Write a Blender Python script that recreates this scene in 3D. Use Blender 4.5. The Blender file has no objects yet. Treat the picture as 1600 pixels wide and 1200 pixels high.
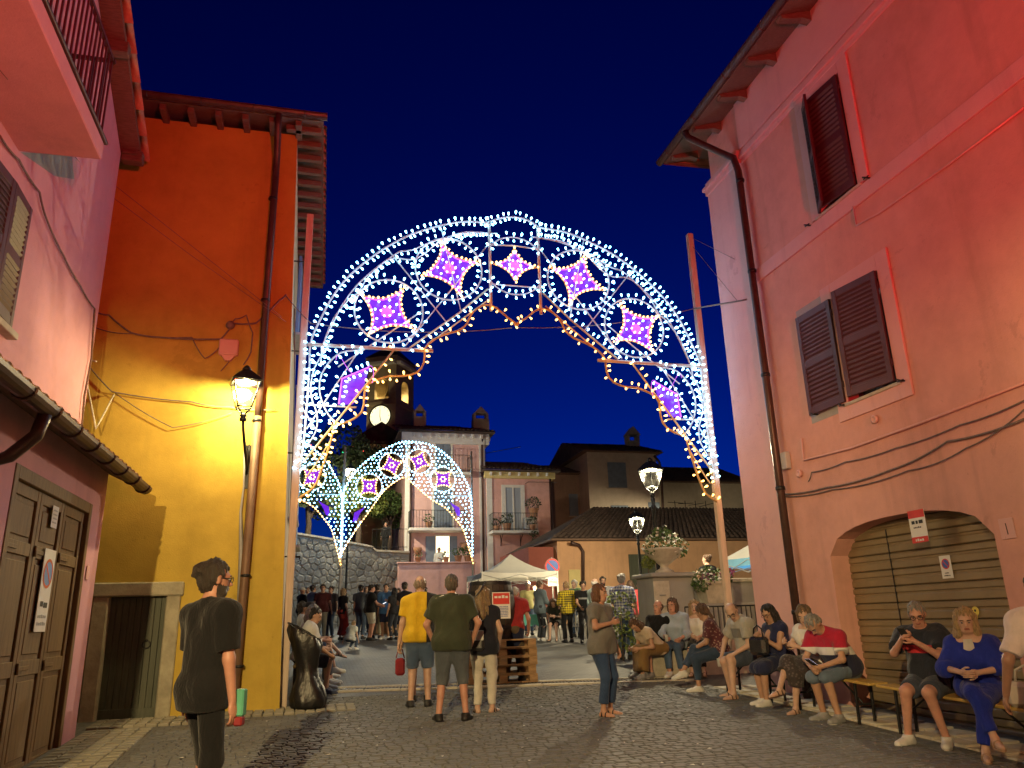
import bpy, bmesh, math, random, time
import numpy as np
from mathutils import Vector, Matrix
T0 = time.time()
random.seed(7)
rng = np.random.default_rng(7)
sc = bpy.context.scene
COL = sc.collection
R = math.radians

# ------------------------------------------------------------------ camera (solved from the street's vanishing points)
FPX = 1200.0
CAMZ = 1.6
_z = np.array([690.0 - 800, 600.0 + 3300, FPX]); _z /= np.linalg.norm(_z)
_y = np.array([487.0 - 800, -(988.0 - 600), FPX]); _y -= _z * (_y @ _z); _y /= np.linalg.norm(_y)
_x = np.cross(_y, _z)
if _x[0] < 0: _x = -_x
cam_d = bpy.data.cameras.new('camera'); cam = bpy.data.objects.new('camera', cam_d); COL.objects.link(cam)
cam_d.sensor_width = 36; cam_d.lens = 36 * FPX / 1600; cam_d.clip_end = 2000; cam_d.clip_start = 0.05
_r = Vector((_x[0], _y[0], _z[0])); _u = Vector((_x[1], _y[1], _z[1])); _f = Vector((_x[2], _y[2], _z[2]))
cam.matrix_world = Matrix(((_r.x, _u.x, -_f.x, 0), (_r.y, _u.y, -_f.y, 0), (_r.z, _u.z, -_f.z, CAMZ), (0, 0, 0, 1)))
sc.camera = cam

# ------------------------------------------------------------------ night sky, exposure
w = bpy.data.worlds.new('World'); sc.world = w; w.use_nodes = True
nt = w.node_tree; nt.nodes.clear()
sky = nt.nodes.new('ShaderNodeTexSky'); sky.sky_type = 'NISHITA'; sky.sun_disc = False
sky.sun_elevation = R(-5.0); sky.sun_rotation = R(25); sky.altitude = 300; sky.air_density = 1.2; sky.dust_density = 0.3; sky.ozone_density = 4.0
hs = nt.nodes.new('ShaderNodeHueSaturation'); hs.inputs['Saturation'].default_value = 1.25
tint = nt.nodes.new('ShaderNodeMix'); tint.data_type = 'RGBA'; tint.blend_type = 'MULTIPLY'; tint.inputs['Factor'].default_value = 1.0
tint.inputs[7].default_value = (0.05, 0.34, 1.0, 1)
bg = nt.nodes.new('ShaderNodeBackground'); bg.inputs['Strength'].default_value = 2.6
out = nt.nodes.new('ShaderNodeOutputWorld')
nt.links.new(sky.outputs[0], hs.inputs['Color']); nt.links.new(hs.outputs[0], tint.inputs[6])
nt.links.new(tint.outputs[2], bg.inputs['Color']); nt.links.new(bg.outputs[0], out.inputs[0])
SKY = bg
sc.view_settings.view_transform = 'Standard'; sc.view_settings.look = 'None'
sc.view_settings.exposure = 0.55; sc.view_settings.gamma = 1.0; sc.view_settings.use_curve_mapping = False
sc.cycles.use_denoising = True
sc.cycles.max_bounces = 5; sc.cycles.diffuse_bounces = 2; sc.cycles.glossy_bounces = 2; sc.cycles.transmission_bounces = 3
sc.cycles.transparent_max_bounces = 8; sc.cycles.sample_clamp_indirect = 4; sc.cycles.sample_clamp_direct = 0
sc.cycles.caustics_reflective = False; sc.cycles.caustics_refractive = False
sc.cycles.use_light_tree = True
sc.cycles.use_adaptive_sampling = True; sc.cycles.adaptive_threshold = 0.02

# pixel of the photograph -> direction -> point on a known plane
def ray(px, py):
    c = np.array([px - 800.0, 600.0 - py, FPX]); c /= np.linalg.norm(c)
    return np.array([c @ _x, c @ _y, c @ _z])
def PX(px, py, x):
    d = ray(px, py); t = x / d[0]; return Vector((x, d[1] * t, CAMZ + d[2] * t))
def PY(px, py, y):
    d = ray(px, py); t = y / d[1]; return Vector((d[0] * t, y, CAMZ + d[2] * t))
SLOPE = 0.042
def gz(y):
    return SLOPE * y if y < 48 else SLOPE * 48
def G(px, py):
    d = ray(px, py); t = CAMZ / (SLOPE * d[1] - d[2]); return Vector((d[0] * t, d[1] * t, CAMZ + d[2] * t))

# ------------------------------------------------------------------ objects
def obj(name, me, m=None, parent=None, loc=None, rot=None):
    if isinstance(me, MB): me = me.mesh(name, m)
    o = bpy.data.objects.new(name, me)
    COL.objects.link(o)
    if loc is not None: o.location = loc
    if rot is not None: o.rotation_euler = rot
    if parent is not None: o.parent = parent
    return o
def tag(o, label=None, cat=None, group=None, kind=None):
    if label: o['label'] = label
    if cat: o['category'] = cat
    if group: o['group'] = group
    if kind: o['kind'] = kind
    return o
def thing(name, label, cat, loc=(0, 0, 0), rz=0, group=None):
    o = bpy.data.objects.new(name, None); COL.objects.link(o)
    o.location = loc; o.rotation_euler = (0, 0, rz); o['kind'] = 'thing'
    return tag(o, label, cat, group)
def copy_tree(o, parent=None):
    c = o.copy(); COL.objects.link(c); c.parent = parent
    for ch in o.children: copy_tree(ch, c)
    return c

def wm(o):
    if o is None: return Matrix.Identity(4)
    return wm(o.parent) @ o.matrix_parent_inverse @ o.matrix_basis
def child(name, b, m, parent):
    """a part modelled in world space under its thing"""
    o = obj(name, b, m, parent); o.matrix_parent_inverse = wm(parent).inverted(); return o

class MB:
    """collects verts / faces, builds one mesh"""
    def __init__(s): s.v = []; s.f = []; s.mi = []; s.sm = []; s.cur = 0; s.smooth = False
    def _add(s, vs, fs, smooth=None):
        n = len(s.v); s.v += [tuple(p) for p in vs]
        for f in fs:
            s.f.append(tuple(i + n for i in f)); s.mi.append(s.cur); s.sm.append(s.smooth if smooth is None else smooth)
        return s
    def box(s, a, b, M=None):
        x0, y0, z0 = a; x1, y1, z1 = b
        vs = [Vector(p) for p in ((x0, y0, z0), (x1, y0, z0), (x1, y1, z0), (x0, y1, z0), (x0, y0, z1), (x1, y0, z1), (x1, y1, z1), (x0, y1, z1))]
        if M is not None: vs = [M @ p for p in vs]
        return s._add(vs, [(0, 3, 2, 1), (4, 5, 6, 7), (0, 1, 5, 4), (1, 2, 6, 5), (2, 3, 7, 6), (3, 0, 4, 7)], False)
    def cbox(s, c, d, M=None):
        return s.box([c[i] - d[i] / 2 for i in range(3)], [c[i] + d[i] / 2 for i in range(3)], M)
    def bbox(s, a, b, ch=0.01, M=None):
        """box with chamfered edges (24 verts)"""
        x0, y0, z0 = a; x1, y1, z1 = b
        c = Vector(((x0 + x1) / 2, (y0 + y1) / 2, (z0 + z1) / 2)); h = Vector(((x1 - x0) / 2, (y1 - y0) / 2, (z1 - z0) / 2))
        ch = min(ch, h.x * .8, h.y * .8, h.z * .8)
        idx = {}; vs = []
        for ax in range(3):
            for sx in (-1, 1):
                for sy in (-1, 1):
                    for sz in (-1, 1):
                        sg = (sx, sy, sz)
                        p = [c[i] + sg[i] * (h[i] if i == ax else h[i] - ch) for i in range(3)]
                        idx[(ax, sg)] = len(vs); vs.append(Vector(p))
        fs = []
        for ax in range(3):
            o1, o2 = [i for i in range(3) if i != ax]
            for sg0 in (-1, 1):
                q = []
                for a1, a2 in ((-1, -1), (1, -1), (1, 1), (-1, 1)):
                    g = [0, 0, 0]; g[ax] = sg0; g[o1] = a1; g[o2] = a2; q.append(idx[(ax, tuple(g))])
                fs.append(tuple(q))
        for ax in range(3):           # edge along ax
            o1, o2 = [i for i in range(3) if i != ax]
            for s1 in (-1, 1):
                for s2 in (-1, 1):
                    ga = [0] * 3; ga[o1] = s1; ga[o2] = s2; gb = list(ga); ga[ax] = -1; gb[ax] = 1
                    fs.append((idx[(o1, tuple(ga))], idx[(o1, tuple(gb))], idx[(o2, tuple(gb))], idx[(o2, tuple(ga))]))
        for sx in (-1, 1):
            for sy in (-1, 1):
                for sz in (-1, 1):
                    fs.append(tuple(idx[(ax, (sx, sy, sz))] for ax in range(3)))
        if M is not None: vs = [M @ p for p in vs]
        # orient outward
        cc = sum(vs, Vector()) / len(vs); ff = []
        for f in fs:
            p = [vs[i] for i in f]; n = (p[1] - p[0]).cross(p[2] - p[0])
            ff.append(f if n.dot(sum(p, Vector()) / len(p) - cc) > 0 else tuple(reversed(f)))
        return s._add(vs, ff, False)
    def quad(s, *ps, smooth=False):
        return s._add(ps, [tuple(range(len(ps)))], smooth)
    def tube(s, pts, r, n=8, cap=True, closed=False, taper=None):
        pts = [Vector(p) for p in pts]; m = len(pts)
        rs = taper if taper is not None else ([r] * m if not hasattr(r, '__len__') else list(r))
        vs = []; prev = None
        for i, p in enumerate(pts):
            if closed: t = pts[(i + 1) % m] - pts[i - 1]
            else: t = (pts[min(i + 1, m - 1)] - pts[max(i - 1, 0)])
            if t.length < 1e-9: t = Vector((0, 0, 1))
            t.normalize()
            if prev is None:
                a = Vector((0, 0, 1)) if abs(t.z) < .9 else Vector((1, 0, 0)); e1 = t.cross(a).normalized()
            else:
                e1 = prev - t * prev.dot(t)
                e1 = e1.normalized() if e1.length > 1e-6 else t.orthogonal().normalized()
            prev = e1; e2 = t.cross(e1)
            for k in range(n):
                an = 2 * math.pi * k / n; vs.append(p + (e1 * math.cos(an) + e2 * math.sin(an)) * rs[i])
        fs = []
        for i in range(m if closed else m - 1):
            for k in range(n):
                a = i * n + k; b = i * n + (k + 1) % n; j = ((i + 1) % m) * n
                fs.append((a, b, j + (k + 1) % n, j + k))
        if cap and not closed: fs.append(tuple(reversed(range(n)))); fs.append(tuple((m - 1) * n + k for k in range(n)))
        return s._add(vs, fs, n > 4)
    def lathe(s, prof, n=16, c=(0, 0, 0), M=None, cap=True):
        vs = []; c = Vector(c)
        for r, z in prof:
            for k in range(n):
                an = 2 * math.pi * k / n; p = Vector((c.x + r * math.cos(an), c.y + r * math.sin(an), c.z + z)); vs.append(M @ p if M is not None else p)
        fs = []
        for i in range(len(prof) - 1):
            for k in range(n):
                fs.append((i * n + k, i * n + (k + 1) % n, (i + 1) * n + (k + 1) % n, (i + 1) * n + k))
        if cap: fs.append(tuple(reversed(range(n)))); fs.append(tuple((len(prof) - 1) * n + k for k in range(n)))
        return s._add(vs, fs, n > 6)
    def prism(s, poly, d, cap=True):
        """poly: list of 3D points (planar), extruded by vector d"""
        n = len(poly); d = Vector(d); a = [Vector(p) for p in poly]; b = [p + d for p in a]
        fs = [(i, (i + 1) % n, n + (i + 1) % n, n + i) for i in range(n)]
        if cap: fs += [tuple(reversed(range(n))), tuple(range(n, 2 * n))]
        return s._add(a + b, fs, False)
    def ball(s, c, r, n=8, m=6, M=None):
        rr = r if hasattr(r, '__len__') else (r, r, r); vs = []; c = Vector(c)
        for i in range(m + 1):
            th = math.pi * i / m
            for k in range(n):
                ph = 2 * math.pi * k / n
                p = Vector((rr[0] * math.sin(th) * math.cos(ph), rr[1] * math.sin(th) * math.sin(ph), rr[2] * math.cos(th)))
                vs.append(c + (M @ p if M is not None else p))
        fs = []
        for i in range(m):
            for k in range(n):
                fs.append((i * n + k, (i + 1) * n + k, (i + 1) * n + (k + 1) % n, i * n + (k + 1) % n))
        return s._add(vs, fs, True)
    def mesh(s, name, mats=None):
        me = bpy.data.meshes.new(name); me.from_pydata(s.v, [], s.f); 
        if mats is not None:
            for m in (mats if isinstance(mats, (list, tuple)) else [mats]): me.materials.append(m)
        if s.f:
            me.polygons.foreach_set('material_index', s.mi); me.polygons.foreach_set('use_smooth', s.sm)
        me.validate(); me.update(); return me

def wall_panel(b, o, U, V, N, w, h, holes=(), depth=0.25, skip_bottom=True):
    """flat wall w x h at o (U right, V up, N outward) with holes (u0,u1,v0,v1[,rise]) and their reveals"""
    o = Vector(o); U = Vector(U); V = Vector(V); N = Vector(N)
    def P(u, v, d=0.0): return o + U * u + V * v - N * d
    us = {0.0, w}
    for hl in holes:
        us |= {hl[0], hl[1]}
        if len(hl) > 4:
            for k in range(1, 14): us.add(hl[0] + (hl[1] - hl[0]) * k / 14)
    us = sorted(us)
    def top(hl, u):
        if len(hl) > 4:
            t = (u - hl[0]) / (hl[1] - hl[0]) * 2 - 1; return hl[3] + hl[4] * math.sqrt(max(0.0, 1 - abs(t) ** 2.4))
        return hl[3]
    for a, c in zip(us[:-1], us[1:]):
        mid = (a + c) / 2
        hs_ = sorted([hl for hl in holes if hl[0] < mid < hl[1]], key=lambda q: q[2])
        lo = (0.0, 0.0)
        for hl in hs_:
            if hl[2] > max(lo) + 1e-6: b.quad(P(a, lo[0]), P(c, lo[1]), P(c, hl[2]), P(a, hl[2]))
            lo = (top(hl, a), top(hl, c))
            b.quad(P(a, lo[0]), P(c, lo[1]), P(c, lo[1], depth), P(a, lo[0], depth))
            if hl[2] > 1e-6: b.quad(P(a, hl[2], depth), P(c, hl[2], depth), P(c, hl[2]), P(a, hl[2]))
        b.quad(P(a, lo[0]), P(c, lo[1]), P(c, h), P(a, h))
    for hl in holes:
        b.quad(P(hl[0], hl[2]), P(hl[0], top(hl, hl[0])), P(hl[0], top(hl, hl[0]), depth), P(hl[0], hl[2], depth))
        b.quad(P(hl[1], hl[2], depth), P(hl[1], top(hl, hl[1]), depth), P(hl[1], top(hl, hl[1])), P(hl[1], hl[2]))
    return b

# ------------------------------------------------------------------ materials
def lin(r, g, b):
    f = lambda c: (c / 255 / 12.92) if c / 255 <= 0.04045 else ((c / 255 + 0.055) / 1.055) ** 2.4
    return (f(r), f(g), f(b))
class NT:
    def __init__(s, name):
        s.m = bpy.data.materials.new(name); s.m.use_nodes = True; s.t = s.m.node_tree; s.t.nodes.clear()
        s.o = s.n('ShaderNodeOutputMaterial'); s.b = s.n('ShaderNodeBsdfPrincipled'); s.l(s.b.outputs[0], s.o.inputs[0])
        s.co = None
    def n(s, k, **kw):
        nd = s.t.nodes.new(k)
        for a, v in kw.items(): setattr(nd, a, v)
        return nd
    def l(s, a, b): s.t.links.new(a, b)
    def coord(s, scale=(1, 1, 1), which='Object'):
        if s.co is None: s.co = s.n('ShaderNodeTexCoord')
        mp = s.n('ShaderNodeMapping'); mp.inputs['Scale'].default_value = scale; s.l(s.co.outputs[which], mp.inputs['Vector']); return mp.outputs[0]
    def noise(s, scale, detail=4, rough=0.6, vec=None, sc3=(1, 1, 1), dist=0.0):
        nd = s.n('ShaderNodeTexNoise'); nd.inputs['Scale'].default_value = scale; nd.inputs['Detail'].default_value = detail
        nd.inputs['Roughness'].default_value = rough; nd.inputs['Distortion'].default_value = dist
        s.l(vec if vec is not None else s.coord(sc3), nd.inputs['Vector']); return nd.outputs['Fac']
    def ramp(s, fac, stops):
        r = s.n('ShaderNodeValToRGB'); e = r.color_ramp.elements
        while len(e) < len(stops): e.new(0.5)
        for k, (p, c) in enumerate(stops):
            e[k].position = p; e[k].color = (*c, 1) if len(c) == 3 else c
        s.l(fac, r.inputs[0]); return r.outputs[0]
    def mix(s, fac, a, b, mode='MIX'):
        m = s.n('ShaderNodeMix'); m.data_type = 'RGBA'; m.blend_type = mode
        if isinstance(fac, (int, float)): m.inputs[0].default_value = fac
        else: s.l(fac, m.inputs[0])
        for i, v in ((6, a), (7, b)):
            if isinstance(v, tuple): m.inputs[i].default_value = (*v[:3], 1)
            else: s.l(v, m.inputs[i])
        return m.outputs[2]
    def math(s, op, a, b=None):
        m = s.n('ShaderNodeMath', operation=op)
        for i, v in enumerate((a, b)):
            if v is None: continue
            if isinstance(v, (int, float)): m.inputs[i].default_value = v
            else: s.l(v, m.inputs[i])
        return m.outputs[0]
    def base(s, c):
        if isinstance(c, tuple): s.b.inputs['Base Color'].default_value = (*c[:3], 1)
        else: s.l(c, s.b.inputs['Base Color'])
    def set(s, rough=0.8, metal=0.0, spec=0.5):
        s.b.inputs['Roughness'].default_value = rough; s.b.inputs['Metallic'].default_value = metal; s.b.inputs['Specular IOR Level'].default_value = spec
    def bump(s, h, strength=0.3, dist=0.02):
        bp = s.n('ShaderNodeBump'); bp.inputs['Strength'].default_value = strength; bp.inputs['Distance'].default_value = dist
        s.l(h, bp.inputs['Height']); s.l(bp.outputs[0], s.b.inputs['Normal'])
def sc_(c, k): return tuple(min(1.0, x * k) for x in c)
MATS = {}
def plain(name, c, rough=0.6, metal=0.0, var=0.15, scale=6.0, bump=0.15, spec=0.4, sc3=(1, 1, 1), bscale=None):
    """one colour with uneven tone, wear and fine relief"""
    if name in MATS: return MATS[name]
    t = NT(name); t.set(rough, metal, spec)
    f = t.noise(scale, 5, 0.65, sc3=sc3)
    t.base(t.ramp(f, [(0.25, sc_(c, 1 - var)), (0.5, c), (0.75, sc_(c, 1 + var))]))
    if bump: t.bump(t.noise(bscale or scale * 8, 3, sc3=sc3), bump, 0.01)
    MATS[name] = t.m; return t.m
def stucco(name, c, stain=(0.25, 0.2, 0.15), var=0.17, peel=None, fine=55):
    t = NT(name); t.set(0.9, 0, 0.2)
    big = t.noise(0.55, 6, 0.7); mid = t.noise(3.2, 5, 0.65); st = t.noise(1.0, 5, 0.6, sc3=(2.2, 2.2, 0.22)); fn = t.noise(fine, 4, 0.6)
    col = t.ramp(big, [(0.3, sc_(c, 1 - var)), (0.55, c), (0.75, sc_(c, 1 + var))])
    col = t.mix(t.ramp(mid, [(0.35, (0, 0, 0)), (0.75, (.5, .5, .5))]), col, sc_(c, 1 + var * 1.4))
    col = t.mix(t.ramp(st, [(0.56, (0, 0, 0)), (0.8, (0.65, .65, .65))]), col, tuple(c[i] * 0.55 + stain[i] * 0.18 for i in range(3)))
    if peel is not None:
        pf = t.ramp(t.noise(0.8, 8, 0.75), [(0.63, (0, 0, 0)), (0.66, (1, 1, 1))]); col = t.mix(pf, col, peel)
    dm = t.ramp(t.noise(0.9, 9, 0.78, dist=0.5), [(0.6, (0, 0, 0)), (0.62, (.45, .45, .45)), (0.8, (.6, .6, .6))]); col = t.mix(dm, col, sc_(c, 0.74))
    sp = t.ramp(t.noise(14, 3, 0.7), [(0.68, (0, 0, 0)), (0.74, (.35, .35, .35))]); col = t.mix(sp, col, sc_(c, 0.6))
    t.base(col)
    h = t.math('ADD', t.math('MULTIPLY', mid, 0.6), t.math('MULTIPLY', fn, 0.35)); t.bump(h, 0.45, 0.02)
    return t.m
def emis(name, c, strength, base=(0.8, 0.8, 0.8)):
    t = NT(name); t.base(base); t.b.inputs['Emission Color'].default_value = (*c, 1); t.b.inputs['Emission Strength'].default_value = strength; t.set(0.4)
    return t.m
def glass(name, tint=(0.03, 0.035, 0.04)):
    t = NT(name); t.base(tint); t.set(0.08, 0, 0.6); t.bump(t.noise(3, 2), 0.05, 0.01); return t.m
# ================================================================== materials used below
m_pink_a = stucco('salmon_stucco', (0.62, 0.32, 0.265))
m_pink_trim = stucco('pale_salmon_trim', (0.66, 0.38, 0.36), var=0.08)
m_pink_b = stucco('rose_stucco', (0.62, 0.33, 0.38), var=0.14)
m_ochre = stucco('ochre_stucco', (0.47, 0.33, 0.06), stain=(0.2, 0.25, 0.05), var=0.22)
m_cream = stucco('cream_stucco', (0.62, 0.56, 0.43))
m_raw = stucco('grey_render_patch', (0.34, 0.33, 0.32), var=0.2)
m_soffit = plain('old_eave_boards', (0.16, 0.10, 0.07), 0.85, var=0.35, scale=9, sc3=(1, 6, 6), bump=0.4)
m_brown_metal = plain('brown_gutter_metal', (0.075, 0.042, 0.035), 0.42, 0.35, var=0.3, scale=5, bump=0.1)
m_dark_iron = plain('dark_iron', (0.03, 0.03, 0.032), 0.45, 0.6, var=0.3, scale=12, bump=0.15)
m_grey_pipe = plain('grey_pipe', (0.33, 0.33, 0.33), 0.5, 0.1, var=0.2)
m_cable = plain('old_cable', (0.17, 0.13, 0.115), 0.7, var=0.4, scale=15)
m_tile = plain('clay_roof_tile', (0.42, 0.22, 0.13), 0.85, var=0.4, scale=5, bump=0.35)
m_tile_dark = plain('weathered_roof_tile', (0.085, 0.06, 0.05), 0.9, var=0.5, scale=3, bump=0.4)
m_shutter = plain('maroon_shutter_paint', (0.07, 0.022, 0.027), 0.5, var=0.25, scale=4, bump=0.15, sc3=(1, 1, .3))
m_shutter_grey = plain('blue_grey_shutter_paint', (0.17, 0.21, 0.27), 0.55, var=0.2, scale=4, bump=0.15)
m_glass = glass('dark_window_glass')
m_void = plain('unlit_room', (0.012, 0.011, 0.012), 0.9, bump=0)
m_travertine = plain('travertine', (0.46, 0.42, 0.34), 0.75, var=0.25, scale=7, bump=0.4)
m_stone_frame = plain('mossy_stone_frame', (0.36, 0.33, 0.24), 0.85, var=0.35, scale=4, bump=0.4)
m_white_paint = plain('white_paint', (0.72, 0.70, 0.66), 0.6, var=0.08)
m_plastic_box = plain('grey_junction_box', (0.42, 0.40, 0.40), 0.5, var=0.12)
m_paper = plain('printed_paper', (0.75, 0.73, 0.68), 0.8, var=0.06)
m_red_print = plain('red_print', (0.62, 0.05, 0.04), 0.6, var=0.15)
m_blue_print = plain('blue_print', (0.05, 0.12, 0.42), 0.5, var=0.1)
m_black_print = plain('black_print', (0.03, 0.03, 0.03), 0.6, var=0.1)
def wood(name, c, sc3=(8, 8, .8)):
    t = NT(name); t.set(0.6, 0, 0.35); g = t.noise(3.0, 6, 0.7, sc3=sc3, dist=0.6); b2 = t.noise(1.2, 4)
    col = t.ramp(g, [(0.3, sc_(c, 0.55)), (0.55, c), (0.8, sc_(c, 1.3))]); col = t.mix(t.math('MULTIPLY', b2, 0.4), col, sc_(c, 0.6))
    t.base(col); t.bump(g, 0.35, 0.01); return t.m
m_door_brown = wood('varnished_door_wood', (0.20, 0.125, 0.055))
m_door_green = wood('faded_green_planks', (0.095, 0.105, 0.075), sc3=(14, 14, .6))
m_bench_wood = wood('yellow_bench_plank', (0.55, 0.36, 0.10), sc3=(9, .8, 9))
m_pallet_wood = wood('rough_pallet_wood', (0.42, 0.26, 0.13), sc3=(2, 9, 9))
m_barrel_wood = wood('dark_barrel_staves', (0.055, 0.04, 0.03), sc3=(9, 9, .8))

def print_line(b, o, U, V, w_, h, mi):
    """a line of small print too far off to read: uneven dark dashes"""
    o = Vector(o); U = Vector(U).normalized(); V = Vector(V).normalized(); x = 0.0; b.cur = mi
    while x < w_ - h * .4:
        d = min(random.uniform(.5, 1.4) * h, w_ - x); p = o + U * x; q = V * h * random.uniform(.7, 1)
        b.quad(p, p + U * d, p + U * d + q, p + q); x += d + h * .3
    b.cur = 0
def disc(b, c, U, V, r0, r1, mi, a0=0, a1=360, n=28):
    c = Vector(c); U = Vector(U).normalized(); V = Vector(V).normalized(); b.cur = mi
    for k in range(n):
        t0 = R(a0 + (a1 - a0) * k / n); t1 = R(a0 + (a1 - a0) * (k + 1) / n)
        d0 = U * math.cos(t0) + V * math.sin(t0); d1 = U * math.cos(t1) + V * math.sin(t1)
        if r0 <= 0: b.quad(c, c + d0 * r1, c + d1 * r1)
        else: b.quad(c + d0 * r0, c + d0 * r1, c + d1 * r1, c + d1 * r0)
    b.cur = 0
def no_parking_face(b, c, U, V, N, r, mi_red, mi_blue):
    c = Vector(c); U = Vector(U).normalized(); V = Vector(V).normalized(); N = Vector(N).normalized()
    disc(b, c + N * .001, U, V, 0, r * .84, mi_blue); disc(b, c + N * .002, U, V, r * .8, r, mi_red)
    d = (U - V).normalized(); e = (U + V).normalized(); b.cur = mi_red; q = c + N * .0025
    b.quad(q - d * r * .82 - e * r * .09, q + d * r * .82 - e * r * .09, q + d * r * .82 + e * r * .09, q - d * r * .82 + e * r * .09); b.cur = 0
def wire(name, pts, r=0.008, m=None, sag=0.0, label=None, cat='cable', parent=None, n=5, group=None):
    pts = [Vector(p) for p in pts]; q = []
    for i in range(len(pts) - 1):
        for k in range(8):
            t = k / 8; p = pts[i].lerp(pts[i + 1], t); p = p + Vector((0, 0, -sag * 4 * t * (1 - t))); q.append(p)
    q.append(pts[-1]); b = MB(); b.tube(q, r * .72, n)
    o = obj(name, b, m or m_cable, parent)
    if label: tag(o, label, cat, group)
    return o
def shutter_leaf(parent, hinge, dirv, up, w_, h_, m, slats=22, nrm=None, name='shutter'):
    """louvred leaf: stiles and rails, each slat a part; hinge = bottom hinge corner, dirv towards the free edge"""
    hinge = Vector(hinge); d = Vector(dirv).normalized(); up = Vector(up).normalized(); n = d.cross(up).normalized()
    Mx = Matrix(((d.x, n.x, up.x, hinge.x), (d.y, n.y, up.y, hinge.y), (d.z, n.z, up.z, hinge.z), (0, 0, 0, 1)))
    b = MB(); st = min(.075, w_ * .14); rl = .10; t = .038
    b.bbox((0, -t / 2, 0), (st, t / 2, h_), .004, Mx); b.bbox((w_ - st, -t / 2, 0), (w_, t / 2, h_), .004, Mx)
    for z0 in (0, h_ * .46, h_ - rl): b.bbox((st, -t / 2 + .002, z0), (w_ - st, t / 2 - .002, z0 + rl), .004, Mx)
    b.box((st, -.004, rl), (w_ - st, .004, h_ - rl), Mx)  # added backing sheet, absent in open louvres, so the gaps between slats look dark
    for z0 in (.2, h_ - .25): b.tube([Mx @ Vector((-.012, 0, z0)), Mx @ Vector((-.012, 0, z0 + .09))], .012, 6)
    lf = obj(name, b, m, parent)
    b = MB(); b.bbox((0, -.004, -.036), (w_ - 2 * st, .004, .036), .002, Matrix.Rotation(R(38), 4, 'X')); sm = b.mesh('slat', m)
    zs = []
    for a, c in ((rl, h_ * .46), (h_ * .46 + rl, h_ - rl)):
        k = max(2, int(round((c - a) / (h_ / slats)))); zs += [a + (c - a) * (i + .5) / k for i in range(k)]
    for z in zs:
        o = bpy.data.objects.new('slat', sm); COL.objects.link(o); o.parent = lf
        o.matrix_local = Mx @ Matrix.Translation((st, 0, z))
    return lf

# ================================================================== ground
def ground_mat():
    t = NT('dark_basalt_paving'); t.set(0.62, 0, 0.4)
    vec = t.coord((1, 1, 1))
    br = t.n('ShaderNodeTexBrick'); br.inputs['Scale'].default_value = 1.0; br.inputs['Brick Width'].default_value = 0.16; br.inputs['Row Height'].default_value = 0.115; br.inputs['Mortar Size'].default_value = 0.008
    br.inputs['Color1'].default_value = (0.15, 0.146, 0.14, 1); br.inputs['Color2'].default_value = (0.10, 0.099, 0.096, 1); br.inputs['Mortar'].default_value = (0.05, 0.049, 0.046, 1)
    t.l(vec, br.inputs['Vector'])
    n1 = t.noise(0.5, 5); n2 = t.noise(25, 3)
    col = t.mix(t.ramp(n1, [(0.4, (0, 0, 0)), (0.7, (.55, .55, .55))]), br.outputs['Color'], (0.17, 0.165, 0.15))
    t.base(col); t.bump(t.math('ADD', t.math('MULTIPLY', br.outputs['Fac'], -0.7), t.math('MULTIPLY', n2, .5)), 0.5, 0.015); return t.m
def cobble_mat(name, c0, c1, c2):
    t = NT(name); t.set(0.66, 0, 0.35); g = t.n('ShaderNodeNewGeometry'); oi = t.n('ShaderNodeObjectInfo')
    f = t.math('FRACT', t.math('ADD', g.outputs['Random Per Island'], oi.outputs['Random']))
    col = t.ramp(f, [(0, c0), (.5, c1), (1, c2)])
    col = t.mix(t.ramp(t.noise(0.9, 5), [(.35, (0, 0, 0)), (.75, (.6, .6, .6))]), col, sc_(c2, 1.25)); n = t.noise(40, 4)
    col = t.mix(t.math('MULTIPLY', n, .4), col, sc_(c0, .7)); t.base(col); t.bump(n, 0.5, 0.006); return t.m
m_ground = ground_mat()
b = MB(); ys = [-12, 0, 10, 20, 30, 40, 48, 60, 120, 500]
for a, c in zip(ys[:-1], ys[1:]):
    b.quad((-220, a, gz(a)), (220, a, gz(a)), (220, c, gz(c)), (-220, c, gz(c)))
ground = tag(obj('ground', b, m_ground), 'dark basalt cobbled piazza rising gently away', kind='structure')
m_cobble = cobble_mat('basalt_cobble', (0.105, 0.106, 0.108), (0.122, 0.123, 0.124), (0.142, 0.143, 0.143))
m_cobble_pale = cobble_mat('pale_limestone_sett', (0.18, 0.165, 0.125), (0.24, 0.22, 0.165), (0.30, 0.275, 0.215))
def sett(b, x0, y0, x1, y1, z, h, j=0.006):
    q = [(x0 + random.uniform(-j, j), y0 + random.uniform(-j, j)), (x1 + random.uniform(-j, j), y0 + random.uniform(-j, j)), (x1 + random.uniform(-j, j), y1 + random.uniform(-j, j)), (x0 + random.uniform(-j, j), y1 + random.uniform(-j, j))]
    cx, cy = (x0 + x1) / 2, (y0 + y1) / 2; i = 0.86
    tl = [random.uniform(-.003, .003) for _ in range(4)]
    vs = [(x, y, z - .02) for x, y in q] + [(x, y, z + h * .55) for x, y in q] + [(cx + (x - cx) * i, cy + (y - cy) * i, z + h + tl[k]) for k, (x, y) in enumerate(q)]
    fs = [(0, 1, 5, 4), (1, 2, 6, 5), (2, 3, 7, 6), (3, 0, 4, 7), (4, 5, 9, 8), (5, 6, 10, 9), (6, 7, 11, 10), (7, 4, 8, 11), (8, 9, 10, 11)]
    b._add(vs, fs, False)
setts = []
y = 5.6; row = 0
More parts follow.
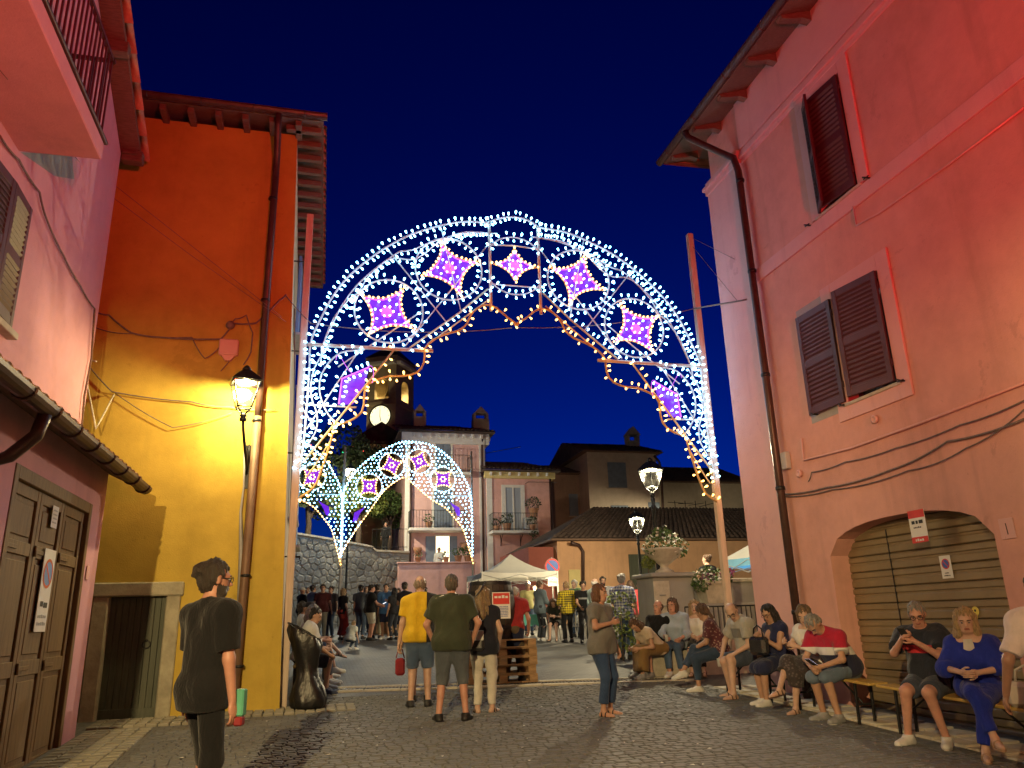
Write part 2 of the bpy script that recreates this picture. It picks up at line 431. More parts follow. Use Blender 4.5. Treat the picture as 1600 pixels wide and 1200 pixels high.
while y < 12.9:
    rh = random.uniform(.082, .1); x = -2.45 + random.uniform(0, .16)
    while x < 6.2:
        wd = random.uniform(.1, .15)
        lim = 5.0 if y < 9 else 6.1
        if not (x < -0.2 and y > 10.6) and not (x + wd > 6.15) and not (x < -1.75): setts.append((x + .005, y + .005, x + wd - .005, y + rh - .005))
        x += wd
    y += rh; row += 1
def dist_cam(q): return ((q[0] + q[2]) / 2) ** 2 + ((q[1] + q[3]) / 2) ** 2
def in_view(q):
    cx, cy = (q[0] + q[2]) / 2, (q[1] + q[3]) / 2
    v = Vector((cx, cy, gz(cy) - CAMZ)); d = v.dot(_f)
    if d < .1: return False
    sx = 800 + FPX * v.dot(_r) / d; sy = 600 - FPX * v.dot(_u) / d
    return 20 < sx < 1590 and sy < 1195
vis = sorted([q for q in setts if in_view(q)], key=dist_cam); near = set(vis[:300])
bs = MB()
for q in setts:
    if q in near:
        bb = MB(); cx, cy = (q[0] + q[2]) / 2, (q[1] + q[3]) / 2
        sett(bb, q[0] - cx, q[1] - cy, q[2] - cx, q[3] - cy, 0, .016 + random.uniform(-.003, .004))
        obj('cobble', bb, m_cobble, ground, (cx, cy, gz(cy)))
    else: sett(bs, *q, gz((q[1] + q[3]) / 2), .016 + random.uniform(-.003, .004))
tag(obj('cobble_field', bs, m_cobble, ground), kind='stuff')
# pale setts along the foot of the ochre house and the rose house
bp_ = MB(); n_p = 0
for k in range(46):
    for j in range(5):
        x0 = -2.6 + k * .135; dy = max(0, (x0 + 2.6)) * 0.62; y0 = 11.05 + j * .125 + (0.0 if x0 < -2 else 0)
        if x0 > .6: continue
        yy = y0 + (0.35 if x0 > -1.2 else 0.0)
        o_ = MB(); cx, cy = x0 + .065, yy + .06
        if n_p < 300 and in_view((x0, yy, x0 + .13, yy + .12)):
            sett(o_, -.06, -.055, .06, .055, 0, .03); obj('pale_sett', o_, m_cobble_pale, ground, (cx, cy, gz(cy) + .004)); n_p += 1
for k in range(22):
    for j in range(5):
        x0 = -2.55 + j * .15; y0 = 7.4 + k * .16
        o_ = MB(); sett(o_, -.07, -.075, .07, .075, 0, .02); obj('pale_sett', o_, m_cobble_pale, ground, (x0 + .07, y0 + .08, gz(y0 + .08) + .006))
# travertine strip and slabs in front of the arched garage
for k in range(16):
    y0 = 5.2 + k * .42
    for j, (xa, xb) in enumerate(((6.22, 6.5), (6.51, 6.88))):
        o_ = MB(); o_.bbox((xa, y0 + .004, -.03), (xb, y0 + .41, .022 + random.uniform(-.003, .003)), .008)
        obj('paving_slab', o_, m_travertine, ground, (0, 0, gz(y0 + .2)))
# drain channel across the street: two rows of pale slabs and an iron grating
pL = Vector((-0.2, 13.95, 0)); pR = Vector((6.35, 13.08, 0)); dv = (pR - pL); L_ = dv.length; dv.normalize(); nv = Vector((-dv.y, dv.x, 0))
dr = thing('drain_channel', 'pale stone drain strip with iron grating crossing the street', 'drain', (pL.x, pL.y, gz(pL.y)), math.atan2(dv.y, dv.x))
def drz(u, v=0):
    p = pL + dv * u + nv * v; return gz(p.y) - gz(pL.y)
u = 0.0
while u < L_ - .3:
    ln = random.uniform(.42, .62)
    for s_, wv in ((.13, .2), (-.36, .22)):
        o_ = MB(); o_.bbox((0, s_, -.05), (ln - .008, s_ + wv, .028), .008); obj('slab', o_, m_travertine, dr, (u, 0, drz(u + ln / 2, s_)))
    u += ln
gb = MB()
for k in range(int(L_ / .06)):
    u = k * .06
    gb.box((u, -.12, drz(u) - .02), (u + .035, .11, drz(u) + .018))
obj('grating', gb, m_dark_iron, dr)
print('ground', time.time() - T0)
# ================================================================== salmon house with the arched garage
XR = 6.9
sh = thing('salmon_house', 'salmon pink three-storey house with maroon shutters and arched garage door', 'house', (XR, 9, 0.2))
b = MB(); zb = -0.5; yc = 11.35
gar = (yc - 9.45, yc - 6.70, 0.0, 2.33 - zb, 0.38)
w1 = (yc - 8.50, yc - 7.69, 7.08 - zb, 8.90 - zb); w2 = (yc - 8.57, yc - 7.63, 4.28 - zb, 5.80 - zb)
w0 = (yc - 4.0, yc - 3.2, 7.08 - zb, 8.90 - zb)
wall_panel(b, (XR, yc, zb), (0, -1, 0), (0, 0, 1), (-1, 0, 0), 15.5, 10.35 - zb, [gar, w1, w2, w0], 0.32)
b.quad((XR, yc, zb), (XR, yc, 10.35), (XR + 8, yc, 10.35), (XR + 8, yc, zb))
b.quad((XR + 8, yc, zb), (XR + 8, yc, 10.35), (XR + 8, yc - 15.5, 10.35), (XR + 8, yc - 15.5, zb))
b.quad((XR, yc - 15.5, zb), (XR + 8, yc - 15.5, zb), (XR + 8, yc - 15.5, 10.35), (XR, yc - 15.5, 10.35))
b.quad((XR, yc, 10.35), (XR, yc - 15.5, 10.35), (XR + 8, yc - 15.5, 10.35), (XR + 8, yc, 10.35))
child('wall', b, m_pink_a, sh)
# dark rooms behind the openings
b = MB()
for y0, y1, z0, z1 in ((7.6, 8.6, 7.0, 9.0), (7.5, 8.7, 4.2, 5.9), (3.1, 4.1, 7, 9)): b.box((XR + .33, y0, z0), (XR + .8, y1, z1))
child('room_interior', b, m_void, sh)
# corner pilaster, cornice, string course, window surrounds
def rbox(x0, y0, z0, x1, y1, z1, ch=.006): bb = MB(); bb.bbox((x0, y0, z0), (x1, y1, z1), ch); return bb
b = MB(); b.bbox((XR - .07, 10.42, -.3), (XR - .002, 11.42, 9.1), .006); b.bbox((XR - .002, 11.352, -.3), (XR + .9, 11.42, 9.1), .006)
child('corner_pilaster', b, m_pink_trim, sh)
b = MB()
for z0, z1, e in ((9.1, 9.2, .10), (9.2, 9.27, .14), (9.27, 9.36, .09)): b.bbox((XR - e, 10.3, z0), (XR + .95, 11.35 + e, z1), .008)
child('pilaster_capital', b, m_pink_trim, sh)
b = MB()
for z0, z1, e in ((9.08, 9.16, .035), (9.16, 9.24, .07), (9.24, 9.31, .045)): b.bbox((XR - e, -3, z0), (XR - .001, 10.29, z1), .008)
child('cornice_moulding', b, m_pink_trim, sh)
b = MB(); b.bbox((XR - .03, -3, 9.36), (XR - .001, 10.29, 10.3), .004); child('frieze', b, m_pink_trim, sh)
b = MB(); b.bbox((XR - .035, -3, 6.82), (XR - .001, 10.40, 7.05), .006); child('string_course', b, m_pink_trim, sh)
def surround(y0, y1, z0, z1, wdt, bottom=True, e=.03):
    bb = MB(); b0 = z0 - (wdt if bottom else 0)
    bb.bbox((XR - e, y0 - wdt, b0), (XR - .001, y0 - .003, z1 + wdt), .004); bb.bbox((XR - e, y1 + .003, b0), (XR - .001, y1 + wdt, z1 + wdt), .004)
    bb.bbox((XR - e + .002, y0 - .003, z1), (XR - .001, y1 + .003, z1 + wdt), .004)
    if bottom: bb.bbox((XR - e + .002, y0 - .003, b0), (XR - .001, y1 + .003, z0), .004)
    return child('window_surround', bb, m_pink_trim, sh)
surround(7.69, 8.50, 7.08, 8.90, .21, False); surround(7.63, 8.57, 4.28, 5.80, .22)
b = MB(); b.bbox((XR - .06, 7.6, 7.045), (XR + .1, 8.6, 7.085), .006); child('window_sill', b, m_travertine, sh)
b = MB(); b.bbox((XR - .05, 7.55, 4.24), (XR + .1, 8.65, 4.283), .006); child('window_sill', b, m_travertine, sh)
for z0, z1, y0, y1 in ((4.283, 5.8, 7.63, 8.57), (7.085, 8.9, 7.69, 8.5)):
    b = MB(); xg = XR + .2
    b.box((xg, y0, z0), (xg + .01, y1, z1)); wn = child('window', b, m_glass, sh)
    b = MB()
    for ya, yb in ((y0, y0 + .06), (y1 - .06, y1), ((y0 + y1) / 2 - .05, (y0 + y1) / 2 + .05)): b.bbox((xg - .04, ya, z0), (xg - .002, yb, z1), .004)
    for za, zc in ((z0, z0 + .07), (z1 - .07, z1)): b.bbox((xg - .038, y0 + .06, za), (xg - .004, y1 - .06, zc), .004)
    child('window_frame', b, m_shutter, wn)
def leaf(parent, hinge, dirv, w_, h_, m, slats=24):
    lf = shutter_leaf(parent, hinge, dirv, (0, 0, 1), w_, h_, m, slats)
    lf.matrix_parent_inverse = wm(parent).inverted()
    return lf
# lower window: one leaf folded flat on the wall, the other ajar over the opening
leaf(sh, (XR - .055, 8.58, 4.30), (-.03, 1, 0), .76, 1.50, m_shutter); leaf(sh, (XR - .05, 7.64, 4.30), (-.16, 1, 0), .74, 1.50, m_shutter)
# upper window: one leaf closed, the other standing out from the wall
leaf(sh, (XR - .05, 7.70, 7.10), (-.10, 1, 0), .66, 1.78, m_shutter); leaf(sh, (XR - .05, 8.50, 7.10), (-.5, -.87, 0), .38, 1.78, m_shutter)
leaf(sh, (XR - .05, 3.2, 7.10), (-.02, 1, 0), .8, 1.78, m_shutter)
b = MB(); b.box((XR - .0035, 8.8, 4.2), (XR - .002, 9.42, 5.95)); child('bare_render_patch', b, m_raw, sh)
for yy, zz in ((7.45, 7.05), (8.75, 7.05), (7.5, 4.26), (8.62, 4.26), (9.25, 4.3)):
    b = MB(); b.tube([(XR - .01, yy, zz), (XR - .09, yy, zz), (XR - .10, yy + .05, zz + .03)], .012, 6); b.tube([(XR - .09, yy - .05, zz), (XR - .09, yy + .05, zz)], .009, 5); child('shutter_catch', b, m_dark_iron, sh)
# eave with brackets and gutter
b = MB(); xe = 6.28
b.quad((XR + .1, 12.0, 10.32), (xe, 12.0, 10.08), (xe, -3, 10.08), (XR + .1, -3, 10.32)); b.quad((XR + .1, 12.0, 10.40), (XR + .1, -3, 10.40), (xe, -3, 10.16), (xe, 12.0, 10.16))
b.quad((xe, 12.0, 10.08), (xe, 12.0, 10.16), (xe, -3, 10.16), (xe, -3, 10.08)); b.quad((XR + 8, 12.0, 10.32), (XR + 8, 12.0, 10.4), (xe, 12.0, 10.16), (xe, 12.0, 10.08))
b.quad((XR + .1, 12.0, 10.32), (XR + .1, 11.36, 10.32), (XR + 8, 11.36, 10.32), (XR + 8, 12.0, 10.32))
eave = child('eave', b, m_soffit, sh)
for k in range(16):
    yy = 11.75 - k * .92; bb = MB()
    pr = [(XR - .0, 10.30), (xe + .06, 10.09), (xe + .08, 10.04), (xe + .22, 10.06), (XR - .18, 10.12), (XR - .02, 10.10)]
    bb.prism([(x, yy - .06, z) for x, z in pr], (0, .12, 0)); child('bracket', bb, m_soffit, eave)
b = MB(); g_ = []
for k in range(9):
    a = math.pi * k / 8; g_.append((xe - .07 - .075 * math.cos(a), 10.13 - .085 * math.sin(a)))
for ya, yb in ((-3, 12.02),):
    for (xa, za), (xb2, zb2) in zip(g_[:-1], g_[1:]): b.quad((xa, ya, za), (xa, yb, za), (xb2, yb, zb2), (xb2, ya, zb2), smooth=True)
    b.quad(*[(x, yb, z) for x, z in g_])
for k in range(13): b.tube([(x - (.004 if x < xe - .07 else -.004), 11.6 - k * 1.1, z - .004) for x, z in g_], .009, 4)
child('gutter', b, m_brown_metal, sh)
rf = MB(); rf.quad((xe - .03, 12.05, 10.18), (xe - .03, -3, 10.18), (XR + 4, -3, 11.6), (XR + 4, 12.05, 11.6)); rf.quad((XR + 8.6, 12.05, 10.18), (XR + 4, 12.05, 11.6), (XR + 4, -3, 11.6), (XR + 8.6, -3, 10.18))
rf.quad((xe - .03, 12.05, 10.18), (XR + 4, 12.05, 11.6), (XR + 8.6, 12.05, 10.18)); child('roof', rf, m_tile, sh)
b = MB(); b.tube([(xe - .07, 10.9, 10.05), (xe - .05, 10.85, 9.9), (XR - .25, 10.55, 9.45), (XR - .14, 10.32, 9.2), (XR - .12, 10.26, 8.9), (XR - .12, 10.24, 5.0), (XR - .12, 10.24, .2)], .06, 10)
dp = child('downpipe', b, m_brown_metal, sh)
for zz in (1.6, 3.4, 5.2, 7.0, 8.7):
    b = MB(); b.lathe([(.066, -.03), (.072, -.02), (.072, .02), (.066, .03)], 10, (XR - .12, 10.24, zz)); child('pipe_clip', b, m_dark_iron, dp)
# roller shutter in the arched opening
gd = MB(); xg = XR + .30
bk_ = MB(); bk_.box((xg + .01, 6.6, .1), (xg + .03, 9.55, 2.8)); roll = child('garage_door', bk_, plain('unlit_room', (0, 0, 0)), sh); roll['label'] = 'tan ribbed roller garage door under the low stucco arch'
def arch_top(y):
    t = (y - 6.70) / 2.75 * 2 - 1; return 2.33 + .38 * math.sqrt(max(0, 1 - abs(t) ** 2.4))
m_roll = plain('tan_roller_shutter_metal', (0.27, 0.20, 0.115), 0.42, 0.25, var=0.18, scale=2.5, bump=0.08)
z = .25; k = 0
while z < 2.72:
    h_ = .205
    ys_ = [y for y in np.linspace(6.66, 9.49, 40) if arch_top(min(max(y, 6.71), 9.44)) > z + .02]
    if not ys_: break
    ya, yb = (6.66, 9.49) if z + h_ < 2.33 else (min(ys_), max(ys_))
    bb = MB(); pr = [(0, 0), (-.018, .012), (-.018, .085), (-.004, .10), (-.004, .118), (-.022, .13), (-.022, .185), (0, .2)]
    for (xa, za), (xb2, zb2) in zip(pr[:-1], pr[1:]): bb.quad((xg + xa, yb, z + za), (xg + xa, ya, z + za), (xg + xb2, ya, z + zb2), (xg + xb2, yb, z + zb2))
    bb.quad((xg, ya, z), (xg, yb, z), (xg + .02, yb, z), (xg + .02, ya, z))
    child('slat', bb, m_roll, roll); z += h_; k += 1
b = MB(); b.box((xg - .026, 8.62, .25), (xg - .015, 8.635, 2.6)); child('wicket_seam', b, m_dark_iron, roll)
b = MB(); b.bbox((xg - .05, 7.52, 1.5), (xg - .03, 7.72, 1.54), .006); child('handle', b, m_dark_iron, roll)
b = MB(); b.cur = 0; disc(b, (xg - .03, 7.42, 1.56), (0, -1, 0), (0, 0, 1), 0, .05, 0); b.prism([(xg - .031, 7.45, 1.54), (xg - .031, 7.39, 1.54), (xg - .031, 7.42, 1.46)], (.004, 0, 0)); disc(b, (xg - .034, 7.42, 1.565), (0, -1, 0), (0, 0, 1), 0, .014, 1)
child('lock_plate', b, [plain('yellow_enamel', (.75, .6, .12), .4), m_black_print], roll)
b = MB(); c_ = Vector((xg - .03, 7.72, 2.06)); b.quad(*[c_ + Vector((0, -a * .085, v * .13)) for a, v in ((-1, -1), (1, -1), (1, 1), (-1, 1))])
no_parking_face(b, c_ + Vector((-.001, 0, .035)), (0, -1, 0), (0, 0, 1), (-1, 0, 0), .06, 1, 2)
print_line(b, c_ + Vector((-.002, .035, -.075)), (0, -1, 0), (0, 0, 1), .07, .014, 3); print_line(b, c_ + Vector((-.002, .05, -.105)), (0, -1, 0), (0, 0, 1), .10, .016, 3)
sg = obj('no_parking_plate', b, [m_paper, m_red_print, m_blue_print, m_black_print]); tag(sg, 'small white no-parking plate fixed on the tan roller door', 'sign')
b = MB(); c_ = Vector((XR - .02, 7.72, 2.53)); y0 = .13
b.prism([c_ + Vector((0, -a * y0, v * .19)) for a, v in ((-1, -1), (1, -.95), (1, 1), (-1, 1))], (.004, 0, 0)); b.cur = 1
b.quad(*[c_ + Vector((-.002, -a * y0, v)) for a, v in ((-1, .1), (1, .1), (1, .19), (-1, .19))]); b.quad(*[c_ + Vector((-.002, -a * y0, v)) for a, v in ((-1, -.19), (1, -.185), (1, -.12), (-1, -.12))])
print_line(b, c_ + Vector((-.003, .09, .03)), (0, -1, 0), (0, 0, 1), .18, .05, 2); print_line(b, c_ + Vector((-.003, .07, -.02)), (0, -1, 0), (0, 0, 1), .13, .02, 2); print_line(b, c_ + Vector((-.004, .07, -.17)), (0, -1, 0), (0, 0, 1), .13, .03, 0)
tag(obj('poster', b, [m_paper, m_red_print, m_black_print]), 'red and white paper notice hung at the top of the garage arch', 'poster')
b = MB(); c_ = Vector((XR - .008, 6.52, 2.36)); b.bbox((XR - .012, 6.43, 2.26), (XR - .001, 6.61, 2.47), .003); b.cur = 1; b.quad(*[c_ + Vector((-.005, y_, z_)) for y_, z_ in ((.004, -.055), (-.010, -.055), (-.002, .06), (.010, .06))]); b.cur = 0
child('house_number', b, [m_pink_trim, m_brown_metal], sh)
# conduits, cable bundles and boxes on the wall
def on_r(*pp, d=.03): return [PX(x, y, XR - d) for x, y in pp]
b = MB(); b.tube(on_r((1252, 685), (1256, 719), (1330, 700), (1430, 664), (1600, 598)), .016, 6); child('conduit', b, m_pink_trim, sh)
b = MB(); b.tube(on_r((1333, 322), (1338, 352), (1375, 332), (1480, 258), (1600, 168)), .014, 6); child('conduit', b, m_pink_trim, sh)
wire('wall_cable', on_r((1263, 752), (1268, 738), (1320, 722), (1400, 700), (1500, 664), (1600, 626)), .013, None, .02, parent=None, label='grey cable run along the salmon wall below the conduit')
wire('wall_cable', on_r((1186, 780), (1215, 772), (1290, 762), (1390, 735), (1480, 690), (1600, 655)), .018, None, .03, label='sagging cable bundle tied along the salmon wall above the garage')
wire('wall_cable', on_r((1215, 775), (1300, 765), (1420, 735), (1510, 700), (1600, 640)), .012, None, .04, label='thin loose cable looping under the bundle on the salmon wall')
wire('wall_cable', on_r((1165, 470, ), (1180, 510), (1192, 600), (1205, 700), (1214, 770), (1222, 850)), .012, None, 0, label='cable dropping down the corner pilaster beside the brown downpipe')
b = MB(); p = PX(1229, 720, XR - .03); b.bbox((p.x - .06, p.y - .07, p.z - .13), (p.x + .03, p.y + .07, p.z + .13), .012); child('meter_box', b, m_plastic_box, sh)
for q in ((1205, 738), (1250, 740), (1368, 655)):
    p = PX(*q, XR - .02); b = MB(); Mx = Matrix.Translation(p) @ Matrix.Rotation(R(-90), 4, 'Y'); b.lathe([(.055, 0), (.055, .03), (.035, .04), (.03, .03)], 12, M=Mx); child('junction_box', b, m_pink_trim, sh)

# ================================================================== rose house with the folding garage doors
XL = -2.6; XU = -3.13
rh_ = thing('rose_house', 'rose pink house with corner balcony, tiled ledge and brown folding doors', 'house', (XL, 9, 0.3))
b = MB(); yl = 10.62
# lower projecting storey: door opening y 7.53..10.07, z .33..3.05
wall_panel(b, (XL, -3, -.5), (0, 1, 0), (0, 0, 1), (1, 0, 0), yl + 3, 3.55 + .5, [(7.53 + 3, 10.07 + 3, 0, 3.05 + .5)], .22)
b.quad((XL, yl, -.5), (XL - 3, yl, -.5), (XL - 3, yl, 3.55), (XL, yl, 3.55)); b.quad((XL, -3, 3.55), (XL, yl, 3.55), (XL - 3, yl, 3.7), (XL - 3, -3, 3.7))
child('lower_wall', b, m_pink_b, rh_)
b = MB(); yu = 11.15
wall_panel(b, (XU, -3, 3.4), (0, 1, 0), (0, 0, 1), (1, 0, 0), yu + 3, 8.5 - 3.4, [(7.1 + 3, 8.2 + 3, 4.52 - 3.4, 5.9 - 3.4), (4.2 + 3, 5.4 + 3, 6.6 - 3.4, 8.4 - 3.4)], .22)
b.quad((XU, yu, 3.4), (XU - 5, yu, 3.4), (XU - 5, yu, 8.5), (XU, yu, 8.5)); b.quad((XU, yu, 8.5), (XU, yu - 5, 11.4), (XU, -3, 8.5))
b.quad((XU, -3, 3.4), (XU, -3, 8.5), (XU - 5, -3, 8.5), (XU - 5, -3, 3.4))
child('upper_wall', b, m_pink_b, rh_)
b = MB(); b.box((XU - .6, 7.0, 4.4), (XU - .23, 8.3, 6.0)); b.box((XU - .6, 4.1, 6.5), (XU - .23, 5.5, 8.5)); b.box((XL - .6, 7.4, 0), (XL - .23, 10.2, 3.2)); child('room_interior', b, m_void, rh_)
leaf(rh_, (XU + .05, 8.19, 4.54), (.05, -1, 0), .55, 1.34, m_shutter, 22); leaf(rh_, (XU + .05, 7.11, 4.54), (.05, 1, 0), .53, 1.34, m_shutter, 22)
b = MB(); b.bbox((XU - .05, 7.0, 4.45), (XU + .1, 8.3, 4.52), .006); child('window_sill', b, m_travertine, rh_)
b = MB(); b.quad(PX(32, 238, XU + .004), PX(112, 242, XU + .004), PX(116, 280, XU + .004), PX(85, 275, XU + .004)); child('bare_render_patch', b, m_raw, rh_)
# gable verge: boards, beam ends and a row of tile ends
def rz_(y): return 8.55 + (yu + .25 - y) * .58
b = MB(); xo = -2.9
b.quad((XU - .1, yu + .3, rz_(yu + .3)), (xo, yu + .3, rz_(yu + .3)), (xo, yu - 5, rz_(yu - 5)), (XU - .1, yu - 5, rz_(yu - 5)))
b.quad((xo, yu + .3, rz_(yu + .3)), (xo, yu + .3, rz_(yu + .3) + .1), (xo, yu - 5, rz_(yu - 5) + .1), (xo, yu - 5, rz_(yu - 5)))
b.quad((XU - 5, yu + .3, rz_(yu + .3)), (XU - 5, yu + .3, rz_(yu + .3) + .1), (xo, yu + .3, rz_(yu + .3) + .1), (xo, yu + .3, rz_(yu + .3)))
b.quad((XU - 5, yu + .3, rz_(yu + .3)), (XU - 5, yu, rz_(yu + .3)), (xo, yu, rz_(yu + .3)), (xo, yu + .3, rz_(yu + .3)))
vg = child('roof_verge', b, m_soffit, rh_)
for k in range(15):
    y0 = yu + .34 - k * .36; bb = MB(); c0 = Vector((xo + .02, y0, rz_(y0) + .12)); c1 = Vector((xo + .02, y0 - .40, rz_(y0 - .4) + .145))
    pts = [(math.cos(R(a)) * .09, math.sin(R(a)) * .075) for a in range(0, 181, 30)]
    vs = [c0 + Vector((px_, 0, pz)) for px_, pz in pts] + [c1 + Vector((px_ * .85, 0, pz * .85)) for px_, pz in pts]
    bb._add(vs, [(i, i + 1, i + 8, i + 7) for i in range(6)] + [(0, 7, 13, 6), tuple(range(7)), tuple(reversed(range(7, 14)))], True); child('tile', bb, m_tile, vg)
for y0 in (yu + .12, yu - 1.3, yu - 2.7):
    bb = MB(); bb.bbox((XU, y0 - .08, rz_(y0) - .2), (xo + .06, y0 + .08, rz_(y0) - .02), .01); child('beam_end', bb, m_soffit, vg)
rf = MB(); rf.quad((xo, yu + .3, rz_(yu + .3) + .1), (XU - 5, yu + .3, rz_(yu + .3) + .1), (XU - 5, yu - 5, rz_(yu - 5) + .1), (xo, yu - 5, rz_(yu - 5) + .1)); child('roof', rf, m_tile, rh_)
# balcony
yb = 7.8; xbo = -2.36; zb_ = 6.32
b = MB(); b.bbox((XU - .02, 2.5, zb_), (xbo, yb, zb_ + .2), .012); bal = child('balcony', b, m_pink_b, rh_)
b = MB(); b.bbox((XU, 2.5, zb_ + .2), (xbo + .03, yb + .03, zb_ + .235), .008); child('balcony_edge', b, m_brown_metal, bal)
rail_ = MB()
b = MB(); b.box((XU, yb - .05, zb_ + 1.2), (xbo, yb - .01, zb_ + 1.235)); b.box((xbo - .05, 2.5, zb_ + 1.2), (xbo - .01, yb - .0, zb_ + 1.237)); b.box((xbo - .05, 2.5, zb_ + .28), (xbo - .01, yb, zb_ + .31)); rl = child('railing', b, m_shutter, bal)
for k in range(44):
    yy = yb - .04 - k * .115; bb = MB(); bb.box((xbo - .04, yy - .009, zb_ + .23), (xbo - .022, yy + .009, zb_ + 1.2)); child('baluster', bb, m_shutter, rl)
for k in range(6):
    xx = XU + .1 + k * .115; bb = MB(); bb.box((xx - .009, yb - .04, zb_ + .23), (xx + .009, yb - .022, zb_ + 1.2)); child('baluster', bb, m_shutter, rl)
# tiled ledge over the lower storey, gutter
b = MB(); xg2 = -2.2
b.quad((XU, -3, 3.85), (XU, yl + .1, 3.85), (xg2 - .05, yl + .1, 3.42), (xg2 - .05, -3, 3.42)); b.quad((XU, -3, 3.78), (xg2 - .05, -3, 3.35), (xg2 - .05, yl + .1, 3.35), (XU, yl + .1, 3.78))
b.quad((XU, yl + .1, 3.78), (xg2 - .05, yl + .1, 3.35), (xg2 - .05, yl + .1, 3.42), (XU, yl + .1, 3.85)); b.quad((xg2 - .05, -3, 3.35), (xg2 - .05, -3, 3.42), (xg2 - .05, yl + .1, 3.42), (xg2 - .05, yl + .1, 3.35))
led = child('ledge_roof', b, m_soffit, rh_)
for k in range(30):
    yy = yl + .02 - k * .21; bb = MB()
    pts = [(math.cos(R(a)) * .105, math.sin(R(a)) * .07) for a in range(0, 181, 30)]
    vs = [Vector((xg2 - .02, yy + a, 3.43 + c)) for a, c in pts] + [Vector((XU, yy + a * .8, 3.87 + c)) for a, c in pts]
    bb._add(vs, [(i, i + 7, i + 8, i + 1) for i in range(6)] + [tuple(reversed(range(7)))], True); child('tile', bb, m_tile, led)
b = MB(); g_ = [(xg2 + .02 + .085 * math.cos(math.pi + math.pi * k / 8), 3.37 + .085 * math.sin(math.pi + math.pi * k / 8)) for k in range(9)]
for (xa, za), (xb2, zb2) in zip(g_[:-1], g_[1:]): b.quad((xa, -3, za), (xb2, -3, zb2), (xb2, yl + .15, zb2), (xa, yl + .15, za), smooth=True)
b.quad(*[(x, yl + .15, z) for x, z in g_])
for k in range(8): b.tube([(xg2 + .02 + .092 * math.cos(math.pi + math.pi * j / 8), yl - .05 - k * .62, 3.37 + .092 * math.sin(math.pi + math.pi * j / 8)) for j in range(9)], .01, 4)
child('gutter', b, m_brown_metal, rh_)
b = MB(); b.tube([(xg2 + .02, 6.75, 3.3), (xg2 - .02, 6.75, 3.12), (xg2 - .2, 6.78, 2.95), (XL + .08, 6.8, 2.9), (XL + .07, 6.8, 2.6), (XL + .07, 6.8, 0)], .055, 9); child('downpipe', b, m_brown_metal, rh_)
# folding wooden doors
b = MB(); xf = XL - .02
b.bbox((xf - .1, 7.53, .2), (xf + .03, 7.63, 3.05), .006); b.bbox((xf - .1, 9.97, .2), (xf + .03, 10.07, 3.05), .006); b.bbox((xf - .098, 7.63, 2.93), (xf + .028, 9.97, 3.05), .006); fd = child('door', b, m_door_brown, rh_); fd['label'] = 'brown panelled wooden folding garage door'
yA = [7.64, 8.30, 8.86, 9.42, 9.965]; yA = [7.64, 8.44, 9.20, 9.965]
for i in range(3):
    y0, y1 = yA[i] + .004, yA[i + 1] - .004; b = MB(); st = .085
    zr = [.28, .42, 1.22, 1.36, 2.30, 2.42, 2.82, 2.93]
    b.bbox((xf - .06, y0, .28), (xf - .02, y0 + st, 2.93), .005); b.bbox((xf - .06, y1 - st, .28), (xf - .02, y1, 2.93), .005)
    for za, zc in ((.28, .42), (1.22, 1.36), (2.30, 2.42), (2.82, 2.93)): b.bbox((xf - .058, y0 + st, za), (xf - .022, y1 - st, zc), .005)
    lf = child('leaf', b, m_door_brown, fd)
    for za, zc in ((.42, 1.22), (1.36, 2.30), (2.42, 2.82)):
        bb = MB(); bb.box((xf - .055, y0 + st, za), (xf - .045, y1 - st, zc)); bb.bbox((xf - .05, y0 + st + .05, za + .05), (xf - .03, y1 - st - .05, zc - .05), .014); child('panel', bb, m_door_brown, fd)
    for zz in (1.29, 2.36):
        bb = MB(); bb.bbox((xf - .02, y0 + .02, zz - .02), (xf - .008, y0 + .32, zz + .02), .003); bb.tube([(xf - .005, y0, zz - .05), (xf - .005, y0, zz + .05)], .014, 6); child('strap_hinge', bb, m_door_brown, fd)
b = MB(); c_ = PX(71, 922, xf + .002); hh = .40; ww = .17
b.prism([c_ + Vector((0, a * ww, v * hh)) for a, v in ((-1, -1), (1, -1), (1, 1), (-1, 1))], (-.008, 0, 0)); no_parking_face(b, c_ + Vector((.001, 0, .16)), (0, 1, 0), (0, 0, 1), (1, 0, 0), .145, 1, 2)
print_line(b, c_ + Vector((.002, -.13, -.27)), (0, 1, 0), (0, 0, 1), .26, .035, 4); print_line(b, c_ + Vector((.002, -.13, -.34)), (0, 1, 0), (0, 0, 1), .26, .035, 4)
b.cur = 3; b.box((c_.x + .001, c_.y - .10, c_.z - .16), (c_.x + .003, c_.y - .02, c_.z - .11)); b.box((c_.x + .001, c_.y + .0, c_.z - .17), (c_.x + .003, c_.y + .11, c_.z - .12)); b.cur = 0
tag(obj('no_parking_board', b, [m_paper, plain('orange_red_print', (.6, .12, .03), .6), plain('light_blue_print', (.14, .27, .6), .5), m_black_print, m_grey_pipe]), 'tall white no-parking board on the brown folding doors', 'sign')
b = MB(); c_ = PX(86, 808, xf + .002); b.prism([c_ + Vector((0, a * .095, v * .11)) for a, v in ((-1, -1), (1, -1), (1, 1), (-1, 1))], (-.003, 0, 0))
for k in range(4): print_line(b, c_ + Vector((.002, -.07, .055 - k * .04)), (0, 1, 0), (0, 0, 1), .13, .016, 1)
tag(obj('paper_notice', b, [m_paper, m_grey_pipe]), 'small white paper notice pinned high on the brown folding doors', 'notice')
b = MB(); p = PX(137, 895, XL + .01); b.bbox((p.x - .006, p.y - .06, p.z - .08), (p.x + .004, p.y + .06, p.z + .08), .004); child('meter_hatch', b, m_pink_trim, rh_)
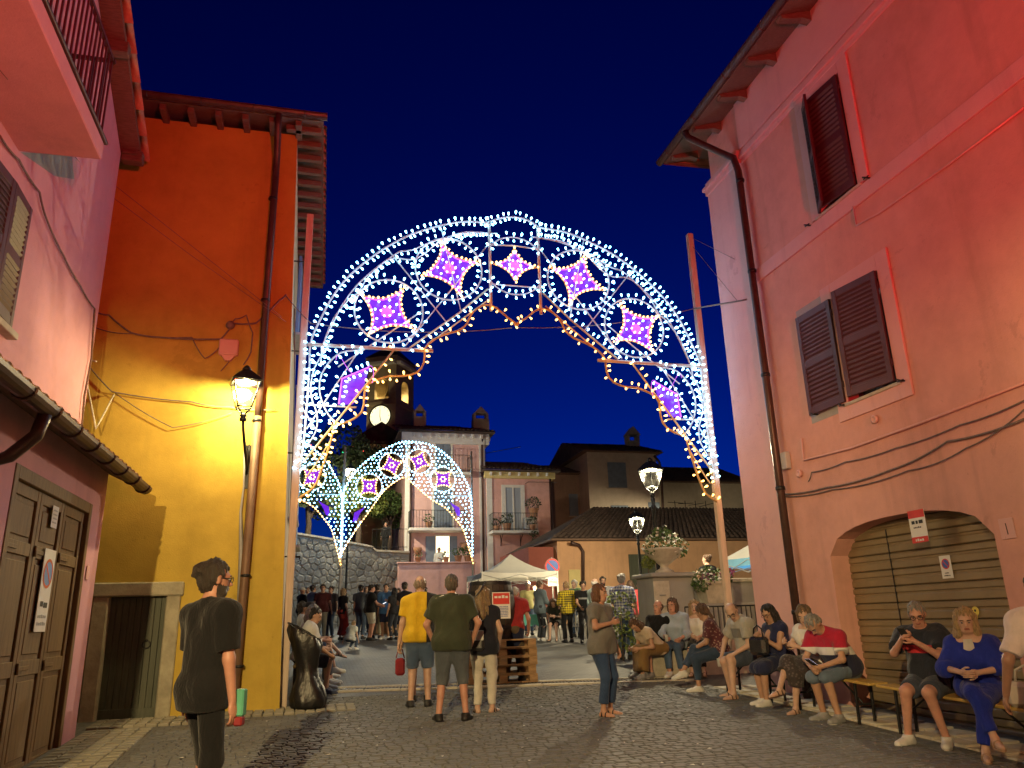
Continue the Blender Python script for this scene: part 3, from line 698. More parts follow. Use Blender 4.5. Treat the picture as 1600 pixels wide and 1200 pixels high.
wire('wall_cable', [PX(x, y, XU + .03) for x, y in ((0, 212), (30, 250), (62, 300), (72, 340), (100, 400), (125, 445), (148, 482))], .016, None, 0.02, label='thick black cable descending the rose wall below the balcony')
wire('wall_cable', [PX(x, y, XU + .04) for x, y in ((148, 482), (143, 560), (132, 620), (126, 690))], .02, m_soffit, 0.0, label='cable bundle hanging down the outer corner of the rose house')

# ================================================================== ochre house with cream flank
YO = 11.8
oh = thing('ochre_house', 'tall ochre plastered house with cream flank and low green door', 'house', (-2, YO, .4))
def xc(z): return -0.38 - (z - .5) * 0.027         # battered corner
b = MB(); zt = 9.62; NZ = 12
xd0, xd1, zd1 = PY(172, 930, YO).x, PY(262, 930, YO).x, PY(215, 932, YO).z
# facade in two pieces round the door, with reveal
zs = [-.4] + [zd1] + [zd1 + (zt - zd1) * k / NZ for k in range(1, NZ + 1)]
b.quad((-4.6, YO, -.4), (xd0, YO, -.4), (xd0, YO, zd1), (-4.6, YO, zd1)); b.quad((xd1, YO, -.4), (xc(-.4), YO, -.4), (xc(zd1), YO, zd1), (xd1, YO, zd1))
for za, zc in zip(zs[1:-1], zs[2:]): b.quad((-4.6, YO, za), (xc(za), YO, za), (xc(zc), YO, zc), (-4.6, YO, zc))
b.quad((xd0, YO, -.4), (xd0, YO + .25, -.4), (xd0, YO + .25, zd1), (xd0, YO, zd1)); b.quad((xd1, YO + .25, -.4), (xd1, YO, -.4), (xd1, YO, zd1), (xd1, YO + .25, zd1)); b.quad((xd0, YO, zd1), (xd0, YO + .25, zd1), (xd1, YO + .25, zd1), (xd1, YO, zd1))
child('facade', b, m_ochre, oh)
b = MB(); YE = 18.2
b.quad((xc(-.4) - .002, YO + .004, -.4), (xc(-.4) - .1, YE, -.4), (xc(zt) - .1, YE, zt), (xc(zt) - .002, YO + .004, zt)); b.quad((xc(-.4) - .1, YE, -.4), (-4.6, YE, -.4), (-4.6, YE, zt), (xc(zt) - .1, YE, zt)); b.quad((-4.6, YO, zt), (xc(zt), YO, zt), (xc(zt) - .1, YE, zt), (-4.6, YE, zt))
child('flank_wall', b, m_cream, oh)
# stone door frame and plank door
b = MB(); lz = PY(215, 910, YO).z; xl0, xl1 = PY(148, 925, YO).x, PY(284, 925, YO).x
b.bbox((xl0, YO - .06, -.2), (xd0 + .004, YO + .1, zd1), .015); b.bbox((xd1 - .004, YO - .06, -.2), (xl1, YO + .1, zd1), .015); b.bbox((xl0 - .03, YO - .075, zd1), (xl1 + .03, YO + .1, lz), .018)
df = child('door', b, m_stone_frame, oh); df['label'] = 'low weathered green plank door in a mossy stone frame'
npl = 9
for k in range(npl):
    xa = xd0 + (xd1 - xd0) * k / npl; bb = MB(); bb.bbox((xa + .002, YO + .08 + random.uniform(0, .004), .36), (xa + (xd1 - xd0) / npl - .002, YO + .11, zd1 - .005), .004); child('plank', bb, m_door_green, df)
b = MB(); b.bbox((xd0, YO + .07, .36), (xd1, YO + .082, .62), .004); child('kick_board', b, m_door_green, df)
b = MB(); b.box((xd0, YO + .112, 0), (xd1, YO + .13, zd1)); child('backing', b, m_void, df)
b = MB(); c_ = Vector((xd1 - .22, YO + .07, 1.42)); b.tube([c_ + Vector((math.cos(R(a)) * .05, -.01, math.sin(R(a)) * .05)) for a in range(0, 360, 30)], .009, 5, closed=True); b.ball(c_ + Vector((0, 0, .05)), .018); child('ring_handle', b, m_dark_iron, df)
b = MB(); b.bbox((xd0 - .05, YO - .28, gz(YO) - .1), (xd1 + .05, YO + .05, gz(YO) - .03), .01); child('threshold', b, m_stone_frame, df)
# roof edge: soffit, rafters, gutter
b = MB(); zs0 = 9.62; xe_, ye_ = -0.2, 11.35
b.quad((-4.6, ye_, zs0 + .02), (xe_, ye_, zs0 + .02), (xe_, YO + .2, zs0 + .16), (-4.6, YO + .2, zs0 + .16)); b.quad((xe_, ye_, zs0 + .02), (xe_ + .08, YE, zs0 + .02), (-.9, YE, zs0 + .2), (-.9, ye_, zs0 + .2))
b.quad((-4.6, ye_, zs0 + .02), (-4.6, ye_, zs0 + .1), (xe_, ye_, zs0 + .1), (xe_, ye_, zs0 + .02)); b.quad((xe_, ye_, zs0 + .02), (xe_, ye_, zs0 + .1), (xe_ + .08, YE, zs0 + .1), (xe_ + .08, YE, zs0 + .02))
b.quad((xe_ + .08, YE, zs0 + .02), (xe_ + .08, YE, zs0 + .1), (-4.6, YE, zs0 + .1), (-4.6, YE, zs0 + .02))
ev = child('eave', b, m_soffit, oh)
for k in range(10):
    bb = MB(); xx = -.6 - k * .42; bb.bbox((xx - .05, ye_ + .06, zs0 - .07), (xx + .05, YO + .05, zs0 + .03), .008); child('rafter', bb, m_soffit, ev)
for k in range(16):
    bb = MB(); yy = YO - .2 + k * .42; bb.bbox((-.8, yy - .05, zs0 - .07), (xe_ - .03 + .01 * k * .4, yy + .05, zs0 + .03), .008); child('rafter', bb, m_soffit, ev)
for k in range(26):
    yy = ye_ + .4 + k * .25; bb = MB(); xx = xe_ + .0122 * (yy - ye_)
    pts = [(math.cos(R(a)) * .11, math.sin(R(a)) * .08) for a in range(0, 181, 30)]
    vs = [Vector((xx + .05, yy + a, zs0 + .11 + c)) for a, c in pts] + [Vector((-.7, yy + a, zs0 + .26 + c)) for a, c in pts]
    bb._add(vs, [(i, i + 7, i + 8, i + 1) for i in range(6)] + [tuple(reversed(range(7)))], True); child('tile', bb, m_tile, ev)
rf = MB(); rf.quad((xe_, ye_, zs0 + .12), (xe_ + .08, YE, zs0 + .12), (-2.4, YE, zs0 + .5), (-2.4, ye_ + 2.2, zs0 + .5)); rf.quad((-4.7, ye_, zs0 + .12), (xe_, ye_, zs0 + .12), (-2.4, ye_ + 2.2, zs0 + .5), (-4.7, ye_ + 2.2, zs0 + .5)); child('roof', rf, m_tile, oh)
b = MB(); g_ = [(ye_ - .08 + .08 * math.cos(math.pi + math.pi * k / 8), zs0 + .08 + .085 * math.sin(math.pi + math.pi * k / 8)) for k in range(9)]
for (ya, za), (yb2, zb2) in zip(g_[:-1], g_[1:]): b.quad((-4.6, ya, za), (-4.6, yb2, zb2), (xe_ + .06, yb2, zb2), (xe_ + .06, ya, za), smooth=True)
b.quad(*[(xe_ + .06, y, z) for y, z in g_])
for k in range(5): b.tube([(-.5 - k * .8, ye_ - .08 + .087 * math.cos(math.pi + math.pi * j / 8), zs0 + .08 + .092 * math.sin(math.pi + math.pi * j / 8)) for j in range(9)], .009, 4)
child('gutter', b, m_brown_metal, oh)
xp = PY(430, 300, YO - .1).x
b = MB(); b.tube([(xp, ye_ - .08, zs0), (xp, ye_ - .02, zs0 - .2), (xp - .01, YO - .12, zs0 - .5), (xp - .01, YO - .1, 8.6), (-.93, YO - .1, 4.6)], .055, 9); dp = child('downpipe', b, m_brown_metal, oh)
m_rust = plain('rust_brown_pipe', (0.20, 0.12, 0.075), .55, .2, var=.35, scale=3)
b = MB(); b.tube([(-.93, YO - .1, 4.62), (-.95, YO - .1, 2.3), (-.97, YO - .1, .3)], .06, 9); child('downpipe', b, m_rust, oh)
for zz in (1.1, 2.3, 4.55, 6.5, 8.3):
    b = MB(); b.lathe([(.064, -.02), (.072, -.015), (.072, .015), (.064, .02)], 10, (-.94, YO - .1, zz)); b.box((-.96, YO - .06, zz - .015), (-.92, YO, zz + .015)); child('pipe_clip', b, m_dark_iron, dp)
b = MB(); b.tube([PY(382, 690, YO - .04), PY(381, 760, YO - .04), PY(376, 800, YO - .04), PY(377, 860, YO - .06), PY(372, 1000, YO - .07)], [.012, .014, .02, .035, .035], 7); child('conduit', b, m_grey_pipe, oh)
# blue shutters and ledges on the grazing cream flank
for z0, z1, y0 in ((6.6, 8.1, 13.3), (3.4, 4.8, 13.6), (6.5, 7.9, 16.2), (3.2, 4.6, 16.4)):
    for k in (0, 1):
        b = MB(); xx = xc(z0) + .01; b.bbox((xx, y0 + k * .42, z0), (xx + .05, y0 + k * .42 + .4, z1), .006); child('shutter', b, plain('blue_shutter_paint', (.12, .22, .42), .5), oh)
    b = MB(); b.bbox((xc(z0) - .02, y0 - .1, z0 - .08), (xc(z0) + .14, y0 + 1.0, z0 - .03), .006); child('window_sill', b, m_grey_pipe, oh)
for zz, y0 in ((7.55, 12.4), (6.0, 12.6), (4.2, 12.3), (2.6, 12.2)):
    b = MB(); b.tube([(xc(zz) - .02, y0, zz), (xc(zz) + .22, y0, zz)], .012, 5); b.tube([(xc(zz) + .2, y0, zz), (xc(zz) + .22, y0, zz - .06), (xc(zz) + .18, y0, zz - .08)], .008, 5); child('iron_bracket', b, m_dark_iron, oh)
wire('wall_cable', [Vector((xc(6.5) + .03, 12.2, 6.6)), Vector((xc(5) + .05, 12.4, 5.2)), Vector((xc(4) + .05, 12.4, 4.4)), Vector((xc(2) + .04, 12.3, 1.5))], .014, None, .0, label='twisted cable running down the cream flank behind the arch post')
# wall cables, knot and junction box on the ochre facade
yk = YO - .05
wire('wall_cable', [PY(x, y, yk) for x, y in ((150, 487), (170, 492), (205, 520), (250, 527), (345, 530), (365, 505), (400, 505), (438, 468), (447, 460))], .02, None, .015, label='thick cable bundle crossing the ochre facade above the street lantern')
wire('wall_cable', [PY(x, y, yk) for x, y in ((150, 512), (205, 521), (300, 527), (320, 560), (345, 540))], .012, None, .03, label='looped slack cable below the bundle on the ochre facade')
wire('wall_cable', [PY(x, y, yk) for x, y in ((345, 580), (358, 565), (345, 545))], .01, None, .0, label='short cable tail under the junction box on the ochre facade')
wire('wall_cable', [PY(x, y, yk) for x, y in ((355, 508), (368, 498), (385, 492), (395, 520), (392, 550), (380, 570))], .014, None, .02, label='tangled cable loop round the junction box above the lantern')
wire('wall_cable', [PY(x, y, yk) for x, y in ((130, 560), (175, 612), (300, 628), (360, 636), (430, 640))], .013, None, .02, label='straight cable line across the ochre facade at lantern height')
wire('wall_cable', [PY(x, y, yk) for x, y in ((180, 614), (270, 668), (362, 645))], .008, None, .03, label='thin slack wire hanging below the lantern line')
wire('wall_cable', [Vector((XU + .05, 11.2, 5.2)), PY(128, 560, 11.3), PY(150, 670, 11.4), PY(178, 617, yk)], .018, m_travertine, .0, label='pale cable loop bracing the corner between rose and ochre houses')
b = MB(); p = PY(358, 546, YO); b.bbox((p.x - .14, YO - .1, p.z - .12), (p.x + .14, YO, p.z + .14), .02); b.prism([(p.x - .10, YO - .09, p.z - .12), (p.x + .10, YO - .09, p.z - .12), (p.x + .04, YO - .09, p.z - .2), (p.x - .04, YO - .09, p.z - .2)], (0, .08, 0)); child('junction_box', b, m_pink_trim, oh)
b = MB(); p = PY(360, 508, YO - .04); b.ball(p, .07); child('junction_box', b, m_cable, oh)
wire('overhead_wire', [PX(0, 85, XU + .3), PY(165, 278, 11.3), PY(440, 495, YO - .15)], .006, None, .0, label='thin wire slanting from the balcony to the ochre corner')
wire('overhead_wire', [PX(0, 110, XU + .3), PY(165, 300, 11.3), PY(300, 400, YO - .3), PY(447, 503, YO - .15)], .006, None, .0, label='second thin wire slanting beneath the balcony wire')
print('near houses', time.time() - T0)
# ================================================================== second street: houses round the piazza
m_house_pink = stucco('old_rose_stucco', (0.60, 0.38, 0.36), var=0.12)
m_house_pink2 = stucco('peeling_rose_stucco', (0.62, 0.36, 0.32), var=0.2, peel=(0.55, 0.48, 0.42))
m_house_tan = stucco('tan_stucco', (0.46, 0.38, 0.31), var=0.2)
m_house_orange = stucco('orange_stucco', (0.56, 0.33, 0.19), var=0.15)
m_house_yellow = stucco('pale_yellow_stucco', (0.58, 0.48, 0.22), var=0.12)
m_white_trim = plain('white_plaster_trim', (0.66, 0.64, 0.6), .8, var=.1)
m_tower = stucco('tower_plaster', (0.40, 0.34, 0.22), var=.25)
def coppi(name, parent, p00, p10, p01, p11, m, step=.22, rows=None, r=.085):
    """curved clay tiles: p00-p10 is the eave, p01-p11 the ridge; every course its own short piece"""
    p00, p10, p01, p11 = map(Vector, (p00, p10, p01, p11)); b = MB(); n = max(2, int((p10 - p00).length / step)); ln = ((p01 - p00).length + (p11 - p10).length) / 2
    rw = rows or max(1, int(ln / .38)); nrm = (p10 - p00).cross(p01 - p00).normalized()
    if nrm.z < 0: nrm = -nrm
    b.quad(p00, p10, p11, p01); e = (p10 - p00).normalized()
    for i in range(n):
        s_ = (i + .5) / n; a = p00.lerp(p10, s_); c = p01.lerp(p11, s_)
        for j in range(rw):
            q0 = a.lerp(c, j / rw); q1 = a.lerp(c, (j + 1.06) / rw); up0 = nrm * random.uniform(.01, .035); jx = e * random.uniform(-.012, .012)
            vs = []
            for q, k_, u_ in ((q0, 1.0, up0 + nrm * .012), (q1, .86, up0 * .4)):
                for ang in (0, 45, 90, 135, 180): vs.append(q + jx + e * (math.cos(R(ang)) * r * k_) + nrm * (math.sin(R(ang)) * r * .85 * k_) + u_)
            b._add(vs, [(k, k + 1, k + 6, k + 5) for k in range(4)] + [(4, 3, 2, 1, 0)], True)
    o = child(name, b, m, parent); o['kind'] = 'stuff'; return o
def winset(parent, x0, x1, z0, z1, y, m_sh, frame=.12, shut=True, lit=None, N=-1, glassm=None):
    """window or balcony door on a wall that faces -Y"""
    b = MB(); b.box((x0, y - .015, z0), (x1, y - .006, z1)); wn = child('window', b, lit or glassm or m_glass, parent)
    b = MB(); e = .05
    b.bbox((x0 - frame, y - e, z0 - (frame if z0 > 0 else 0)), (x0, y + .02, z1 + frame), .006); b.bbox((x1, y - e, z0 - frame), (x1 + frame, y + .02, z1 + frame), .006); b.bbox((x0, y - e + .002, z1), (x1, y + .02, z1 + frame), .006)
    child('frame', b, m_white_trim, wn)
    if shut:
        wd = (x1 - x0) / 2
        for xa in (x0 + .01, x0 + wd + .005):
            b = MB(); b.bbox((xa, y - .06, z0), (xa + wd - .015, y - .02, z1), .006)
            k = 0
            while z0 + .15 + k * .12 < z1 - .15: b.box((xa + .08, y - .068, z0 + .15 + k * .12), (xa + wd - .095, y - .055, z0 + .23 + k * .12)); k += 1
            child('shutter', b, m_sh, wn)
    return wn
def railing(parent, pts, z0, h_=.95, step=.13, m=None, r=.009):
    m = m or m_dark_iron; b = MB(); rl = None; pts = [Vector((p[0], p[1], 0)) for p in pts]
    for a, c in zip(pts[:-1], pts[1:]):
        for zz in (z0 + .08, z0 + h_): b.tube([(a.x, a.y, zz), (c.x, c.y, zz)], .015, 5)
    rl = child('railing', b, m, parent)
    for a, c in zip(pts[:-1], pts[1:]):
        n = max(1, int((c - a).length / step)); bb0 = None
        for k in range(n + 1):
            p = a.lerp(c, k / n); bb = MB(); bb.tube([(p.x, p.y, z0), (p.x, p.y, z0 + h_)], r, 4); child('baluster', bb, m, rl)
    return rl
YH = 43.0
def H(px, py, y=YH): return PY(px, py, y)
# ---- rose corner house (main block)
hs_ = thing('corner_house', 'pale rose three-storey house with white cornice and blue-grey shutters', 'house', (6.8, YH, gz(YH)))
xa, xb = H(634, 800).x, H(757, 800).x; zt = H(700, 678).z
b = MB(); b.box((xa, YH, .5), (xb, YH + 9, zt)); child('wall', b, m_house_pink, hs_)
b = MB(); b.bbox((xa - .06, YH - .08, 1.5), (xa + .3, YH + .02, zt - .6), .01); b.bbox((xb - .28, YH - .08, 1.5), (xb + .06, YH + .02, zt - .6), .01); b.bbox((xb + .002, YH - .08, 1.5), (xb + .07, YH + .35, zt - .6), .01); child('corner_trim', b, m_white_trim, hs_)
b = MB(); b.bbox((xa - .3, YH - .25, zt - .62), (xb + .1, YH, zt), .02); b.bbox((xb + .004, YH - .25, zt - .62), (xb + .3, YH + 9, zt), .02); co = child('cornice', b, m_white_trim, hs_)
for k in range(9):
    bb = MB(); xx = xa + .3 + k * (xb - xa - .3) / 8.5; bb.bbox((xx, YH - .42, zt - .3), (xx + .14, YH - .25, zt - .06), .01); child('modillion', bb, m_white_trim, co)
for k in range(12):
    bb = MB(); yy = YH + .2 + k * .72; bb.bbox((xb + .3, yy, zt - .3), (xb + .46, yy + .14, zt - .06), .01); child('modillion', bb, m_white_trim, co)
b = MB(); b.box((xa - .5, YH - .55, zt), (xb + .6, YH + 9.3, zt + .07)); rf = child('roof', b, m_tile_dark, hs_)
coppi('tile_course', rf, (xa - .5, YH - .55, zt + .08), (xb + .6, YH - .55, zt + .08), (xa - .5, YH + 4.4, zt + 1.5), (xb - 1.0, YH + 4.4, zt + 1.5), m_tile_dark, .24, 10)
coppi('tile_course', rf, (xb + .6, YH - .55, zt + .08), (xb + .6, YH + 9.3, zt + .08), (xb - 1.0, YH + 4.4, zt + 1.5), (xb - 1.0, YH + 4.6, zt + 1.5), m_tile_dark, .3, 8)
for px_, w_ in ((750, .5), (655, .38)):
    p = H(px_, 655, YH + 3); b = MB(); b.bbox((p.x - w_, YH + 2.6, zt + .3), (p.x + w_, YH + 3.3, zt + 1.7), .02); b.prism([(p.x - w_ * .9, YH + 2.65, zt + 2.05), (p.x + w_ * .9, YH + 2.65, zt + 2.05), (p.x, YH + 2.65, zt + 2.5)], (0, .6, 0))
    for sx in (-1, 1): b.box((p.x + sx * w_ * .8 - .08, YH + 2.7, zt + 1.7), (p.x + sx * w_ * .8 + .08, YH + 3.2, zt + 2.05))
    child('chimney', b, m_house_tan, rf)
zf2, zf1, zf0 = H(690, 742).z, H(690, 828).z, H(690, 880).z      # balcony floors and terrace parapet
winset(hs_, H(681, 700).x, H(704, 700).x, zf2 + .05, H(690, 682).z, YH, m_shutter_grey); winset(hs_, H(678, 790).x, H(706, 790).x, zf1 + .05, H(690, 758).z, YH, m_shutter_grey)
m_litroom = emis('lit_room_wall', (1.0, 0.78, 0.45), 1.6)
zt0 = H(690, 838).z
wn = winset(hs_, H(681, 860).x, H(702, 860).x, gz(YH) + 2.0, zt0, YH, m_shutter_grey, .08, False, lit=m_litroom)
for xa_, xb_ in ((H(665, 860).x, H(680, 860).x), (H(702, 860).x, H(714, 860).x)):
    b = MB(); b.bbox((xa_, YH - .08, gz(YH) + 2.0), (xb_, YH - .03, zt0), .008); child('shutter', b, m_shutter_grey, hs_)
for (x0, x1, zf) in ((H(681, 742).x - .6, H(732, 742).x, zf2), (H(636, 828).x, H(726, 828).x, zf1)):
    b = MB(); b.bbox((x0, YH - 1.1, zf - .16), (x1, YH, zf), .02); bl = child('balcony', b, m_white_trim, hs_)
    railing(bl, [(x0 + .05, YH), (x0 + .05, YH - 1.05), (x1 - .05, YH - 1.05), (x1 - .05, YH)], zf, .95, .16)
b = MB(); ztp = H(690, 880, YH - 2.6).z; x0, x1 = H(622, 885, YH - 2.6).x, H(742, 885, YH - 2.6).x
b.bbox((x0, YH - 2.6, .8), (x1, YH - 2.3, ztp), .03); b.box((x0, YH - 2.3, .8), (x1, YH, zf0 - 1.0)); b.bbox((x0 - .06, YH - 2.68, ztp), (x1 + .06, YH - 2.22, ztp + .07), .015); child('terrace_parapet', b, m_house_pink2, hs_)
b = MB(); b.tube([(xb - .1, YH - .3, zt - .05), (xb - .12, YH - .14, zt - .7), (xb - .12, YH - .14, 2)], .06, 7); child('downpipe', b, m_brown_metal, hs_)
b = MB(); b.tube([(xa + .25, YH - .15, zt - .1), (xa + .25, YH - .15, 2)], .06, 7); child('downpipe', b, m_brown_metal, hs_)
b = MB(); xx = xb + .004; b.box((xx, YH + 3.6, H(757, 700).z - .6), (xx + .03, YH + 4.5, H(757, 690).z + .6)); child('window', b, m_glass, hs_)
b = MB(); zz = H(760, 707).z; b.tube([(xb + .1, YH + .3, zz), (xb + 2.2, YH - .2, zz + .35)], .02, 5); b.tube([(xb + .2, YH + .3, zz - .5), (xb + .2, YH + .3, zz + .2)], .02, 5); child('aerial', b, m_dark_iron, hs_)
# ---- balcony wing
YW = YH - .6; wg = thing('balcony_wing', 'lower rose wing with tiled roof and plant-filled balcony', 'house', (10.5, YW, gz(YW)))
xa2, xb2 = PY(762, 800, YW).x, PY(862, 800, YW).x; zw = PY(800, 738, YW).z
b = MB(); b.box((xa2, YW, .5), (xb2, YW + 7.5, zw)); child('wall', b, m_house_pink2, wg)
b = MB(); b.bbox((xa2 - .05, YW - .05, 1.2), (xa2 + .28, YW, zw - .35), .01); child('corner_trim', b, m_white_trim, wg)
b = MB(); b.bbox((xa2 - .2, YW - .2, zw - .38), (xb2 + .05, YW, zw), .02); b.bbox((xb2 + .004, YW - .2, zw - .38), (xb2 + .25, YW + 7.5, zw), .02); co = child('cornice', b, m_house_yellow, wg)
for k in range(7):
    bb = MB(); xx = xa2 + .1 + k * (xb2 - xa2) / 6.8; bb.bbox((xx, YW - .36, zw - .24), (xx + .12, YW - .2, zw - .05), .01); child('modillion', bb, m_white_trim, co)
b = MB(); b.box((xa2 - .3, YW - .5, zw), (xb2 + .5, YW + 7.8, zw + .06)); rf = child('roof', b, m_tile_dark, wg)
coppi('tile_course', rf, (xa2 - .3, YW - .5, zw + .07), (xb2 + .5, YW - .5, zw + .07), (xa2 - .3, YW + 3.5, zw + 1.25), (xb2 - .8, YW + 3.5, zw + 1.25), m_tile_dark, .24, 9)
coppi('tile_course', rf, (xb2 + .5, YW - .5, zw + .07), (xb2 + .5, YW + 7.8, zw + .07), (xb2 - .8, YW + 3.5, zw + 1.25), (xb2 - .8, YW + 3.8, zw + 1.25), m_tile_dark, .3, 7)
zbw = PY(800, 832, YW).z; x0, x1 = PY(788, 790, YW).x, PY(816, 790, YW).x
wn = winset(wg, x0, x1, zbw + .05, PY(800, 762, YW).z, YW, m_shutter_grey, .16, False, glassm=plain('curtained_glass', (.32, .36, .42), .2, var=.1, scale=3, sc3=(6, 1, .3)))
for xx in (x0, (x0 + x1) / 2 - .04, x1 - .08): b = MB(); b.bbox((xx, YW - .05, zbw + .05), (xx + .08, YW - .016, PY(800, 762, YW).z), .004); child('mullion', b, m_white_trim, wn)
bx0, bx1 = PY(763, 835, YW).x, PY(834, 835, YW).x
b = MB(); b.bbox((bx0, YW - 1.1, zbw - .15), (bx1, YW, zbw), .02); bl = child('balcony', b, m_white_trim, wg); railing(bl, [(bx0 + .05, YW), (bx0 + .05, YW - 1.05), (bx1 - .05, YW - 1.05), (bx1 - .05, YW)], zbw, .95, .15)
for xx in (bx0 + .7, bx1 - .8):
    b = MB(); b.tube([(xx, YW, zbw - .7), (xx, YW - .25, zbw - .35), (xx, YW - .6, zbw - .16)], .02, 5); b.tube([(xx, YW - .02, zbw - .16), (xx, YW - .02, zbw - .75)], .02, 5); child('bracket', b, m_dark_iron, wg)
b = MB(); xx = bx1 - .45; b.bbox((xx - .25, YW - .8, zbw + .1), (xx + .25, YW - .5, zbw + .75), .02); ac = child('air_conditioner', b, m_white_trim, wg)
b = MB()
for k in range(7): b.box((xx - .2, YW - .815, zbw + .17 + k * .075), (xx + .2, YW - .80, zbw + .2 + k * .075))
child('grille', b, m_dark_iron, ac)
b = MB(); b.tube([(xb2 - .05, YW - .12, zw - .1), (xb2 - .05, YW - .12, 1.5)], .07, 7); child('downpipe', b, m_brown_metal, wg)
b = MB(); b.tube([(bx1 + .2, YW - .06, zbw + .25), (xb2 - .8, YW - .06, zbw - .25), (xb2, YW - .06, zbw - .45)], .02, 5); child('cable', b, m_cable, wg)
b = MB(); zz = PY(800, 756, YW).z; b.tube([(x1 + .2, YW - .1, zz), (x1 + .2, YW - .7, zz), (x1 + 1.9, YW - .7, zz)], .015, 5); child('awning_rod', b, m_dark_iron, wg)
# side windows on the wing's receding flank
b = MB(); xx = xb2 + .004; b.box((xx, YW + 3.2, PY(862, 800, YW).z + .3), (xx + .03, YW + 4.2, PY(862, 780, YW).z + .9)); child('window', b, m_shutter_grey, wg)
# ---- houses further right, in shade
def block(name, label, px0, px1, pyt, y, dep, m, roofm=m_tile_dark, roof_rise=1.4, over=.4, hip=False):
    x0, x1 = PY(px0, 850, y).x, PY(px1, 850, y).x; zt = PY((px0 + px1) / 2, pyt, y).z
    t = thing(name, label, 'house', ((x0 + x1) / 2, y, gz(y))); b = MB(); b.box((x0, y, .3), (x1, y + dep, zt)); child('wall', b, m, t)
    b = MB(); b.box((x0 - over, y - over, zt), (x1 + over, y + dep + over, zt + .07)); rf = child('roof', b, m_soffit, t)
    ins = min(2.2, (x1 - x0) * .3) if hip else 0
    coppi('tile_course', rf, (x0 - over, y - over, zt + .08), (x1 + over, y - over, zt + .08), (x0 - over + ins, y + dep / 2, zt + roof_rise), (x1 + over - ins, y + dep / 2, zt + roof_rise), roofm, .26, max(4, int(dep / 1.0)))
    b = MB(); b.quad((x0 - over, y + dep + over, zt + .08), (x0 - over + ins, y + dep / 2, zt + roof_rise), (x1 + over - ins, y + dep / 2, zt + roof_rise), (x1 + over, y + dep + over, zt + .08)); b.quad((x0 - over, y - over, zt + .08), (x0 - over + ins, y + dep / 2, zt + roof_rise), (x0 - over, y + dep + over, zt + .08)); b.quad((x1 + over, y - over, zt + .08), (x1 + over, y + dep + over, zt + .08), (x1 + over - ins, y + dep / 2, zt + roof_rise)); child('roof_slope', b, roofm, rf)
    return t, x0, x1, zt, rf
t, x0, x1, zt, rf = block('tan_house', 'tan plastered house with grey windows and tall chimney behind lamp posts', 925, 1036, 708, 50, 9, m_house_tan, roof_rise=1.6)
def grey_win(t, px0, px1, py0, py1, y, m=None):
    a = PY(px0, py1, y); c = PY(px1, py0, y); b = MB(); b.bbox((a.x, y - .06, a.z), (c.x, y - .01, c.z), .008); w_ = child('window', b, m or m_shutter_grey, t)
    for s0, s1 in ((.06, .47), (.53, .94)):
        b = MB(); xx0 = a.x + (c.x - a.x) * s0; xx1 = a.x + (c.x - a.x) * s1; b.bbox((xx0, y - .08, a.z + .1), (xx1, y - .055, c.z - .1), .006); child('shutter', b, m or m_shutter_grey, w_)
    b = MB(); b.bbox((a.x - .1, y - .14, a.z - .08), (c.x + .1, y - .005, a.z - .01), .008); child('window_sill', b, m_house_tan, w_)
grey_win(t, 951, 977, 723, 762, 50); grey_win(t, 956, 981, 790, 815, 50); grey_win(t, 1014, 1030, 785, 805, 50)
p = PY(991, 690, 53); b = MB(); b.bbox((p.x - .45, 53, zt + .3), (p.x + .45, 53.8, p.z + .1), .02); b.prism([(p.x - .55, 52.95, p.z + .55), (p.x + .55, 52.95, p.z + .55), (p.x, 52.95, p.z + 1.2)], (0, .9, 0))
for sx in (-1, 1): b.box((p.x + sx * .4 - .08, 53.05, p.z + .1), (p.x + sx * .4 + .08, 53.75, p.z + .55))
child('chimney', b, m_house_tan, rf)
b = MB(); q = PY(1022, 712, 49.8); b.tube([q, PY(1030, 722, 49.8), PY(1033, 735, 49.85), PY(1036, 800, 49.85)], .09, 7); child('downpipe', b, m_brown_metal, t)
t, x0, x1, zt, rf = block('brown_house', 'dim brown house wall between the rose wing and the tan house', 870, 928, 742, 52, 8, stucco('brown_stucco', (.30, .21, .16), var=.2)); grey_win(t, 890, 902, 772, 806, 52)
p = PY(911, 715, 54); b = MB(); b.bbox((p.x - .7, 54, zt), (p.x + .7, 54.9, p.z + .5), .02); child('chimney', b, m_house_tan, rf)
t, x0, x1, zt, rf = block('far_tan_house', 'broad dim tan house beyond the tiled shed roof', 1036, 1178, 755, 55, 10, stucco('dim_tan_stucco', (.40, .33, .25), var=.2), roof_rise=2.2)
for k in range(4):
    b = MB(); p = PY(1055 + k * 16, 792, 46); b.tube([(p.x, 46, p.z - 1.0), (p.x, 46, p.z + .4)], .025, 5); b.tube([(p.x - .5, 46, p.z + .3 - .1 * k), (p.x + .6, 46, p.z + .25)], .02, 4)
    tag(obj('roof_aerial', b, m_dark_iron), ('first', 'second', 'third', 'fourth')[k] + ' thin roof aerial from the tall lamp post, on the dark tiles', 'aerial', 'aerials above the tiled shed')
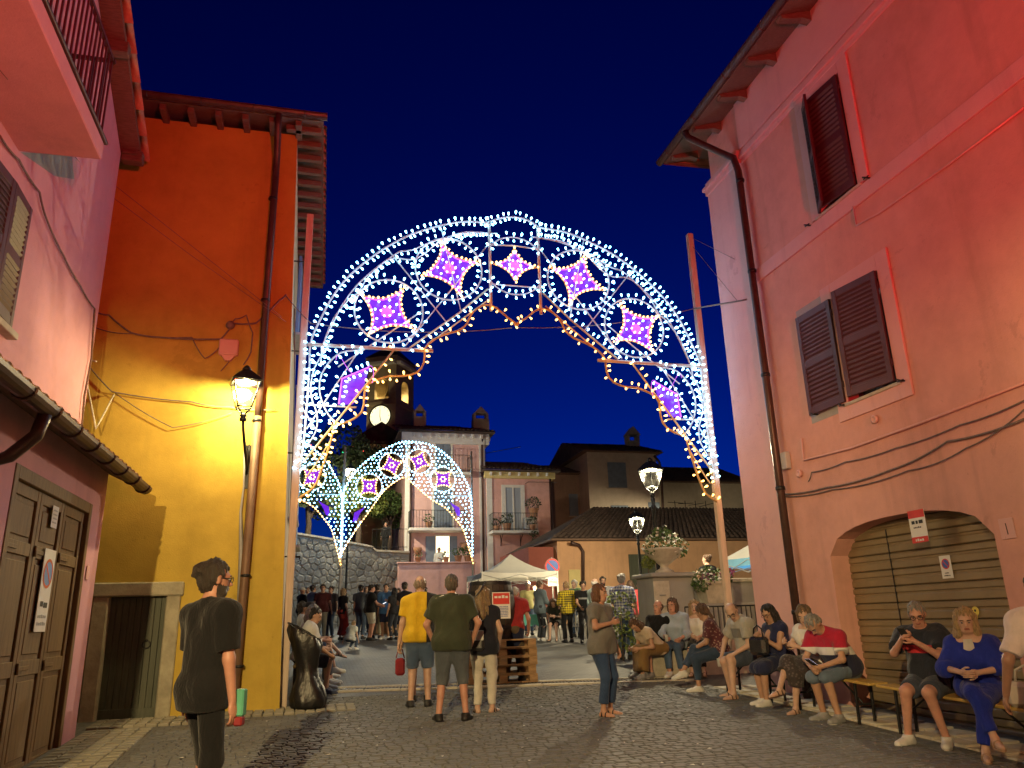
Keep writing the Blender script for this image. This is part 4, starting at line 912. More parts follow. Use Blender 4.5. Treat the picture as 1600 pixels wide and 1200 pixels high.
# low orange building with dark tiled roof behind the lamp posts
YS = 33.0; t = thing('orange_shed', 'long low orange building with dark tiled roof behind the lamp posts', 'house', (14, YS, gz(YS)))
e0, e1, e2 = PY(870, 846, YS), PY(1120, 829, YS), PY(1300, 822, YS); zs_ = e0.z
b = MB(); b.box((e0.x, YS, .3), (e2.x, YS + 8, zs_)); child('wall', b, m_house_orange, t)
r0, r1, r2 = PY(905, 826, YS + 3), PY(1050, 795, YS + 4), PY(1300, 822, YS + 4)
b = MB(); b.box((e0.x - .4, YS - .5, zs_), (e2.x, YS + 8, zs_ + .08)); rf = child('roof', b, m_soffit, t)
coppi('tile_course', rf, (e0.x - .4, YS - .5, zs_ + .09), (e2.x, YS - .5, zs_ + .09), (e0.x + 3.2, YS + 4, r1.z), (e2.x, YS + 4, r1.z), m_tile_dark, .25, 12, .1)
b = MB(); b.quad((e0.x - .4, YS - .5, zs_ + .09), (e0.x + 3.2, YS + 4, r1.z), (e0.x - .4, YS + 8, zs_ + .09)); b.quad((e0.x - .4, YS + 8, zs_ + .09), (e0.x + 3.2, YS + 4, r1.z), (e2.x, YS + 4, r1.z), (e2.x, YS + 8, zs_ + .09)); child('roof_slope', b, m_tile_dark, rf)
b = MB(); b.tube([PY(893, 848, YS - .5), PY(905, 852, YS - .15), PY(911, 862, YS - .12), PY(911, 930, YS - .12)], .075, 7); child('downpipe', b, m_brown_metal, t)
a = PY(986, 935, YS); c = PY(1022, 866, YS); b = MB(); b.bbox((a.x, YS - .08, gz(YS)), (c.x, YS - .01, c.z), .01); dd = child('door', b, m_door_green, t)
a = PY(890, 935, YS); c = PY(906, 890, YS); b = MB(); b.bbox((a.x, YS - .06, gz(YS)), (c.x, YS - .01, c.z), .01); child('door', b, m_house_yellow, t)
b = MB(); b.box((e0.x - 1.2, YS + .4, .3), (e0.x - .05, YS + 6, zs_ - .2)); child('wall', b, stucco('dark_red_stucco', (.28, .09, .07)), t)
# ---- yellow house by the retaining wall and the church with bell tower
t = thing('yellow_house', 'pale yellow house with shuttered window above the stone wall', 'house', (3, 52, 4))
a = PY(560, 770, 52); c = PY(640, 700, 52); b = MB(); b.box((a.x, 52, 2), (c.x + 1.5, 60, c.z + .2)); child('wall', b, m_house_yellow, t)
b = MB(); b.box((a.x - .4, 51.5, c.z + .2), (c.x + 1.9, 60.4, c.z + .35)); child('roof', b, m_tile_dark, t); grey_win(t, 604, 626, 782, 808, 52, plain('dark_window_slats', (.05, .055, .05), .5))
YT = 62.0; tw = thing('bell_tower', 'plastered church bell tower with lit arched openings and clock', 'tower', (5, YT, 3))
x0, x1 = PY(573, 640, YT).x, PY(616, 640, YT).x; xs = PY(649, 640, YT).x; zt = PY(600, 568, YT).z; zc_ = PY(600, 634, YT).z
ax0, ax1 = PY(587, 600, YT).x, PY(598, 600, YT).x; az0, az1 = PY(593, 626, YT).z, PY(593, 596, YT).z
# the tower is turned: one face to the street, the other to the right
dl = math.hypot(xs - x1, 1); A = Vector((x0, YT, 0)); B_ = Vector((x1, YT - 1.2, 0)); D_ = Vector((xs, YT + 1.4, 0)); zb0 = 6.0
b = MB(); U1 = (B_ - A).normalized(); L1 = (B_ - A).length; N1 = Vector((U1.y, -U1.x, 0)); aw = .62
wall_panel(b, A + Vector((0, 0, zb0)), U1, (0, 0, 1), N1, L1, zt - zb0, [(L1 / 2 - aw, L1 / 2 + aw, az0 - zb0, az1 - zb0 - .5, .55)], .5)
U2 = (D_ - B_).normalized(); L2 = (D_ - B_).length; N2 = Vector((U2.y, -U2.x, 0))
wall_panel(b, B_ + Vector((0, 0, zb0)), U2, (0, 0, 1), N2, L2, zt - zb0, [(L2 / 2 - aw, L2 / 2 + aw, az0 - zb0, az1 - zb0 - .5, .55)], .5)
C_ = A + (D_ - B_); b.quad(A + Vector((0, 0, zb0)), A + Vector((0, 0, zt)), C_ + Vector((0, 0, zt)), C_ + Vector((0, 0, zb0))); b.quad(C_ + Vector((0, 0, zb0)), C_ + Vector((0, 0, zt)), D_ + Vector((0, 0, zt)), D_ + Vector((0, 0, zb0)))
b.quad(*[p + Vector((0, 0, az0 - .3)) for p in (A, B_, D_, C_)]); child('shaft', b, m_tower, tw)
def ring_band(z0, z1, e, name, m):
    b = MB(); cc = (A + D_) / 2; q = [cc + (p - cc) * (1 + e) for p in (A, B_, D_, C_)]; b.prism([p + Vector((0, 0, z0)) for p in q], (0, 0, z1 - z0)); return child(name, b, m, tw)
ring_band(zt - .1, zt + .35, .10, 'cornice', m_tower); ring_band(zc_ - .1, zc_ + .2, .05, 'string_course', m_tower)
b = MB(); cc = (A + D_) / 2; q = [cc + (p - cc) * 1.16 + Vector((0, 0, zt + .35)) for p in (A, B_, D_, C_)]; ap = cc + Vector((0, 0, zt + 2.0)); b._add(q + [ap], [(0, 1, 4), (1, 2, 4), (2, 3, 4), (3, 0, 4), (3, 2, 1, 0)], False); child('roof', b, m_tile_dark, tw)
for U_, P_, L in ((U1, A, L1), (U2, B_, L2)):
    n_ = Vector((U_.y, -U_.x, 0))
    for k in range(14):
        bb = MB(); p = P_ + U_ * (L * (k + .5) / 14) + Vector((0, 0, zt - .02)); bb.bbox((-.07, -.02, -.35), (.07, .42, -.08), .01, Matrix.Translation(p) @ Matrix(((U_.x, n_.x, 0, 0), (U_.y, n_.y, 0, 0), (0, 0, 1, 0), (0, 0, 0, 1)))); child('dentil', bb, m_white_trim, tw)
m_bronze = plain('bell_bronze', (.12, .09, .05), .4, .8)
b = MB(); b.lathe([(.05, 1.0), (.22, .92), (.3, .5), (.5, .05), (.52, 0)], 14, (cc.x, cc.y, az0 + .5)); b.tube([(cc.x, cc.y, az0 + 1.5), (cc.x, cc.y, az1 + .2)], .06, 6); child('bell', b, m_bronze, tw)
cz = PY(593, 650, YT - .7); cm = A + U1 * (L1 * .48); cm.z = cz.z; b = MB()
disc(b, cm + N1 * .06, U1, (0, 0, 1), 0, .88, 0); disc(b, cm + N1 * .08, U1, (0, 0, 1), .88, 1.0, 1)
b.cur = 1
for ang, l_, w_ in ((90, .62, .05), (-80, .42, .06)):
    d = U1 * math.cos(R(ang)) + Vector((0, 0, 1)) * math.sin(R(ang)); e_ = U1 * -math.sin(R(ang)) + Vector((0, 0, 1)) * math.cos(R(ang)); q = cm + N1 * .1; b.quad(q - e_ * w_ / 2, q + d * l_ - e_ * w_ / 2, q + d * l_ + e_ * w_ / 2, q + e_ * w_ / 2)
for k in range(12):
    a_ = R(k * 30); d = U1 * math.cos(a_) + Vector((0, 0, 1)) * math.sin(a_); e_ = N1.cross(d); q = cm + N1 * .1 + d * .72; b.quad(q - e_ * .03, q + d * .1 - e_ * .03, q + d * .1 + e_ * .03, q + e_ * .03)
child('clock_face', b, [emis('lit_clock_glass', (1.0, .9, .55), 1.0), m_black_print], tw)
# the lamp in the belfry and the one that grazes the clock face
ld = bpy.data.lights.new('belfry_lamp', 'POINT'); ld.energy = 260; ld.color = (1, .72, .32); ld.shadow_soft_size = .15
lo = bpy.data.objects.new('belfry_lamp', ld); COL.objects.link(lo); lo.parent = tw; lo.matrix_parent_inverse = wm(tw).inverted(); lo.location = (cc.x + .2, cc.y, az0 + .35)
ld = bpy.data.lights.new('tower_floodlight', 'SPOT'); ld.energy = 900; ld.color = (1, .8, .42); ld.spot_size = R(70); ld.spot_blend = .6; ld.shadow_soft_size = .1
lo = bpy.data.objects.new('tower_floodlight', ld); COL.objects.link(lo); p = A + N1 * 5 + Vector((-1.5, 0, 10.5)); lo.location = p; lo.rotation_euler = (Vector((cm.x, cm.y, cm.z + 2.5)) - p).to_track_quat('-Z', 'Y').to_euler(); lo.parent = tw; lo.matrix_parent_inverse = wm(tw).inverted()
ch = thing('church_nave', 'pale church gable and nave roof below the bell tower', 'church', (3, 57, 3)); a = PY(556, 690, 57); c = PY(634, 668, 57)
b = MB(); b.box((a.x, 57, 3), (c.x, 66, a.z)); child('wall', b, m_house_yellow, ch)
b = MB(); b.prism([(a.x - .3, 56.6, a.z), (c.x + .3, 56.6, a.z), (c.x + .3, 56.6, a.z + .15), ((a.x + c.x) / 2, 56.6, c.z + .3), (a.x - .3, 56.6, a.z + .15)], (0, 10, 0)); child('roof', b, m_tile_dark, ch)

# ================================================================== rubble retaining wall
YR = 41.0
sw = thing('retaining_wall', 'curved rubble stone retaining wall below the trees', 'wall', (2, YR, gz(YR)))
def wall_pt(s, z):       # s 0..1 along, bulging
    x = -5.5 + s * 10.4; y = YR + 1.2 - 2.2 * math.sin(math.pi * min(1, max(0, s)) ** 0.8); return Vector((x, y, z))
def wall_top(s): return 6.6 - 1.5 * s if s < .82 else 5.2
m_mortar = plain('lime_mortar', (0.30, 0.27, 0.22), .95, var=.2, scale=5, bump=.4)
b = MB(); NS = 40
for i in range(NS):
    s0, s1 = i / NS, (i + 1) / NS; b.quad(wall_pt(s0, .5), wall_pt(s1, .5), wall_pt(s1, wall_top(s1)), wall_pt(s0, wall_top(s0)))
    q0, q1 = wall_pt(s0, wall_top(s0)), wall_pt(s1, wall_top(s1)); b.quad(q0, q1, q1 + Vector((0, 4, 0)), q0 + Vector((0, 4, 0)))
child('core', b, m_mortar, sw)
m_rubble = cobble_mat('grey_rubble_stone', (0.15, 0.145, 0.13), (0.22, 0.215, 0.195), (0.30, 0.29, 0.26))
def voronoi(pts, bounds):
    cells = []; P = np.array(pts)
    for i, p in enumerate(P):
        poly = [(bounds[0], bounds[2]), (bounds[1], bounds[2]), (bounds[1], bounds[3]), (bounds[0], bounds[3])]
        d2 = ((P - p) ** 2).sum(1); order = np.argsort(d2)[1:16]
        for j in order:
            q = P[j]; m_ = (p + q) / 2; n_ = q - p; out_ = []
            for k in range(len(poly)):
                a_, c_ = np.array(poly[k]), np.array(poly[(k + 1) % len(poly)]); da, dc = (a_ - m_) @ n_, (c_ - m_) @ n_
                if da <= 0: out_.append(tuple(a_))
                if (da < 0) != (dc < 0): t_ = da / (da - dc); out_.append(tuple(a_ + (c_ - a_) * t_))
            poly = out_
            if len(poly) < 3: break
        if len(poly) >= 3: cells.append((p, poly))
    return cells
pts = []; WL = 11.2
zz = 1.6; k = 0
while zz < 6.6:
    u = .2 * (k % 2)
    while u < WL: pts.append((u + random.uniform(-.1, .1), zz + random.uniform(-.09, .09))); u += random.uniform(.3, .46)
    zz += .31; k += 1
seen = 0; rest = MB(); cells = voronoi(pts, (0, WL, 1.4, 6.7))
cells.sort(key=lambda c: -c[0][1])
cells = [c for c in cells if c[0][1] < wall_top(c[0][0] / WL) - .05]
for p, poly in cells:
    inner = [((q[0] - p[0]) * .9 + p[0], (q[1] - p[1]) * .9 + p[1]) for q in poly]; top_ = [((q[0] - p[0]) * .62 + p[0], (q[1] - p[1]) * .62 + p[1]) for q in poly]; pr = random.uniform(.03, .08)
    vs = [wall_pt(q[0] / WL, q[1]) + Vector((0, .02, 0)) for q in inner] + [wall_pt(q[0] / WL, q[1]) - Vector((0, pr * .6, 0)) for q in inner] + [wall_pt(q[0] / WL, q[1]) - Vector((0, pr, 0)) for q in top_]
    n_ = len(poly); fs = [(i, (i + 1) % n_, n_ + (i + 1) % n_, n_ + i) for i in range(n_)] + [(n_ + i, n_ + (i + 1) % n_, 2 * n_ + (i + 1) % n_, 2 * n_ + i) for i in range(n_)] + [tuple(range(2 * n_, 3 * n_))]
    s_ = p[0] / WL
    if seen < 300 and .42 < s_ < 1.0 and p[1] > 2.6:
        bb = MB(); bb._add(vs, fs, False); child('stone', bb, m_rubble, sw); seen += 1
    else: rest._add(vs, fs, False)
o = child('rubble_stones', rest, m_rubble, sw); o['kind'] = 'stuff'
b = MB()
for i in range(NS): 
    s0, s1 = i / NS, (i + 1) / NS
    q0, q1 = wall_pt(s0, wall_top(s0)), wall_pt(s1, wall_top(s1)); b.quad(q0 + Vector((0, -.12, .004)), q1 + Vector((0, -.12, .004)), q1 + Vector((0, -.12, .1)), q0 + Vector((0, -.12, .1))); b.quad(q0 + Vector((0, -.12, .1)), q1 + Vector((0, -.12, .1)), q1 + Vector((0, .4, .1)), q0 + Vector((0, .4, .1))); b.quad(q1 + Vector((0, -.12, .004)), q0 + Vector((0, -.12, .004)), q0 + Vector((0, .05, .004)), q1 + Vector((0, .05, .004)))
child('coping', b, m_travertine, sw)
rw = thing('iron_balustrade', 'ornate wrought iron balustrade on the stone wall', 'railing', wall_pt(.86, 5.3)); 
railing(rw, [(wall_pt(.80, 0).x, YR - .2), (wall_pt(.97, 0).x, YR - .4)], 5.3, 1.0, .2)
print('far houses', time.time() - T0)
# ================================================================== festive light arches (luminarie)
K_BULB = 9.5
m_bulb_cool = emis('cool_white_bulb', (0.24, 0.66, 1.0), K_BULB); m_bulb_warm = emis('warm_white_bulb', (1.0, 0.50, 0.10), 5.0)
m_lum_frame = plain('white_painted_lath', (0.62, 0.60, 0.57), .6, var=.2, scale=4)
m_pole = plain('pale_timber_pole', (0.58, 0.45, 0.36), .75, var=.2, scale=3, sc3=(6, 6, .6), bump=.3)
m_purple = emis('purple_lit_mesh', (0.17, 0.010, 0.8), 0.48, (.1, .02, .4)); m_magenta = emis('magenta_lit_lath', (0.75, 0.12, 0.95), .7, (.5, .1, .6))
m_gold = plain('pale_gold_lath', (.62, .5, .3), .6)
def smooth_path(p, n=8):
    p = [np.array(q, float) for q in p]; q = []
    for i in range(len(p) - 1):
        a, b_, c, d = p[max(i - 1, 0)], p[i], p[i + 1], p[min(i + 2, len(p) - 1)]
        for k in range(n):
            t = k / n; q.append(.5 * (2 * b_ + (c - a) * t + (2 * a - 5 * b_ + 4 * c - d) * t * t + (3 * b_ - a - 3 * c + d) * t ** 3))
    q.append(p[-1]); return np.array(q)
def resample(P, step):
    d = np.r_[0, np.cumsum(np.linalg.norm(np.diff(P, axis=0), axis=1))]; n = max(2, int(round(d[-1] / step)) + 1); s = np.linspace(0, d[-1], n)
    Q = np.stack([np.interp(s, d, P[:, k]) for k in range(2)], 1); T = np.gradient(Q, axis=0); T /= np.linalg.norm(T, axis=1)[:, None] + 1e-9; return Q, T
YA = 12.0; XC = 3.2
def A2(px, py): v = PY(px, py, YA); return (v.x - XC, v.z)
paths = []      # (points in arch plane (u, z), bulb kind or None, tube radius, kind of tube material, spacing, sides)
def arc(cx, cz, r, a0, a1, n=40): return np.array([(cx + r * math.cos(R(a0 + (a1 - a0) * k / n)), cz + r * math.sin(R(a0 + (a1 - a0) * k / n))) for k in range(n + 1)])
def both(P, *a):
    paths.append((np.array(P), *a)); paths.append((np.array(P) * np.array([-1, 1]), *a))
px_outer = [(843, 356), (880, 362), (912, 374), (952, 394), (984, 416), (1016, 444), (1044, 474), (1064, 504), (1080, 536), (1094, 570), (1098, 610), (1104, 660), (1110, 705), (1117, 745)]
outer = smooth_path([A2(*p) for p in px_outer]); both(outer, 'cool', .017, 0, .115, 2)
inn = [(u - .20 * (0.9 if k > 5 else .8), z - .20 if u < 2.2 else z - .10) for k, (u, z) in enumerate([tuple(q) for q in outer[::4]]) if z > A2(1094, 590)[1]]
both(smooth_path(inn, 4), 'cool', .013, 0, .12, 1)
both(smooth_path([A2(*p) for p in ((845, 372), (880, 378), (915, 398), (935, 418), (955, 432), (985, 436), (1015, 466), (1030, 492), (1040, 500), (1062, 530), (1075, 560), (1082, 580))]), 'cool', .012, 0, .125, 1)
paths.append((smooth_path([A2(*p) for p in ((757, 351), (775, 343), (800, 339), (824, 344), (843, 356))]), 'cool', .017, 0, .1, 2))
paths.append((arc(0, A2(803, 415)[1], .56, 35, 145), 'cool', .013, 0, .13, 2)); paths.append((arc(0, A2(803, 415)[1], .56, 215, 325), 'cool', .013, 0, .13, 2))
zb1, zb2 = A2(845, 354)[1], A2(845, 487)[1]; both([(.45, zb1), (.45, zb2 - .05)], None, .026, 1, 0, 0)
both([(.45, A2(845, 390)[1]), (0, A2(845, 390)[1] + .03)], None, .012, 0, 0, 0); both([(.45, A2(845, 450)[1]), (0, A2(845, 450)[1])], None, .012, 0, 0, 0)
both([A2(848, 458), A2(892, 500), A2(966, 562)], 'cool', .017, 2, .13, 1); both([A2(988, 568), A2(1050, 652), A2(1112, 735)], 'warm', .017, 2, .15, 1); both([A2(852, 478), A2(938, 552)], None, .014, 2, 0, 0)
both([A2(934, 563), A2(1098, 573)], None, .03, 1, 0, 0); both([A2(1042, 655), A2(1106, 656)], None, .014, 0, 0, 0)
both([A2(844, 390), A2(972, 560)], None, .012, 0, 0, 0); both([A2(988, 422), A2(912, 518)], None, .012, 0, 0, 0); both([A2(912, 374), A2(890, 500)], None, .01, 0, 0, 0); both([A2(945, 505), A2(1062, 600)], None, .012, 0, 0, 0); both([A2(1034, 574), A2(1106, 690)], None, .012, 0, 0, 0)
for px_, py_, R_, a0, a1 in ((904, 437, .585, 0, 360), (991, 512, .57, 0, 360)):
    c = A2(px_, py_); both(arc(*c, R_, a0, a1), 'cool', .015, 0, .14, 2)
both(smooth_path([A2(*p) for p in ((1030, 573), (1058, 580), (1080, 606), (1087, 634), (1080, 664), (1066, 682))]), 'cool', .014, 0, .14, 2)
both(smooth_path([A2(*p) for p in ((1076, 578), (1092, 606), (1098, 640), (1092, 668), (1094, 690), (1106, 712))]), 'cool', .012, 0, .14, 2)
both([A2(1094, 690), A2(1110, 660)], None, .012, 0, 0, 0)
# scalloped golden inner edge
SC = [[(804, 508), (822, 497), (836, 486), (848, 482), (862, 487), (875, 500), (882, 515)], [(882, 515), (894, 527), (915, 536), (935, 548), (946, 562)], [(946, 562), (948, 582), (958, 597), (976, 604), (996, 606)], [(996, 606), (1015, 614), (1028, 624), (1031, 640)], [(1031, 640), (1035, 660), (1050, 674), (1072, 682)], [(1072, 682), (1076, 700), (1085, 728), (1092, 748), (1102, 770), (1120, 784)]]
for s_ in SC: both(smooth_path([A2(*p) for p in s_]), 'warm', .018, 3, .115, 1)
both(smooth_path([A2(1075, 700), A2(1096, 735), A2(1110, 756)]), 'warm', .012, 2, .15, 1)
stars = []
for c_, tips in (((903, 436), [(864, 420), (912, 402), (940, 452), (890, 472)]), ((994, 514), [(972, 480), (1024, 496), (1018, 548), (962, 532)])):
    t_ = [np.array(A2(*p)) for p in tips]; stars.append((np.array(A2(*c_)), t_)); stars.append((np.array(A2(*c_)) * [-1, 1], [q * [-1, 1] for q in t_]))
z0 = A2(803, 415)[1]; stars.append((np.array([0, z0]), [np.array(q) for q in ((0, z0 + .30), (.37, z0), (0, z0 - .30), (-.37, z0))]))
star_polys = []
for c, tips in stars:
    poly = []
    for i in range(4):
        a, b_ = tips[i], tips[(i + 1) % 4]; m_ = (a + b_) / 2; ctrl = m_ + (c - m_) * .66
        for k in range(8):
            t = k / 8; poly.append((1 - t) ** 2 * a + 2 * t * (1 - t) * ctrl + t * t * b_)
    star_polys.append(np.array(poly)); P = np.vstack([poly, poly[:1]])
    paths.append((c + (P - c) * 1.0, None, .013, 4, 0, 0)); paths.append((c + (P - c) * 1.14, 'warmo', .009, 3, .082, 0)); paths.append((c + (P - c) * .78, 'coolo', 0, 0, .19, 0)); paths.append((arc(*c, .10, 0, 360, 16), 'warmo', .008, 4, .1, 0))
for sg in (1, -1):       # the cut-off medallions by the posts
    q = [np.array(A2(*p)) * [sg, 1] for p in ((1022, 596), (1058, 616), (1064, 652), (1046, 650), (1030, 622))]; star_polys.append(np.array(q)); paths.append((np.array(q[:3]), 'cool', .014, 4, .1, 2))
la = thing('festive_light_arch', 'tall white festive light arch with purple star medallions between two poles', 'light arch', (XC, YA, gz(YA)))
def aw(u, z, d=0.0): return Vector((XC + u, YA + d, z))
frame_b = {k: MB() for k in range(5)}; bulbs = []
for P, kind, r, mk, step, sides in paths:
    if r: 
        Q, T = resample(P, .12) if len(P) > 4 else (P, None); fb_ = frame_b[mk] if mk in (0, 3) else MB(); fb_.tube([aw(*q) for q in Q], r, 6)
        if mk not in (0, 3): child(('', 'timber_bar', 'gold_lath', '', 'star_outline')[mk], fb_, (0, m_pole, m_gold, 0, m_magenta)[mk], la)
    if kind:
        Q, T = resample(P, step)
        for i, (q, t) in enumerate(zip(Q, T)):
            nn = np.array([-t[1], t[0]]); sd = 0 if kind.endswith('o') else (1 if (i % 2 == 0 or sides == 1) else -1)
            if sides == 1 and kind == 'warm': sd = 1 if (i % 3) else -1
            if sides == 2:
                for s2 in (1, -1): bulbs.append((q + nn * s2 * .06 + rng.normal(0, .012, 2), nn * s2, kind))
            elif sd == 0: bulbs.append((q + rng.normal(0, .006, 2), np.array([0, 0.0]), kind[:-1]))
            else: bulbs.append((q + nn * sd * .055 + rng.normal(0, .012, 2), nn * sd, kind))
child('lath_frame', frame_b[0], m_lum_frame, la); child('scalloped_lath', frame_b[3], plain('ochre_lath', (.5, .33, .14), .6), la)
for poly in star_polys:
    b = MB(); b.prism([aw(*q, .035) for q in poly], (0, .008, 0)); child('purple_medallion', b, m_purple, la)
for c, t_ in stars:
    b = MB(); disc(b, aw(*c, .02), (1, 0, 0), (0, 0, 1), 0, .09, 0, n=12); child('rosette', b, m_magenta, la)
def bulb_mesh(m, r=.020):
    b = MB(); b.lathe([(.007, -.03), (.011, -.02), (r * .75, -.008), (r, .010), (r * .8, .026), (.006, .034)], 7); return b.mesh('bulb', m)
bm_ = {'cool': bulb_mesh(m_bulb_cool), 'warm': bulb_mesh(m_bulb_warm)}
rest = {'cool': MB(), 'warm': MB()}; order = rng.permutation(len(bulbs)); ni = 0
for ii in order:
    q, n_, kind = bulbs[ii]; pos = aw(q[0], q[1], -.03); dr_ = Vector((n_[0], -.35, n_[1])) if abs(n_).sum() > 0 else Vector((0, -1, 0)); rq = dr_.to_track_quat('Z', 'Y')
    if ni < 300:
        o = bpy.data.objects.new('bulb', bm_[kind]); COL.objects.link(o); o.parent = la; o.matrix_parent_inverse = wm(la).inverted(); o.location = pos; o.rotation_euler = rq.to_euler(); ni += 1
    else:
        rest[kind].lathe([(.006, -.028), (.015, -.004), (.019, .011), (.012, .025)], 6, M=Matrix.Translation(pos) @ rq.to_matrix().to_4x4())
for kk, mm in (('cool', m_bulb_cool), ('warm', m_bulb_warm)): o = child('bulb_string', rest[kk], mm, la); o['kind'] = 'stuff'
print('bulbs', len(bulbs))
# wooden poles that carry it
for px_t, py_t, px_b in ((485, 335, 445), (1078, 365, 1141)):
    pt = PY(px_t, py_t, YA + .06); xx = pt.x; b = MB(); Mx = None
    b.bbox((xx - .055, YA + .03, gz(YA) - .05), (xx + .055, YA + .14, pt.z), .01); child('pole', b, m_pole, la)
# spiral of purple wire loops hanging off the frame
for sg in (1, -1):
    b = MB(); c = A2(1040, 590); b.tube([aw(sg * (c[0] + .3 * math.cos(t * .7)), c[1] - .05 * t + .12 * math.sin(t * 2.1), -.02) for t in np.linspace(0, 5, 20)], .004, 4); child('feed_wire', b, m_magenta, la)
def span_wire(p, q, r, lab, sag=.1): wire('overhead_cable', [p, q], r, None, sag, label=lab)
span_wire(PX(1166, 468, XR - .08), PY(1085, 482, YA), .02, 'dark stay cable from the salmon house corner to the arch pole', .0)
span_wire(PY(1085, 482, YA + .1), PY(807, 512, YA + .1), .012, 'stay cable sagging across the upper part of the light arch', .12)
span_wire(PY(800, 512, YA + .1), PY(484, 505, YA + .1), .012, 'stay cable sagging from the arch centre to the ochre house side', .12)
span_wire(PY(447, 462, YO - .1), PY(486, 505, YA + .1), .012, 'short cable from the ochre house corner to the arch pole', .02)
span_wire(PX(1148, 405, XR - .08), PY(1082, 372, YA), .006, 'thin guy wire from the pole top to the salmon pilaster', .0)
span_wire(PX(1152, 470, XR - .08), PY(1082, 385, YA), .006, 'lower thin guy wire from the pole top to the pilaster', .0)

# ---- second pair of arches farther up the piazza: one shared lattice shape, two spans
Y2 = 37.0
def S2(px, py): v = PY(px, py, Y2); return np.array([v.x, v.z])
o2 = smooth_path([S2(*p) for p in ((533, 868), (534, 800), (537, 768), (548, 747), (566, 726), (590, 708), (613, 696), (635, 690), (674, 696), (704, 717), (725, 747), (736, 780), (738, 868))], 6)
i2 = smooth_path([S2(*p) for p in ((530, 872), (545, 845), (560, 822), (572, 806), (584, 789), (599, 768), (616, 754), (633, 746), (647, 758), (673, 780), (696, 794), (713, 813), (724, 829), (734, 862), (739, 880))], 6)
st2 = [(577, 760, 17, 45), (612, 727, 17, 20), (655, 721, 17, -20), (692, 749, 17, -45)]; cut2 = [(560, 803), (712, 795)]
def in_poly(p, poly):
    x, y = p; c = False; n = len(poly)
    for i in range(n):
        a, b_ = poly[i], poly[i - 1]
        if (a[1] > y) != (b_[1] > y) and x < (b_[0] - a[0]) * (y - a[1]) / (b_[1] - a[1]) + a[0]: c = not c
    return c
poly2 = np.vstack([o2, i2[::-1]]); k37 = Y2 / 37.0
xm = [S2(533, 868)[0], S2(738, 868)[0]]; W2 = xm[1] - xm[0]
dots = {'cool': [], 'warm': []}
stc = [(S2(a, b_), r_, rt) for a, b_, r_, rt in st2]; pm = (S2(700, 750)[0] - S2(660, 750)[0]) / 40     # metres per pixel
for Q_, kk, st_ in ((o2, 'cool', .17), (i2, 'warm', .16)):
    Q, T = resample(Q_, st_)
    for q, t in zip(Q, T): dots[kk].append(q)
zlo, zhi = poly2[:, 1].min(), poly2[:, 1].max(); k = 0; zz = zlo
while zz < zhi:
    xx = xm[0] - .1 + (.1 if k % 2 else 0)
    while xx < xm[1] + .1:
        p = np.array([xx, zz]) + rng.normal(0, .02, 2)
        if in_poly(p, poly2) and all(np.linalg.norm(p - c) > 20.5 * pm for c, _, _ in stc) and all(np.linalg.norm(p - S2(a, b_)) > 11 * pm for a, b_ in cut2): dots['cool'].append(p)
        xx += .2
    zz += .175; k += 1
polys2 = []
for c, r_, rt in stc:
    rr = r_ * pm; tips = [c + rr * np.array([math.cos(R(rt + 90 * i)), math.sin(R(rt + 90 * i))]) for i in range(4)]; poly = []
    for i in range(4):
        a, b_ = tips[i], tips[(i + 1) % 4]; m_ = (a + b_) / 2; ct = m_ + (c - m_) * .62; poly += [(1 - t) ** 2 * a + 2 * t * (1 - t) * ct + t * t * b_ for t in (0, .25, .5, .75)]
    polys2.append(np.array(poly)); P = np.vstack([poly, poly[:1]]); Q, T = resample(c + (P - c) * 1.1, .13); dots['warm'] += list(Q); Q, T = resample(arc(*c, .12, 0, 360, 12), .12); dots['warm'] += list(Q)
    Q, T = resample(arc(*c, 20 * pm, 0, 360, 30), .17); dots['cool'] += list(Q)
for a, b_ in cut2:
    c = S2(a, b_); sg = 1 if a > 600 else -1; polys2.append(np.array([c + pm * np.array(q) * [sg, 1] for q in ((-9, 10), (6, 2), (8, -12), (2, -10), (-2, 0))]))
proto2 = None
